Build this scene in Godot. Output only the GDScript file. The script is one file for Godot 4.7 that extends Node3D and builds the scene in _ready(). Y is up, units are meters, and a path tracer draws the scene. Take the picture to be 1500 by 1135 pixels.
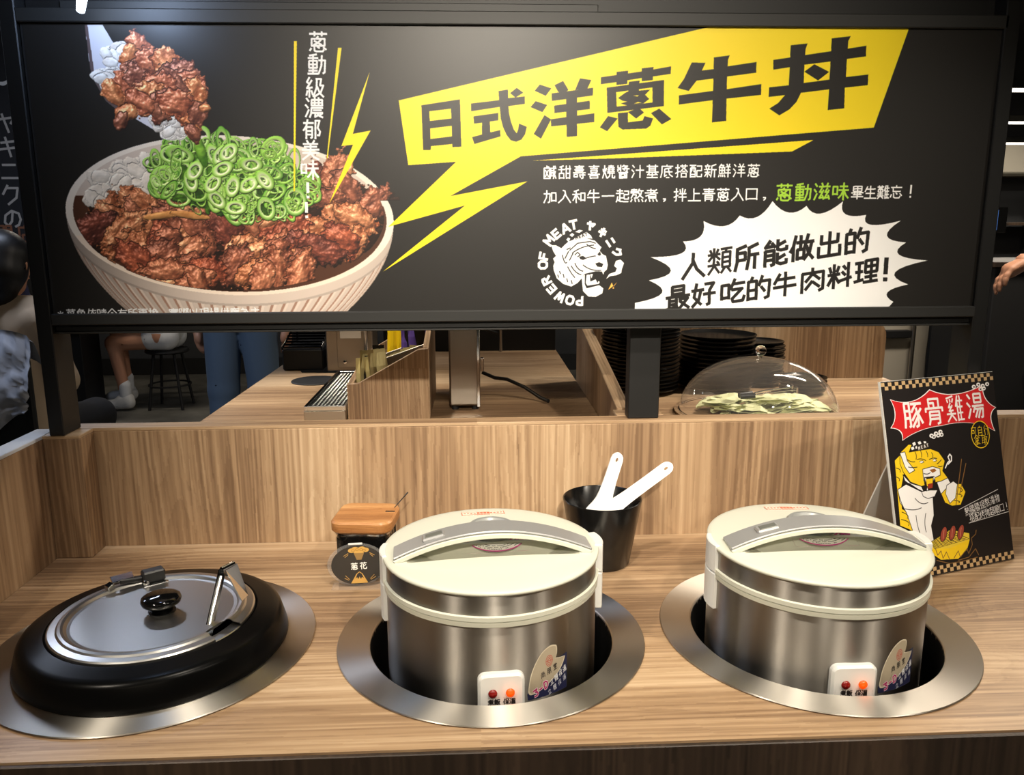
extends Node3D

var M := {}
var taken := {}
var GLYPH := {}

func _ready() -> void:
	# ---- camera, environment and large lights ----
	var cam := Camera3D.new()
	cam.name = "camera"
	add_child(cam)
	cam.position = Vector3(0, 1.40, 0)
	cam.rotation = Vector3(-0.199, -0.045, -0.004)
	cam.fov = rad_to_deg(2.0 * atan(567.5 / 1173.0))
	cam.near = 0.02
	cam.far = 60.0
	cam.current = true
	var we := WorldEnvironment.new()
	we.name = "world_environment"
	var en := Environment.new()
	en.background_mode = Environment.BG_COLOR
	en.background_color = Color(0.004, 0.004, 0.005)
	en.tonemap_mode = Environment.TONE_MAPPER_LINEAR
	en.tonemap_exposure = 1.0
	en.sdfgi_enabled = true
	en.ssao_enabled = true
	en.ssil_enabled = true
	we.environment = en
	add_child(we)
	make_materials()
	make_glyphs()
	# ---- lamps ----
	var warm := Color8(255, 243, 224)
	track_spot(Vector3(-1.15, 2.62, 0.15), Vector3(0.0, 0.9, -1.05), warm, 2.5, 21.0, "black track spotlight aimed from the left at the sauce counter")
	track_spot(Vector3(0.10, 2.38, 1.30), Vector3(0.14, 1.44, -1.3), warm, 6.0, 18.0, "black track spotlight aimed straight at the beef bowl sign")
	track_spot(Vector3(0.80, 2.62, 0.20), Vector3(0.2, 0.9, -1.05), warm, 1.9, 21.0, "black track spotlight aimed at the two rice cookers")
	track_spot(Vector3(1.75, 2.62, 0.10), Vector3(0.6, 0.9, -1.05), warm, 2.2, 21.0, "black track spotlight aimed from the right at the standing menu card")
	track_spot(Vector3(0.12, 2.62, -0.50), Vector3(0.08, 0.9, -1.12), warm, 1.8, 30.0, "black track spotlight hanging close above the rice cookers")
	track_spot(Vector3(-0.55, 2.62, -1.60), Vector3(-0.36, 1.0, -1.86), warm, 3.2, 17.0, "black track spotlight hanging over the drip tray end of the island")
	track_spot(Vector3(1.45, 2.62, -1.62), Vector3(0.72, 1.0, -1.85), warm, 3.4, 19.0, "black track spotlight hanging over the plates on the island")
	build_room()
	build_counter()
	build_sign()
	build_wells()
	build_cookers()
	build_soup_warmer()
	build_small_things()
	build_menu_card()
	build_island()
	build_hall()

# ------------------------------------------------------------------ helpers
func numbered(called: String) -> String:
	if not taken.has(called):
		taken[called] = 0
		return called
	taken[called] += 1
	return "%s_%03d" % [called, taken[called]]

func thing(called: String, label: String, category: String, at := Vector3.ZERO, group := "") -> Node3D:
	var o := Node3D.new()
	o.name = numbered(called)
	add_child(o)
	o.position = at
	tag(o, label, category, group)
	return o

func tag(o: Node, label: String, category: String, group := "") -> void:
	o.set_meta("label", label)
	o.set_meta("category", category)
	if group != "":
		o.set_meta("group", group)

func part(called: String, mesh: Mesh, mat: Material, parent: Node3D, at := Vector3.ZERO, rot := Vector3.ZERO) -> MeshInstance3D:
	var o := MeshInstance3D.new()
	o.name = called
	o.mesh = mesh
	o.material_override = mat
	o.position = at
	o.rotation = rot
	parent.add_child(o, true)
	return o

func single(called: String, mesh: Mesh, mat: Material, label: String, category: String, at := Vector3.ZERO, rot := Vector3.ZERO, group := "") -> MeshInstance3D:
	var o := part(numbered(called), mesh, mat, self, at, rot)
	tag(o, label, category, group)
	return o

func structure(called: String, mesh: Mesh, mat: Material, at := Vector3.ZERO, rot := Vector3.ZERO) -> MeshInstance3D:
	var o := part(numbered(called), mesh, mat, self, at, rot)
	o.set_meta("kind", "structure")
	return o

const NTH := ["first", "second", "third", "fourth", "fifth", "sixth", "seventh", "eighth", "ninth", "tenth", "eleventh", "twelfth", "thirteenth", "fourteenth", "fifteenth", "sixteenth", "seventeenth", "eighteenth", "nineteenth", "twentieth"]

func copy_of(o: Node3D, called: String, at: Vector3, rot: Vector3, label: String) -> Node3D:
	var c: Node3D = o.duplicate()
	c.name = numbered(called)
	add_child(c)
	c.position = at
	c.rotation = rot
	c.set_meta("label", label)
	return c

# ---- mesh helpers: tri() turns each face towards n
func begin() -> SurfaceTool:
	var st := SurfaceTool.new()
	st.begin(Mesh.PRIMITIVE_TRIANGLES)
	return st

func tri(st: SurfaceTool, a: Vector3, b: Vector3, c: Vector3, n: Vector3, ua := Vector2.ZERO, ub := Vector2.ZERO, uc := Vector2.ZERO) -> void:
	var g := (b - a).cross(c - a)
	if g.length_squared() < 1e-18:
		return
	var fn := g.normalized()
	if fn.dot(n) < 0.0:
		fn = -fn
	st.set_normal(fn)
	if g.dot(n) < 0.0:
		st.set_uv(ua); st.add_vertex(a)
		st.set_uv(ub); st.add_vertex(b)
		st.set_uv(uc); st.add_vertex(c)
	else:
		st.set_uv(ua); st.add_vertex(a)
		st.set_uv(uc); st.add_vertex(c)
		st.set_uv(ub); st.add_vertex(b)

func quad(st: SurfaceTool, a: Vector3, b: Vector3, c: Vector3, d: Vector3, n: Vector3) -> void:
	tri(st, a, b, c, n, Vector2(0, 0), Vector2(1, 0), Vector2(1, 1))
	tri(st, a, c, d, n, Vector2(0, 0), Vector2(1, 1), Vector2(0, 1))

# a box with chamfered edges added to st
func add_box(st: SurfaceTool, size: Vector3, at := Vector3.ZERO, c := 0.002, basis := Basis()) -> void:
	var h := size * 0.5
	c = minf(c, minf(h.x, minf(h.y, h.z)) * 0.9)
	var corner := func(s: Vector3, axis: int) -> Vector3:
		var p := Vector3(s.x * (h.x - c), s.y * (h.y - c), s.z * (h.z - c))
		p[axis] = s[axis] * h[axis]
		return at + basis * p
	var sg := [-1.0, 1.0]
	for axis in 3:
		var b := (axis + 1) % 3
		var d := (axis + 2) % 3
		for s in sg:
			var v: Array[Vector3] = []
			for q in [[-1.0, -1.0], [1.0, -1.0], [1.0, 1.0], [-1.0, 1.0]]:
				var w := Vector3.ZERO
				w[axis] = s; w[b] = q[0]; w[d] = q[1]
				v.append(corner.call(w, axis))
			var n := Vector3.ZERO
			n[axis] = s
			quad(st, v[0], v[1], v[2], v[3], basis * n)
		for s1 in sg:
			for s2 in sg:
				var w0 := Vector3.ZERO
				w0[b] = s1; w0[d] = s2; w0[axis] = -1.0
				var w1 := w0
				w1[axis] = 1.0
				var n2 := Vector3.ZERO
				n2[b] = s1; n2[d] = s2
				quad(st, corner.call(w0, b), corner.call(w1, b), corner.call(w1, d), corner.call(w0, d), basis * n2)
	for sx in sg:
		for sy in sg:
			for sz in sg:
				var w := Vector3(sx, sy, sz)
				tri(st, corner.call(w, 0), corner.call(w, 1), corner.call(w, 2), basis * w)

func box(size: Vector3, c := 0.002) -> ArrayMesh:
	var st := begin()
	add_box(st, size, Vector3.ZERO, c)
	return st.commit()

# a profile of (radius, height) points turned round the y axis; outer walls run upwards
func lathe(prof: Array, n := 64, smooth := 40.0, from := 0.0, to := TAU) -> ArrayMesh:
	var pos := PackedVector3Array()
	var nor := PackedVector3Array()
	var uvs := PackedVector2Array()
	var idx := PackedInt32Array()
	var m := prof.size()
	var sn: Array[Vector2] = []
	for i in m - 1:
		var d: Vector2 = prof[i + 1] - prof[i]
		sn.append(Vector2(d.y, -d.x).normalized())
	var run := 0.0
	for i in m - 1:
		var n0 := sn[i]
		var n1 := sn[i]
		if i > 0 and rad_to_deg(acos(clampf(sn[i].dot(sn[i - 1]), -1, 1))) < smooth:
			n0 = (sn[i] + sn[i - 1]).normalized()
		if i < m - 2 and rad_to_deg(acos(clampf(sn[i].dot(sn[i + 1]), -1, 1))) < smooth:
			n1 = (sn[i] + sn[i + 1]).normalized()
		var a: Vector2 = prof[i]
		var b: Vector2 = prof[i + 1]
		var base := pos.size()
		var run2 := run + a.distance_to(b)
		for k in n + 1:
			var t := from + (to - from) * k / n
			var cs := cos(t)
			var si := sin(t)
			pos.append(Vector3(a.x * cs, a.y, a.x * si)); nor.append(Vector3(n0.x * cs, n0.y, n0.x * si)); uvs.append(Vector2(float(k) / n, run))
			pos.append(Vector3(b.x * cs, b.y, b.x * si)); nor.append(Vector3(n1.x * cs, n1.y, n1.x * si)); uvs.append(Vector2(float(k) / n, run2))
		run = run2
		for k in n:
			var p := base + k * 2
			if a.x > 1e-6:
				idx.append_array([p, p + 2, p + 3])
			if b.x > 1e-6:
				idx.append_array([p, p + 3, p + 1])
	var arr := []
	arr.resize(Mesh.ARRAY_MAX)
	arr[Mesh.ARRAY_VERTEX] = pos
	arr[Mesh.ARRAY_NORMAL] = nor
	arr[Mesh.ARRAY_TEX_UV] = uvs
	arr[Mesh.ARRAY_INDEX] = idx
	var me := ArrayMesh.new()
	me.add_surface_from_arrays(Mesh.PRIMITIVE_TRIANGLES, arr)
	return me

# a tube along points; r is a number or one radius per point; flat squeezes it along the side axis
func add_tube(st: SurfaceTool, pts: Array, r, n := 10, flat := 1.0, up := Vector3.UP) -> void:
	var rings: Array = []
	var cnt := pts.size()
	var side := Vector3.ZERO
	for i in cnt:
		var d: Vector3 = (pts[mini(i + 1, cnt - 1)] - pts[maxi(i - 1, 0)]).normalized()
		if side == Vector3.ZERO:
			side = d.cross(up)
			if side.length() < 0.05:
				side = d.cross(Vector3(1, 0, 0.13))
		side = (side - d * side.dot(d)).normalized()
		var u := side.cross(d).normalized()
		var rr: float = r[i] if r is Array else r
		var ring: Array[Vector3] = []
		for k in n:
			var t := TAU * k / n
			ring.append(pts[i] + side * cos(t) * rr + u * sin(t) * rr * flat)
		rings.append(ring)
	for i in cnt - 1:
		var mid: Vector3 = (pts[i] + pts[i + 1]) * 0.5
		for k in n:
			var a: Vector3 = rings[i][k]
			var b: Vector3 = rings[i][(k + 1) % n]
			var c: Vector3 = rings[i + 1][(k + 1) % n]
			var d2: Vector3 = rings[i + 1][k]
			smooth_quad(st, a, b, c, d2, pts[i], pts[i + 1], mid)
	for e in [0, cnt - 1]:
		var out: Vector3 = (pts[0] - pts[1]) if e == 0 else (pts[cnt - 1] - pts[cnt - 2])
		for k in n:
			tri(st, pts[e], rings[e][k], rings[e][(k + 1) % n], out)

func smooth_quad(st: SurfaceTool, a: Vector3, b: Vector3, c: Vector3, d: Vector3, p0: Vector3, p1: Vector3, mid: Vector3) -> void:
	var out := (a + b + c + d) * 0.25 - mid
	var seq: Array = [[a, p0], [b, p0], [c, p1], [a, p0], [c, p1], [d, p1]]
	var g := (b - a).cross(c - a)
	if g.length_squared() < 1e-18:
		g = (c - a).cross(d - a)
	if g.dot(out) > 0.0:
		seq = [[a, p0], [c, p1], [b, p0], [a, p0], [d, p1], [c, p1]]
	for s in seq:
		st.set_normal((s[0] - s[1]).normalized())
		st.set_uv(Vector2.ZERO)
		st.add_vertex(s[0])

func tube(pts: Array, r, n := 10, flat := 1.0, up := Vector3.UP) -> ArrayMesh:
	var st := begin()
	add_tube(st, pts, r, n, flat, up)
	return st.commit()

# a flat outline in x and y given a thickness along z; uv spans the outline's box; c chamfers the front and back edge
func add_slab(st: SurfaceTool, poly: PackedVector2Array, depth: float, c := 0.0, basis := Basis(), at := Vector3.ZERO) -> void:
	if Geometry2D.is_polygon_clockwise(poly):
		poly = poly.duplicate()
		poly.reverse()
	var inner := poly
	if c > 0.0:
		var off := Geometry2D.offset_polygon(poly, -c, Geometry2D.JOIN_MITER)
		if off.size() == 1 and off[0].size() == poly.size():
			inner = off[0]
			# match the start vertex
			var best := 0
			for k in inner.size():
				if inner[k].distance_squared_to(poly[0]) < inner[best].distance_squared_to(poly[0]):
					best = k
			var turned := PackedVector2Array()
			for k in inner.size():
				turned.append(inner[(k + best) % inner.size()])
			inner = turned
			if Geometry2D.is_polygon_clockwise(inner) != Geometry2D.is_polygon_clockwise(poly):
				inner = poly
				c = 0.0
		else:
			c = 0.0
	var lo := poly[0]
	var hi := poly[0]
	for p in poly:
		lo = lo.min(p)
		hi = hi.max(p)
	var ext := (hi - lo).max(Vector2(1e-6, 1e-6))
	var z := depth * 0.5
	var ids := Geometry2D.triangulate_polygon(inner)
	for s in [1.0, -1.0]:
		for k in range(0, ids.size(), 3):
			var v: Array[Vector3] = []
			var u: Array[Vector2] = []
			for j in 3:
				var p := inner[ids[k + j]]
				v.append(at + basis * Vector3(p.x, p.y, z * s))
				u.append(Vector2((p.x - lo.x) / ext.x, 1.0 - (p.y - lo.y) / ext.y))
			tri(st, v[0], v[1], v[2], basis * Vector3(0, 0, s), u[0], u[1], u[2])
	var m := poly.size()
	for k in m:
		var a := poly[k]
		var b := poly[(k + 1) % m]
		var n2 := Vector3(b.y - a.y, a.x - b.x, 0)
		quad(st, at + basis * Vector3(a.x, a.y, z - c), at + basis * Vector3(b.x, b.y, z - c), at + basis * Vector3(b.x, b.y, -z + c), at + basis * Vector3(a.x, a.y, -z + c), basis * n2)
		if c > 0.0:
			var ai := inner[k]
			var bi := inner[(k + 1) % m]
			for s in [1.0, -1.0]:
				quad(st, at + basis * Vector3(a.x, a.y, s * (z - c)), at + basis * Vector3(b.x, b.y, s * (z - c)), at + basis * Vector3(bi.x, bi.y, s * z), at + basis * Vector3(ai.x, ai.y, s * z), basis * (n2.normalized() + Vector3(0, 0, s)))

func slab(poly: PackedVector2Array, depth: float, c := 0.0) -> ArrayMesh:
	var st := begin()
	add_slab(st, poly, depth, c)
	return st.commit()

func round_rect(w: float, h: float, r: float, seg := 5) -> PackedVector2Array:
	var out := PackedVector2Array()
	for q in 4:
		var cx := (w * 0.5 - r) * (1.0 if q == 0 or q == 3 else -1.0)
		var cy := (h * 0.5 - r) * (1.0 if q < 2 else -1.0)
		for k in seg + 1:
			var t := PI * 0.5 * (q + float(k) / seg)
			out.append(Vector2(cx + r * cos(t), cy + r * sin(t)))
	return out

func ellipse(a: float, b: float, n := 40) -> PackedVector2Array:
	var out := PackedVector2Array()
	for k in n:
		out.append(Vector2(a * cos(TAU * k / n), b * sin(TAU * k / n)))
	return out

func nums(s: String) -> PackedVector2Array:
	var f := s.split_floats(" ", false)
	var out := PackedVector2Array()
	for k in range(0, f.size() - 1, 2):
		out.append(Vector2(f[k], f[k + 1]))
	return out

# smoothly joined tapered bones meshed as one skin: each bone is [from, to, radius, radius]
func skin(bones: Array, cell: float, k := 0.03) -> ArrayMesh:
	var lo := Vector3(1e9, 1e9, 1e9)
	var hi := -lo
	for b in bones:
		var r := maxf(b[2], b[3]) + k + cell * 2.0
		var e := Vector3(r, r, r)
		lo = lo.min(b[0] - e).min(b[1] - e)
		hi = hi.max(b[0] + e).max(b[1] + e)
	var nx := int((hi.x - lo.x) / cell) + 2
	var ny := int((hi.y - lo.y) / cell) + 2
	var nz := int((hi.z - lo.z) / cell) + 2
	var f := PackedFloat32Array()
	f.resize(nx * ny * nz)
	f.fill(10.0)
	for b in bones:
		var a: Vector3 = b[0]
		var d: Vector3 = b[1] - a
		var dd := maxf(d.length_squared(), 1e-9)
		var r := maxf(b[2], b[3]) + k + cell * 2.0
		var e := Vector3(r, r, r)
		var p0: Vector3 = (a.min(b[1]) - e - lo) / cell
		var p1: Vector3 = (a.max(b[1]) + e - lo) / cell
		var ra: float = b[2]
		var rb: float = b[3]
		for z in range(maxi(int(p0.z), 0), mini(int(p1.z) + 1, nz)):
			for y in range(maxi(int(p0.y), 0), mini(int(p1.y) + 1, ny)):
				var at := (z * ny + y) * nx
				for x in range(maxi(int(p0.x), 0), mini(int(p1.x) + 1, nx)):
					var q := lo + Vector3(x, y, z) * cell - a
					var t := clampf(q.dot(d) / dd, 0.0, 1.0)
					var v := (q - d * t).length() - ra - (rb - ra) * t
					var o := f[at + x]
					if o > 5.0:
						f[at + x] = v
					else:
						var h := maxf(k - absf(o - v), 0.0) / k
						f[at + x] = minf(o, v) - h * h * k * 0.25
	var vid := PackedInt32Array()
	vid.resize(nx * ny * nz)
	vid.fill(-1)
	var pos := PackedVector3Array()
	var off := [0, 1, nx, nx + 1, nx * ny, nx * ny + 1, nx * ny + nx, nx * ny + nx + 1]
	var edges := [[0, 1], [2, 3], [4, 5], [6, 7], [0, 2], [1, 3], [4, 6], [5, 7], [0, 4], [1, 5], [2, 6], [3, 7]]
	for z in nz - 1:
		for y in ny - 1:
			for x in nx - 1:
				var i := (z * ny + y) * nx + x
				if f[i] > cell * 2.0 or f[i] < -cell * 2.0:
					continue
				var m := 0
				for c in 8:
					if f[i + off[c]] < 0.0:
						m |= 1 << c
				if m == 0 or m == 255:
					continue
				var sum := Vector3.ZERO
				var cnt := 0
				for ed in edges:
					var v0 := f[i + off[ed[0]]]
					var v1 := f[i + off[ed[1]]]
					if (v0 < 0.0) != (v1 < 0.0):
						var t := v0 / (v0 - v1)
						var c0 := Vector3(ed[0] & 1, (ed[0] >> 1) & 1, (ed[0] >> 2) & 1)
						var c1 := Vector3(ed[1] & 1, (ed[1] >> 1) & 1, (ed[1] >> 2) & 1)
						sum += c0.lerp(c1, t)
						cnt += 1
				vid[i] = pos.size()
				pos.append(lo + (Vector3(x, y, z) + sum / cnt) * cell)
	var idx := PackedInt32Array()
	var nor := PackedVector3Array()
	nor.resize(pos.size())
	var sx := 1
	var sy := nx
	var sz := nx * ny
	for z in range(1, nz - 1):
		for y in range(1, ny - 1):
			for x in range(1, nx - 1):
				var i := (z * ny + y) * nx + x
				if vid[i] < 0 and vid[i - sx] < 0 and vid[i - sy] < 0 and vid[i - sz] < 0:
					continue
				var inside := f[i] < 0.0
				for ax in 3:
					var st: int = [sx, sy, sz][ax]
					if (f[i + st] < 0.0) == inside:
						continue
					var u: int = [sy, sz, sx][ax]
					var w: int = [sz, sx, sy][ax]
					var a := vid[i]
					var b := vid[i - u]
					var c := vid[i - u - w]
					var d := vid[i - w]
					if a < 0 or b < 0 or c < 0 or d < 0:
						continue
					var q := [a, b, c, d]
					if not inside:
						q = [a, d, c, b]
					var fn := -(pos[q[1]] - pos[q[0]]).cross(pos[q[2]] - pos[q[0]])
					var outward := Vector3.ZERO
					outward[ax] = 1.0 if inside else -1.0
					if fn.dot(outward) < 0.0:
						q.reverse()
						fn = -fn
					for v in q:
						nor[v] += fn
					idx.append_array([q[0], q[1], q[2], q[0], q[2], q[3]])
	for v in nor.size():
		nor[v] = nor[v].normalized()
	var arr := []
	arr.resize(Mesh.ARRAY_MAX)
	arr[Mesh.ARRAY_VERTEX] = pos
	arr[Mesh.ARRAY_NORMAL] = nor
	arr[Mesh.ARRAY_INDEX] = idx
	var me := ArrayMesh.new()
	me.add_surface_from_arrays(Mesh.PRIMITIVE_TRIANGLES, arr)
	return me

# ------------------------------------------------------------------ materials
func plain(called: String, c: Color, rough := 0.6, metal := 0.0) -> StandardMaterial3D:
	var m := StandardMaterial3D.new()
	m.resource_name = called
	m.albedo_color = c
	m.roughness = rough
	m.metallic = metal
	M[called] = m
	return m

func noise(seed_: int, freq: float, oct := 3) -> FastNoiseLite:
	var n := FastNoiseLite.new()
	n.seed = seed_
	n.frequency = freq
	n.noise_type = FastNoiseLite.TYPE_SIMPLEX_SMOOTH
	n.fractal_octaves = oct
	return n

# laminate with a long straight grain: along picks the direction of the grain (0 across u, 1 along v)
func wood_image(seed_: int, along: int, dark: Color, mid: Color, light: Color, w := 1024, bold := 1.0) -> ImageTexture:
	var sheets: Array = []
	# slow figure, growth lines, broad boards, pores: each a noise stretched along the grain
	for q in [[0.030, 3, 9, 150, 0], [0.16, 3, 13, 1024, 7], [0.07, 2, 3, 72, 13], [0.40, 1, 36, 1024, 31]]:
		var n := noise(seed_ + q[4], q[0], q[1]).get_seamless_image(q[2], q[3])
		n.resize(w, w, Image.INTERPOLATE_CUBIC)
		n.convert(Image.FORMAT_L8)
		sheets.append(n.get_data())
	var a: PackedByteArray = sheets[0]
	var b: PackedByteArray = sheets[1]
	var c: PackedByteArray = sheets[2]
	var p: PackedByteArray = sheets[3]
	var out := PackedByteArray()
	out.resize(w * w * 3)
	var ramp := PackedByteArray()
	ramp.resize(768)
	for k in 256:
		var t := k / 255.0
		var col := dark.lerp(mid, t * 2.0) if t < 0.5 else mid.lerp(light, t * 2.0 - 1.0)
		ramp[k * 3] = int(col.r * 255)
		ramp[k * 3 + 1] = int(col.g * 255)
		ramp[k * 3 + 2] = int(col.b * 255)
	var wave := PackedFloat32Array()
	wave.resize(256)
	for k in 256:
		var f := k / 256.0
		wave[k] = pow(f, 2.5) - 0.3   # growth line: slow rise, sudden end
	for y in w:
		for x in w:
			var i := y * w + x
			var shift := (a[i] - 128) / 6
			var j := ((y + shift + w) % w) * w + x
			var ring := wave[(y * 9 + a[i] * 17) & 255]
			var v := int(128 + bold * ((c[i] - 128) * 0.75 + (a[i] - 128) * 0.35 + (b[j] - 128) * 0.70 - ring * 30.0))
			if p[j] > 186:
				v -= (p[j] - 186)
			v = clampi(v, 0, 255) * 3
			var o := i * 3 if along == 0 else (x * w + y) * 3
			out[o] = ramp[v]
			out[o + 1] = ramp[v + 1]
			out[o + 2] = ramp[v + 2]
	return ImageTexture.create_from_image(Image.create_from_data(w, w, false, Image.FORMAT_RGB8, out))

func wooden(called: String, tex: Texture2D, scale: float, tint := Color.WHITE, rough := 0.42, offset := Vector3.ZERO) -> StandardMaterial3D:
	var m := plain(called, tint, rough)
	m.albedo_texture = tex
	m.uv1_triplanar = true
	m.uv1_world_triplanar = true
	m.uv1_scale = Vector3.ONE * scale
	m.uv1_offset = offset
	m.uv1_triplanar_sharpness = 8.0
	return m

func make_materials() -> void:
	var dark := Color8(122, 95, 70)
	var mid := Color8(172, 142, 109)
	var light := Color8(208, 181, 148)
	var wh := wood_image(3, 0, dark, mid, light)
	var wv := wood_image(11, 1, dark, mid, light)
	wooden("worktop_wood", wh, 0.8, Color.WHITE, 0.38)
	wooden("panel_wood", wv, 0.62, Color.WHITE, 0.5, Vector3(0.31, 0, 0.2))
	wooden("edge_wood", wh, 0.8, Color.WHITE, 0.45, Vector3(0, 0.3, 0.6))
	wooden("island_wood", wh, 0.7, Color.WHITE, 0.42, Vector3(0.4, 0.1, 0.35))
	wooden("rack_wood", wv, 0.9, Color.WHITE, 0.5, Vector3(0.1, 0, 0.7))
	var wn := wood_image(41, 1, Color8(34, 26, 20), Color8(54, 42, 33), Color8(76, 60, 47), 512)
	wooden("shade_and_dark_wood", wn, 0.7, Color.WHITE, 0.5, Vector3(0.6, 0.2, 0))  # dark wood; on the counter front its darkness stands in for shade
	var ww := wood_image(23, 0, Color8(138, 88, 46), Color8(180, 124, 72), Color8(212, 164, 110), 512)
	wooden("acacia_wood", ww, 5.0, Color.WHITE, 0.4, Vector3(0.2, 0.4, 0.1))
	var steel := plain("brushed_steel", Color8(160, 155, 148), 0.38, 1.0)
	steel.anisotropy_enabled = true
	steel.anisotropy = -1.0
	var steel2 := plain("rim_steel", Color8(200, 195, 186), 0.44, 1.0)
	steel2.anisotropy_enabled = true
	steel2.anisotropy = -0.95
	plain("lid_steel", Color8(190, 188, 184), 0.32, 1.0)
	plain("chrome", Color8(215, 215, 215), 0.12, 1.0)
	plain("grid_steel", Color8(96, 97, 94), 0.3, 1.0)
	plain("sheet_steel", Color8(178, 170, 158), 0.35, 1.0)
	plain("cream_plastic", Color8(208, 209, 194), 0.32)
	plain("gasket_plastic", Color8(196, 196, 180), 0.4)
	plain("white_plastic", Color8(218, 218, 214), 0.35)
	plain("paddle_plastic", Color8(246, 246, 244), 0.4)
	plain("silver_plastic", Color8(160, 160, 160), 0.38, 0.35)
	plain("dark_button", Color8(120, 122, 116), 0.3, 0.3)
	plain("vent_plastic", Color8(150, 152, 150), 0.35, 0.2)
	var be := plain("black_enamel", Color8(8, 8, 8), 0.28)
	be.metallic_specular = 0.22
	plain("black_gloss", Color8(10, 10, 10), 0.08)
	plain("black_glaze", Color8(16, 16, 16), 0.22)
	plain("black_matte", Color8(16, 16, 17), 0.62)
	plain("black_plastic", Color8(20, 20, 20), 0.4)
	plain("frame_black", Color8(13, 13, 13), 0.5)
	plain("beam_black", Color8(34, 34, 33), 0.5)
	plain("liner_black", Color8(12, 12, 12), 0.5)
	plain("jar_black", Color8(14, 14, 14), 0.16)
	plain("white_edge", Color8(225, 228, 232), 0.5)
	plain("paper", Color8(222, 216, 205), 0.8)
	plain("red_lamp_off", Color8(120, 18, 14), 0.2)
	var on := plain("orange_lamp_on", Color8(200, 70, 10), 0.25)
	on.emission_enabled = true
	on.emission = Color8(255, 84, 6)
	on.emission_energy_multiplier = 0.7
	var glass := plain("clear_glass", Color(1, 1, 1, 0.04), 0.03)
	glass.transparency = BaseMaterial3D.TRANSPARENCY_ALPHA
	var acr := plain("clear_acrylic", Color(1, 1, 1, 0.06), 0.05)
	acr.transparency = BaseMaterial3D.TRANSPARENCY_ALPHA
	var crystal := plain("solid_glass", Color(1, 1, 1, 0.0), 0.02)
	crystal.refraction_enabled = true
	crystal.refraction_scale = 0.05
	plain("pale_leaf", Color8(206, 208, 160), 0.55)
	plain("gold_foil", Color8(226, 210, 150), 0.45, 0.0)
	plain("yellow_foil", Color8(246, 204, 20), 0.4, 0.0)
	plain("purple_foil", Color8(104, 80, 160), 0.35, 0.1)
	plain("dark_foil", Color8(40, 34, 26), 0.35, 0.4)
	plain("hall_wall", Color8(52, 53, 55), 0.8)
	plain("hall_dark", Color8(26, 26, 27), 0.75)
	plain("hall_ceiling", Color8(24, 24, 25), 0.9)
	plain("hall_panel", Color8(188, 180, 164), 0.7)
	plain("skirting", Color8(18, 18, 18), 0.6)
	var fl := plain("hall_floor", Color8(120, 118, 112), 0.55)
	var nt := noise(5, 0.012, 5)
	var tx := NoiseTexture2D.new()
	tx.noise = nt
	tx.width = 512
	tx.height = 512
	tx.seamless = true
	var gr := Gradient.new()
	gr.set_color(0, Color(0.55, 0.55, 0.54))
	gr.set_color(1, Color(1, 1, 0.98))
	tx.color_ramp = gr
	fl.albedo_texture = tx
	fl.uv1_triplanar = true
	fl.uv1_world_triplanar = true
	fl.uv1_scale = Vector3.ONE * 0.35
	plain("skin", Color8(196, 142, 112), 0.55)
	plain("hair", Color8(16, 14, 14), 0.45)
	plain("denim", Color8(84, 102, 122), 0.85)
	plain("beige_knit", Color8(176, 156, 132), 0.9)
	plain("grey_cloth", Color8(176, 180, 190), 0.9)
	plain("white_cloth", Color8(222, 224, 226), 0.9)
	plain("navy_cloth", Color8(34, 40, 74), 0.9)
	plain("black_cloth", Color8(18, 18, 20), 0.9)
	plain("white_shoe", Color8(215, 215, 212), 0.6)
	var glow := plain("strip_glow", Color8(255, 250, 240), 0.5)
	glow.emission_enabled = true
	glow.emission = Color8(255, 246, 232)
	glow.emission_energy_multiplier = 5.0
	var spot := plain("spot_glow", Color8(255, 240, 215), 0.5)
	spot.emission_enabled = true
	spot.emission = Color8(255, 226, 180)
	spot.emission_energy_multiplier = 12.0
	var scr := plain("blue_screen", Color8(20, 30, 60), 0.3)
	scr.emission_enabled = true
	scr.emission = Color8(90, 140, 220)
	scr.emission_energy_multiplier = 1.0
	var tg := plain("tube_glow", Color8(235, 245, 255), 0.5)
	tg.emission_enabled = true
	tg.emission = Color8(215, 232, 255)
	tg.emission_energy_multiplier = 4.0
	plain("purple_print", Color8(72, 70, 112), 0.5)

# ------------------------------------------------------------------ lamps
func track_spot(at: Vector3, aim: Vector3, colour: Color, energy: float, angle: float, label: String) -> void:
	var t := thing("track_spotlight", label, "spotlight", at, "track spotlights over the counter")
	var dir := (aim - at).normalized()
	var b := Basis.looking_at(dir, Vector3.UP if absf(dir.y) < 0.95 else Vector3.FORWARD)
	# the can points along its local -z
	var turn := b * Basis(Vector3(1, 0, 0), -PI / 2.0)
	var can := part("can", lathe([Vector2(0.03, -0.06), Vector2(0.042, -0.06), Vector2(0.042, 0.075), Vector2(0.036, 0.075), Vector2(0.034, 0.05)], 24), M["beam_black"], t)
	can.basis = turn
	var lens := part("lens", lathe([Vector2(0.034, 0.05), Vector2(0.0, 0.052)], 24), M["spot_glow"], t)
	lens.basis = turn
	part("stem", tube([Vector3(0, 0.03, 0), Vector3(0, 2.98 - at.y, 0)], 0.008, 8), M["beam_black"], t)
	var l := SpotLight3D.new()
	l.name = "spot_lamp"
	l.light_color = colour
	l.light_energy = energy
	l.light_size = 0.035
	l.spot_angle = angle
	l.spot_angle_attenuation = 0.9
	l.spot_range = 12.0
	l.spot_attenuation = 2.0
	l.shadow_enabled = true
	t.add_child(l)
	l.basis = b
	l.position = dir * 0.085

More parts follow.
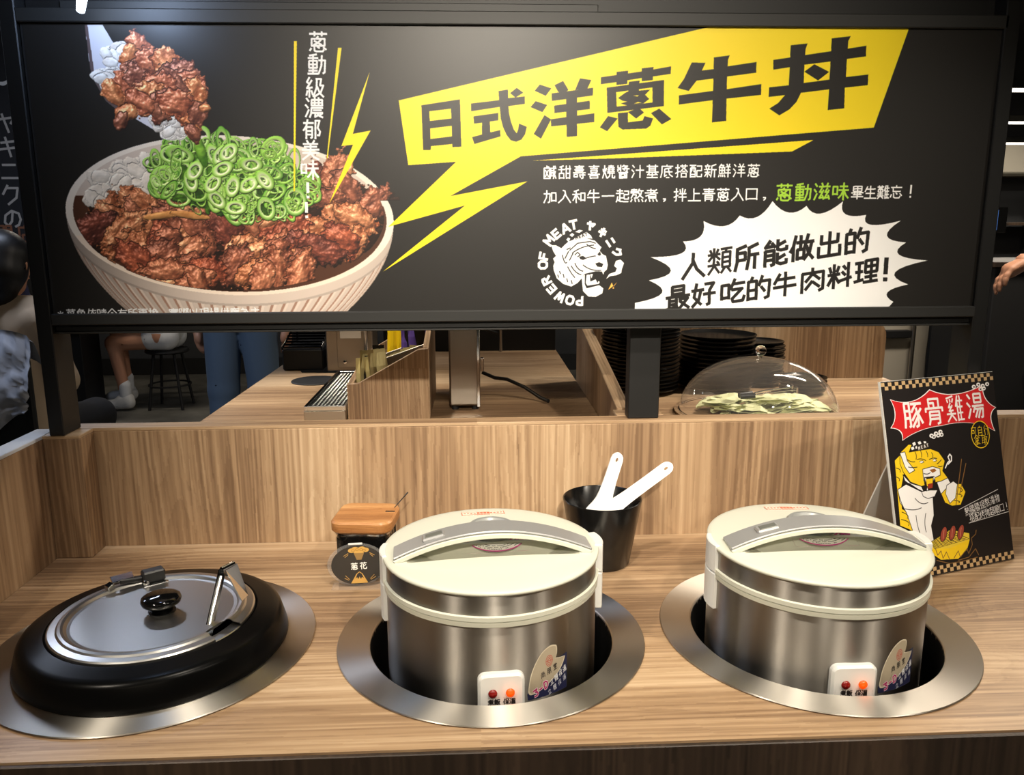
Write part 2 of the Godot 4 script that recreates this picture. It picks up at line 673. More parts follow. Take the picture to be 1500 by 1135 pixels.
func strip_light(at: Vector3, length: float, turn: float, energy: float, colour: Color, label: String) -> void:
	var t := thing("strip_light", label, "ceiling light", at, "long strip lights of the dining hall")
	t.rotation.y = turn
	part("housing", box(Vector3(length, 0.05, 0.09), 0.004), M["beam_black"], t, Vector3(0, 0.03, 0))
	part("diffuser", box(Vector3(length - 0.02, 0.012, 0.07), 0.003), M["strip_glow"], t)
	for s in [-1.0, 1.0]:
		part("rod", tube([Vector3(s * length * 0.35, 0.05, 0), Vector3(s * length * 0.35, 2.99 - at.y, 0)], 0.005, 6), M["beam_black"], t)
	var l := AreaLight3D.new()
	l.name = "strip_lamp"
	l.light_color = colour
	l.light_energy = energy
	l.area_size = Vector2(length - 0.02, 0.07)
	l.area_range = 12.0
	l.area_attenuation = 2.0
	l.shadow_enabled = true
	t.add_child(l)
	l.position = Vector3(0, -0.012, 0)
	l.rotation.x = -PI / 2.0

# ------------------------------------------------------------------ room shell
func build_room() -> void:
	structure("floor", box(Vector3(14.0, 0.1, 14.0), 0.0), M["hall_floor"], Vector3(0, -0.05, -3.0))
	structure("ceiling", box(Vector3(14.0, 0.1, 14.0), 0.0), M["hall_ceiling"], Vector3(0, 3.05, -3.0))
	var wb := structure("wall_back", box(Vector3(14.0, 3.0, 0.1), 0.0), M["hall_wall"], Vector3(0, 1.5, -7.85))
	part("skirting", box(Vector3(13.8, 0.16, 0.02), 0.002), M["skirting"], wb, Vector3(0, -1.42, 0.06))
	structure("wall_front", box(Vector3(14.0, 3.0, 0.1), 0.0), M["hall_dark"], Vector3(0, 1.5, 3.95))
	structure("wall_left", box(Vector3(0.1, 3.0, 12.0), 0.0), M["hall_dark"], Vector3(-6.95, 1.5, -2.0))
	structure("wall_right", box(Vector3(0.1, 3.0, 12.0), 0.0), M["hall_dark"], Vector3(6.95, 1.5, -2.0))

# ------------------------------------------------------------------ counter
const CT := 0.85
const WELLS := [Vector3(-0.434, 0.85, -1.011), Vector3(0.016, 0.85, -1.008), Vector3(0.460, 0.85, -1.004)]

func build_counter() -> void:
	# worktop with three round cut-outs
	var top := CSGBox3D.new()
	top.name = numbered("counter_worktop")
	top.size = Vector3(1.74, 0.034, 0.590)
	add_child(top)
	top.position = Vector3(0.155, CT - 0.017, -1.0645)
	top.material = M["worktop_wood"]
	for w in WELLS:
		var c := CSGCylinder3D.new()
		c.name = "cut_out"
		c.operation = CSGShape3D.OPERATION_SUBTRACTION
		c.radius = 0.172
		c.height = 0.1
		c.sides = 72
		c.material = M["liner_black"]
		top.add_child(c, true)
		c.position = w - top.position
	tag(top, "light wood laminate worktop with three round cut-outs for the cookers", "worktop")
	var cab := thing("counter_cabinet", "wood cabinet under the cooker worktop, its front coloured dark for shade", "cabinet", Vector3(0.155, 0, -1.0675))
	part("front_panel", box(Vector3(1.74, 0.768, 0.006), 0.001), M["shade_and_dark_wood"], cab, Vector3(0, 0.464, 0.3013))  # shade below the worktop edge is put into this darker wood colour
	for s in [-1.0, 1.0]:
		part("side_panel", box(Vector3(0.02, 0.736, 0.56), 0.002), M["shade_and_dark_wood"], cab, Vector3(s * 0.855, 0.448, -0.01))
	part("plinth", box(Vector3(1.70, 0.08, 0.50), 0.002), M["skirting"], cab, Vector3(0, 0.04, 0))
	# backboard between the worktop and the island
	var back := thing("backboard", "upright wood backboard with pale edge strip behind the rice cookers", "partition", Vector3(0.155, 0, -1.378))
	part("board", box(Vector3(1.74, 1.058, 0.036), 0.001), M["panel_wood"], back, Vector3(0, 0.529, 0))
	part("edge_strip", box(Vector3(1.74, 0.006, 0.036), 0.001), M["edge_wood"], back, Vector3(0, 1.061, 0))
	part("post_casing", box(Vector3(0.060, 0.208, 0.050), 0.001), M["panel_wood"], back, Vector3(-0.841, 0.954, 0.043))
	part("casing_top", box(Vector3(0.060, 0.006, 0.050), 0.001), M["edge_wood"], back, Vector3(-0.841, 1.061, 0.043))
	# side board on the left
	var side := thing("side_board", "wood side board with white edge strip at the left counter end", "partition", Vector3(-0.733, 0, -0.9))
	part("board", box(Vector3(0.034, 1.058, 0.92), 0.001), M["panel_wood"], side, Vector3(0, 0.529, 0))
	part("edge_strip", box(Vector3(0.034, 0.006, 0.92), 0.001), M["white_edge"], side, Vector3(0, 1.061, 0))

# ------------------------------------------------------------------ sign
const SIGN_X0 := -0.672
const SIGN_X1 := 0.836
const SIGN_Y0 := 1.262
const SIGN_Y1 := 1.704
const SIGN_Z := -1.314

func build_sign() -> void:
	var cx := (SIGN_X0 + SIGN_X1) * 0.5
	var cy := (SIGN_Y0 + SIGN_Y1) * 0.5
	var w := SIGN_X1 - SIGN_X0
	var h := SIGN_Y1 - SIGN_Y0
	var t := thing("menu_sign", "long black menu sign with beef bowl picture and yellow lightning title", "sign", Vector3(cx, 0, SIGN_Z))
	var pm := plain("sign_print", Color.WHITE, 0.40)
	pm.albedo_texture = sign_picture()
	var st := begin()
	var z := 0.0
	quad(st, Vector3(-w / 2, cy - h / 2, z), Vector3(w / 2, cy - h / 2, z), Vector3(w / 2, cy + h / 2, z), Vector3(-w / 2, cy + h / 2, z), Vector3(0, 0, 1))
	var face := ArrayMesh.new()
	# front face with upright print, then a thin core behind it
	var arr := []
	arr.resize(Mesh.ARRAY_MAX)
	arr[Mesh.ARRAY_VERTEX] = PackedVector3Array([Vector3(-w / 2, cy + h / 2, z), Vector3(w / 2, cy + h / 2, z), Vector3(w / 2, cy - h / 2, z), Vector3(-w / 2, cy - h / 2, z)])
	arr[Mesh.ARRAY_NORMAL] = PackedVector3Array([Vector3(0, 0, 1), Vector3(0, 0, 1), Vector3(0, 0, 1), Vector3(0, 0, 1)])
	arr[Mesh.ARRAY_TEX_UV] = PackedVector2Array([Vector2(0, 0), Vector2(1, 0), Vector2(1, 1), Vector2(0, 1)])
	arr[Mesh.ARRAY_INDEX] = PackedInt32Array([0, 1, 2, 0, 2, 3])
	face.add_surface_from_arrays(Mesh.PRIMITIVE_TRIANGLES, arr)
	var p := part("printed_panel", face, pm, t)
	p.set_meta("label", "printed sheet with beef bowl, title, slogan and emblem")
	part("panel_core", box(Vector3(w + 0.01, h + 0.01, 0.006), 0.001), M["black_matte"], t, Vector3(0, cy, -0.0035))
	# frame: lower rail in two steps, upper rail, side posts down to the counter
	part("rail", box(Vector3(w + 0.012, 0.018, 0.03), 0.0015), M["beam_black"], t, Vector3(0, SIGN_Y0 - 0.006, -0.008))
	part("rail", box(Vector3(w + 0.012, 0.012, 0.03), 0.0015), M["frame_black"], t, Vector3(0, SIGN_Y0 - 0.021, -0.020))
	part("lip", box(Vector3(w + 0.012, 0.003, 0.034), 0.0008), M["beam_black"], t, Vector3(0, SIGN_Y0 - 0.0285, -0.018))
	part("rail", box(Vector3(w + 0.012, 0.020, 0.03), 0.0015), M["beam_black"], t, Vector3(0, SIGN_Y1 + 0.007, -0.008))
	part("rail", box(Vector3(w + 0.012, 0.06, 0.03), 0.0015), M["frame_black"], t, Vector3(0, SIGN_Y1 + 0.047, -0.040))
	part("bracket_plate", box(Vector3(0.82, 0.026, 0.02), 0.001), M["beam_black"], t, Vector3(-0.295, SIGN_Y1 + 0.0205, -0.028))
	for s in [-1.0, 1.0]:
		var x: float = s * (w * 0.5 + 0.012) - (0.006 if s < 0 else 0.0)
		part("side_post", box(Vector3(0.024, 1.90 - 1.0645, 0.058), 0.0015), M["frame_black"], t, Vector3(x, 1.0645 + (1.90 - 1.0645) * 0.5, -0.022))
	part("centre_post", box(Vector3(0.055, 0.28, 0.03), 0.0015), M["frame_black"], t, Vector3(0.2945 - cx, 1.0645 + 0.14, -0.071))
	part("centre_post_foot", box(Vector3(0.085, 0.006, 0.045), 0.001), M["edge_wood"], t, Vector3(0.2945 - cx, 1.0615, -0.105))
	for x in [-0.62, 0.62]:
		part("hanger", tube([Vector3(x, 1.78, -0.04), Vector3(x, 2.995, -0.04)], 0.012, 8), M["frame_black"], t)

# ------------------------------------------------------------------ wells, cookers
func build_wells() -> void:
	var rim := lathe([Vector2(0.1665, 0.0004), Vector2(0.2066, 0.0006), Vector2(0.2074, 0.0016), Vector2(0.2066, 0.0028), Vector2(0.1655, 0.0016), Vector2(0.1640, 0.0004), Vector2(0.1640, -0.012)], 96, 30.0)
	var liner := lathe([Vector2(0.0, -0.126), Vector2(0.1636, -0.126), Vector2(0.1672, -0.122), Vector2(0.1672, -0.002), Vector2(0.1640, -0.002), Vector2(0.1620, -0.118), Vector2(0.0, -0.12)], 72, 30.0)
	var words := ["round steel-rimmed well holding the black soup warmer", "round steel-rimmed well holding the rice cooker beside the onion jar", "round steel-rimmed well holding the rice cooker before the menu card"]
	for k in 3:
		var t := thing("inset_well", words[k], "well", WELLS[k] + Vector3(0, 0.0002, 0), "round wells cut into the worktop")
		part("rim", rim, M["rim_steel"], t)
		part("liner", liner, M["liner_black"], t)

func build_cookers() -> void:
	var proto := make_cooker("cream-lidded steel rice cooker between onion jar and black cup", WELLS[1] + Vector3(0, -0.119, 0), 0.08)
	var c2 := copy_of(proto, "rice_cooker", WELLS[2] + Vector3(-0.003, -0.119, 0), Vector3(0, -0.027, 0), "cream-lidded steel rice cooker in front of the standing menu card")
	for p in c2.get_children():
		if p.name.begins_with("control_panel") or p.name.begins_with("brand_label"):
			p.rotation.y += 0.02

func make_cooker(label: String, at: Vector3, turn: float) -> Node3D:
	var t := thing("rice_cooker", label, "rice cooker", at, "rice cookers sunk in the counter")
	t.rotation.y = turn
	var y0 := 0.119 - CT   # local height = world height - CT + 0.119
	var body := [Vector2(0.0, 0.0), Vector2(0.118, 0.0), Vector2(0.130, 0.004), Vector2(0.137, 0.016), Vector2(0.1402, 0.03), Vector2(0.1402, 0.938 + y0)]
	part("body", lathe(body, 96, 50.0), M["brushed_steel"], t)
	part("gasket_ring", lathe([Vector2(0.1402, 0.9375 + y0), Vector2(0.1428, 0.9380 + y0), Vector2(0.1432, 0.9435 + y0), Vector2(0.1412, 0.9443 + y0)], 96, 50.0), M["gasket_plastic"], t)
	part("gasket_ring", lathe([Vector2(0.1404, 0.9448 + y0), Vector2(0.1436, 0.9452 + y0), Vector2(0.1438, 0.9508 + y0), Vector2(0.1404, 0.9515 + y0)], 96, 50.0), M["cream_plastic"], t)
	part("lid_band", lathe([Vector2(0.1402, 0.9505 + y0), Vector2(0.1402, 0.9775 + y0)], 96), M["brushed_steel"], t)
	# lid: turned cap with a finger recess cut into it in front of the handle
	var lid := CSGPolygon3D.new()
	lid.name = "lid"
	lid.mode = CSGPolygon3D.MODE_SPIN
	lid.spin_sides = 96
	lid.smooth_faces = true
	lid.polygon = PackedVector2Array([Vector2(0.0, 0.952 + y0), Vector2(0.1396, 0.952 + y0), Vector2(0.1398, 0.9774 + y0), Vector2(0.1432, 0.9776 + y0), Vector2(0.1438, 0.9800 + y0), Vector2(0.1424, 0.9820 + y0), Vector2(0.137, 0.9832 + y0), Vector2(0.12, 0.9846 + y0), Vector2(0.08, 0.9866 + y0), Vector2(0.04, 0.9876 + y0), Vector2(0.0, 0.988 + y0)])
	lid.material = M["cream_plastic"]
	t.add_child(lid, true)
	var ly := 0.985 + y0
	var pit := CSGPolygon3D.new()
	pit.name = "recess"
	pit.operation = CSGShape3D.OPERATION_SUBTRACTION
	pit.polygon = PackedVector2Array([Vector2(-0.118, 0.01), Vector2(-0.112, 0.0), Vector2(-0.070, -0.020), Vector2(0.070, -0.020), Vector2(0.112, 0.0), Vector2(0.118, 0.01)])
	pit.depth = 0.044
	pit.material = M["gasket_plastic"]
	lid.add_child(pit, true)
	pit.position = Vector3(0, ly, 0.050)
	# arched handle: underside skirt in cream, silver strip on top
	var outer := PackedVector2Array()
	var inner := PackedVector2Array()
	for k in 25:
		var x := -0.128 + 0.256 * k / 24.0
		var u := x / 0.128
		var y := 0.0300 * (1.0 - u * u) + 0.0005
		outer.append(Vector2(x, y))
		inner.append(Vector2(x * 0.985, maxf(y - 0.0062, -0.002) if absf(u) < 0.93 else -0.002))
	var ring := outer.duplicate()
	inner.reverse()
	ring.append_array(inner)
	var h := part("handle", slab(ring, 0.044, 0.0008), M["cream_plastic"], lid, Vector3(0, ly, 0.024))
	var topper := PackedVector2Array()
	for k in 25:
		topper.append(outer[k] + Vector2(0, 0.0035))
	var low := outer.duplicate()
	low.reverse()
	topper.append_array(low)
	part("silver_strip", slab(topper, 0.040, 0.0012), M["silver_plastic"], h)
	# release button on the left half of the strip, steam vent ring behind the handle
	var bt := part("button", box(Vector3(0.030, 0.009, 0.020), 0.002), M["silver_plastic"], h, Vector3(-0.076, 0.0215, 0), Vector3(0, 0, 0.24))
	part("button_window", box(Vector3(0.022, 0.0015, 0.012), 0.0005), M["dark_button"], bt, Vector3(0.001, 0.0045, 0.001))
	part("steam_vent", lathe([Vector2(0.022, -0.006), Vector2(0.033, -0.006), Vector2(0.033, 0.018), Vector2(0.030, 0.021), Vector2(0.025, 0.021), Vector2(0.022, 0.018), Vector2(0.022, -0.006)], 40, 30.0), M["vent_plastic"], lid, Vector3(0.004, ly - 0.006, -0.030))
	# stickers
	var sm := print_material("lid_sticker", lid_sticker_image(), 0.5)
	part("warning_sticker", print_slab(0.086, 0.038, 0.0006), sm, lid, Vector3(0.008, ly + 0.0012, 0.003), Vector3(-PI / 2 + 0.30, 0, 0))
	var om := print_material("notice_sticker", notice_image(), 0.5)
	part("notice_sticker", print_slab(0.064, 0.016, 0.0006), om, lid, Vector3(0.0, ly - 0.0001, -0.115), Vector3(-PI / 2 - 0.09, 0, 0))
	# latch on the left, hinge on the right
	for s in [-1.0, 1.0]:
		var st2 := begin()
		for seg in [[0.9455, 0.984, 0.0195], [0.893, 0.9440, 0.0185]]:
			var prof := PackedVector2Array()
			for k in 7:
				var a := -0.16 + 0.32 * k / 6.0
				prof.append(Vector2((0.1520 if s > 0 else 0.1475) - 0.0030 * pow(absf(k - 3.0) / 3.0, 2.0), 0).rotated(a))
			for k in 7:
				var a := 0.16 - 0.32 * k / 6.0
				prof.append(Vector2(0.1385, 0).rotated(a))
			var bs := Basis(Vector3(1, 0, 0), -PI / 2.0)
			if s < 0:
				bs = Basis(Vector3(0, 1, 0), PI) * bs
			add_slab(st2, prof, seg[1] - seg[0], 0.0012, bs, Vector3(0, (seg[0] + seg[1]) * 0.5 + y0, 0))
		part("hinge" if s > 0 else "latch", st2.commit(), M["white_plastic"], t)
	# control panel on the front, seen down to the rim
	var pan := part("control_panel", slab(round_rect(0.056, 0.085, 0.009), 0.012, 0.003), M["white_plastic"], t, Vector3(-0.003, 0.838 + y0, 0.1425))
	part("indicator_lamp", lathe([Vector2(0.0055, 0.0), Vector2(0.0052, 0.0018), Vector2(0.003, 0.0034), Vector2(0.0, 0.004)], 20, 60.0), M["red_lamp_off"], pan, Vector3(-0.0105, 0.0185, 0.0058), Vector3(PI / 2, 0, 0)).set_meta("label", "dark red lamp, off")
	part("indicator_lamp", lathe([Vector2(0.0055, 0.0), Vector2(0.0052, 0.0018), Vector2(0.003, 0.0034), Vector2(0.0, 0.004)], 20, 60.0), M["orange_lamp_on"], pan, Vector3(0.0105, 0.0185, 0.0058), Vector3(PI / 2, 0, 0)).set_meta("label", "glowing orange lamp")
	var om2 := OmniLight3D.new()
	om2.name = "keep_warm_glow"
	om2.light_color = Color8(255, 110, 30)
	om2.light_energy = 0.00015
	om2.light_size = 0.005
	om2.omni_range = 2.0
	om2.omni_attenuation = 2.0
	om2.shadow_enabled = true
	pan.add_child(om2)
	om2.position = Vector3(0.0105, 0.0185, 0.014)
	var pm := print_material("panel_words", panel_words_image(), 0.5)
	part("button_words", print_slab(0.046, 0.0105, 0.0004), pm, pan, Vector3(0, 0.0075, 0.0061))
	# brand label curved round the body to the right of the panel
	var lm := print_material("brand_print", brand_image(), 0.35)
	part("brand_label", curved_sheet(0.1407, 0.20, 0.64, 0.845 + y0 - 0.008, 0.905 + y0), lm, t)
	return t

func print_material(called: String, tex: Texture2D, rough: float, cut := true) -> StandardMaterial3D:
	var m := plain(called, Color.WHITE, rough)
	m.albedo_texture = tex
	if cut:
		m.transparency = BaseMaterial3D.TRANSPARENCY_ALPHA_SCISSOR
		m.alpha_scissor_threshold = 0.5
	return m

# a thin printed sheet in the xy plane with the print on its front
func print_slab(w: float, h: float, d: float) -> ArrayMesh:
	var st := begin()
	add_slab(st, PackedVector2Array([Vector2(-w / 2, -h / 2), Vector2(w / 2, -h / 2), Vector2(w / 2, h / 2), Vector2(-w / 2, h / 2)]), d)
	return st.commit()

# part of a cylinder wall round y; angles from the front (+z) to the right (+x)
func curved_sheet(r: float, a0: float, a1: float, ya: float, yb: float) -> ArrayMesh:
	var pos := PackedVector3Array()
	var nor := PackedVector3Array()
	var uvs := PackedVector2Array()
	var idx := PackedInt32Array()
	for k in 17:
		var a := a0 + (a1 - a0) * k / 16.0
		var n := Vector3(sin(a), 0, cos(a))
		for j in 2:
			pos.append(n * r + Vector3(0, yb if j == 0 else ya, 0))
			nor.append(n)
			uvs.append(Vector2(k / 16.0, j))
		if k < 16:
			var p := k * 2
			idx.append_array([p, p + 2, p + 3, p, p + 3, p + 1])
	var arr := []
	arr.resize(Mesh.ARRAY_MAX)
	arr[Mesh.ARRAY_VERTEX] = pos
	arr[Mesh.ARRAY_NORMAL] = nor
	arr[Mesh.ARRAY_TEX_UV] = uvs
	arr[Mesh.ARRAY_INDEX] = idx
	var me := ArrayMesh.new()
	me.add_surface_from_arrays(Mesh.PRIMITIVE_TRIANGLES, arr)
	return me

# ------------------------------------------------------------------ soup warmer on the left
func build_soup_warmer() -> void:
	var c: Vector3 = WELLS[0]
	var t := thing("soup_warmer", "black enamel soup warmer with sloping collar in the left well", "soup warmer", c + Vector3(0.001, -0.119, 0.001))
	var y := 0.119
	part("pot", lathe([Vector2(0.0, 0.0), Vector2(0.13, 0.0), Vector2(0.142, 0.01), Vector2(0.148, 0.1), Vector2(0.150, y + 0.008)], 72, 50.0), M["black_enamel"], t)
	part("collar", lathe([Vector2(0.150, y + 0.0035), Vector2(0.1688, y + 0.0035), Vector2(0.1698, y + 0.005), Vector2(0.1690, y + 0.010), Vector2(0.1628, y + 0.0325), Vector2(0.1600, y + 0.0365), Vector2(0.1560, y + 0.0388), Vector2(0.150, y + 0.0398), Vector2(0.137, y + 0.0425), Vector2(0.131, y + 0.0435), Vector2(0.1285, y + 0.040), Vector2(0.118, y + 0.039), Vector2(0.116, y + 0.03), Vector2(0.114, y - 0.08), Vector2(0.0, y - 0.09)], 96, 45.0), M["black_enamel"], t)
	part("inner_pot_rim", lathe([Vector2(0.1085, y + 0.0345), Vector2(0.1265, y + 0.0400), Vector2(0.1275, y + 0.0412), Vector2(0.1262, y + 0.0420), Vector2(0.1105, y + 0.0408), Vector2(0.1080, y + 0.0375), Vector2(0.1078, y + 0.0)], 96, 30.0), M["lid_steel"], t)
	# steel lid with a ladle notch on its right front; the lid is a thing of its own
	var lid := thing("pot_lid", "round steel pot lid with black knob and ladle notch on the soup warmer", "lid", Vector3(-0.433, 0.8915, -1.0095))
	part("disc", lid_mesh(), M["lid_steel"], lid)
	var kx := Vector3(0.008, 0.0, -0.004)
	var kn := part("knob", lathe([Vector2(0.0, 0.0055), Vector2(0.014, 0.0055), Vector2(0.0145, 0.010), Vector2(0.018, 0.013), Vector2(0.0245, 0.0175), Vector2(0.0258, 0.0215), Vector2(0.0245, 0.0255), Vector2(0.020, 0.0275), Vector2(0.0, 0.0285)], 48, 50.0), M["black_gloss"], lid, kx)
	part("knob_washer", lathe([Vector2(0.0, 0.0045), Vector2(0.0175, 0.0045), Vector2(0.0175, 0.006), Vector2(0.0, 0.0062)], 32, 40.0), M["black_plastic"], kn)
	# hinge clip at the far left edge: black block, chrome bent plate
	var clip := part("hinge_block", box(Vector3(0.030, 0.017, 0.018), 0.002), M["black_plastic"], lid, Vector3(-0.040, 0.014, -0.100), Vector3(0, 0.62, 0))
	part("hinge_leaf", box(Vector3(0.034, 0.002, 0.030), 0.0006), M["chrome"], clip, Vector3(0.0, -0.0095, 0.002))
	part("hinge_screw", lathe([Vector2(0.0, 0.0), Vector2(0.0045, 0.0), Vector2(0.004, 0.004), Vector2(0.0, 0.005)], 14, 40.0), M["chrome"], clip, Vector3(-0.013, -0.005, 0.010), Vector3(PI / 2, 0, 0))
	part("hinge_arm", box(Vector3(0.034, 0.007, 0.010), 0.0015), M["black_plastic"], clip, Vector3(-0.028, -0.001, -0.004), Vector3(0, 0, -0.12))
	part("spring_plate", box(Vector3(0.030, 0.003, 0.012), 0.0008), M["chrome"], clip, Vector3(-0.040, 0.005, -0.006), Vector3(0.5, 0.05, 0.0))
	part("spring_plate", box(Vector3(0.010, 0.010, 0.010), 0.001), M["chrome"], clip, Vector3(-0.058, -0.002, 0.0), Vector3(0.2, 0.4, 0.3))
	# ladle hanging in the notch: steel strip handle bent over into a hook
	var lad := thing("soup_ladle", "steel ladle with bent hook handle standing in the lid notch", "ladle", Vector3(-0.433, 0.8915, -1.0095))
	build_ladle(lad)

# the lid is a shallow dish: flat middle, raised bead, turned-down edge, with a notch cut at one side
func lid_mesh() -> ArrayMesh:
	var prof := [Vector2(0.0, 0.0048), Vector2(0.100, 0.0045), Vector2(0.104, 0.0050), Vector2(0.1075, 0.0078), Vector2(0.111, 0.0088), Vector2(0.1145, 0.0078), Vector2(0.117, 0.0060), Vector2(0.1255, 0.0050), Vector2(0.1275, 0.0035), Vector2(0.1278, 0.0015)]
	var st := begin()
	var n := 180
	var a0 := deg_to_rad(16.0)
	var a1 := deg_to_rad(36.0)
	for k in n:
		var t0 := TAU * k / n
		var t1 := TAU * (k + 1) / n
		var notch := t0 >= a0 and t1 <= a1
		for i in prof.size() - 1:
			var p: Vector2 = prof[i]
			var q: Vector2 = prof[i + 1]
			if notch:
				# a bite with a rounded bottom reaches in from the edge
				var u := (t0 + t1) * 0.5
				var w := absf((u - (a0 + a1) * 0.5) / ((a1 - a0) * 0.5))
				var lim := 0.1045 + 0.006 * pow(w, 4.0)
				if p.x >= lim:
					continue
				if q.x > lim:
					q = Vector2(lim, q.y)
			for side in [0.0, -0.0012]:
				var v := [Vector3(p.x * cos(t0), p.y + side, p.x * sin(t0)), Vector3(q.x * cos(t0), q.y + side, q.x * sin(t0)), Vector3(q.x * cos(t1), q.y + side, q.x * sin(t1)), Vector3(p.x * cos(t1), p.y + side, p.x * sin(t1))]
				var d: Vector2 = q - p
				var nn := Vector2(-d.y, d.x).normalized() * (1.0 if side == 0.0 else -1.0)
				quad_n(st, v, Vector3(nn.x * cos(t0), nn.y, nn.x * sin(t0)), Vector3(nn.x * cos(t1), nn.y, nn.x * sin(t1)))
	return st.commit()

func quad_n(st: SurfaceTool, v: Array, n0: Vector3, n1: Vector3) -> void:
	var g: Vector3 = (v[1] - v[0]).cross(v[2] - v[0])
	var nn := [n0, n0, n1, n1]
	var seq := [0, 1, 2, 0, 2, 3]
	if g.dot(n0 + n1) > 0.0:
		seq = [0, 2, 1, 0, 3, 2]
	for s in seq:
		st.set_normal(nn[s])
		st.set_uv(Vector2.ZERO)
		st.add_vertex(v[s])

func build_ladle(lad: Node3D) -> void:
	# handle strip: rises from the notch, leans back, bends over and comes down behind
	var ta := Vector3(0.0860, 0.0590, -0.0100)
	var tb := Vector3(0.0975, 0.0605, -0.0255)
	var fa := Vector3(0.0790, -0.0120, 0.0520)
	var fb := Vector3(0.0862, -0.0120, 0.0410)
	part("leg", bent_plate(ta, ta.lerp(tb, 0.62), fb, fa, Vector3(-0.0016, 0.0, -0.0008)), M["chrome"], lad)
	part("hook", bent_plate(ta + Vector3(0.006, 0.0, 0.0), tb + Vector3(0.006, 0.0, 0.0), Vector3(0.1150, 0.0135, -0.0262), Vector3(0.1115, 0.0135, -0.0090), Vector3(0.0016, 0.0004, 0.0)), M["chrome"], lad)
	part("bend", tube([ta + Vector3(0.003, -0.0002, 0.0004), tb + Vector3(0.003, -0.0002, -0.0004)], 0.0042, 14), M["chrome"], lad)
	part("rib", tube([ta.lerp(fa, 0.12).lerp(tb.lerp(fb, 0.12), 0.3), ta.lerp(fa, 0.85).lerp(tb.lerp(fb, 0.85), 0.35)], 0.0022, 8), M["chrome"], lad)
	part("bowl", lathe([Vector2(0.0, -0.022), Vector2(0.02, -0.018), Vector2(0.031, -0.004), Vector2(0.033, 0.004), Vector2(0.031, 0.004), Vector2(0.019, -0.015), Vector2(0.0, -0.019)], 32, 60.0), M["chrome"], lad, Vector3(0.052, -0.045, 0.035))
	part("neck", tube([Vector3(0.079, -0.013, 0.050), Vector3(0.072, -0.042, 0.050)], 0.004, 8), M["chrome"], lad)

# a plate on four corners with a thickness
func bent_plate(a: Vector3, b: Vector3, c: Vector3, d: Vector3, t: Vector3) -> ArrayMesh:
	var st := begin()
	quad(st, a, b, c, d, -t)
	quad(st, a + t, b + t, c + t, d + t, t)
	var mid := (a + b + c + d) * 0.25 + t * 0.5
	for e in [[a, b], [b, c], [c, d], [d, a]]:
		quad(st, e[0], e[1], e[1] + t, e[0] + t, (e[0] + e[1]) * 0.5 + t * 0.5 - mid)
	return st.commit()

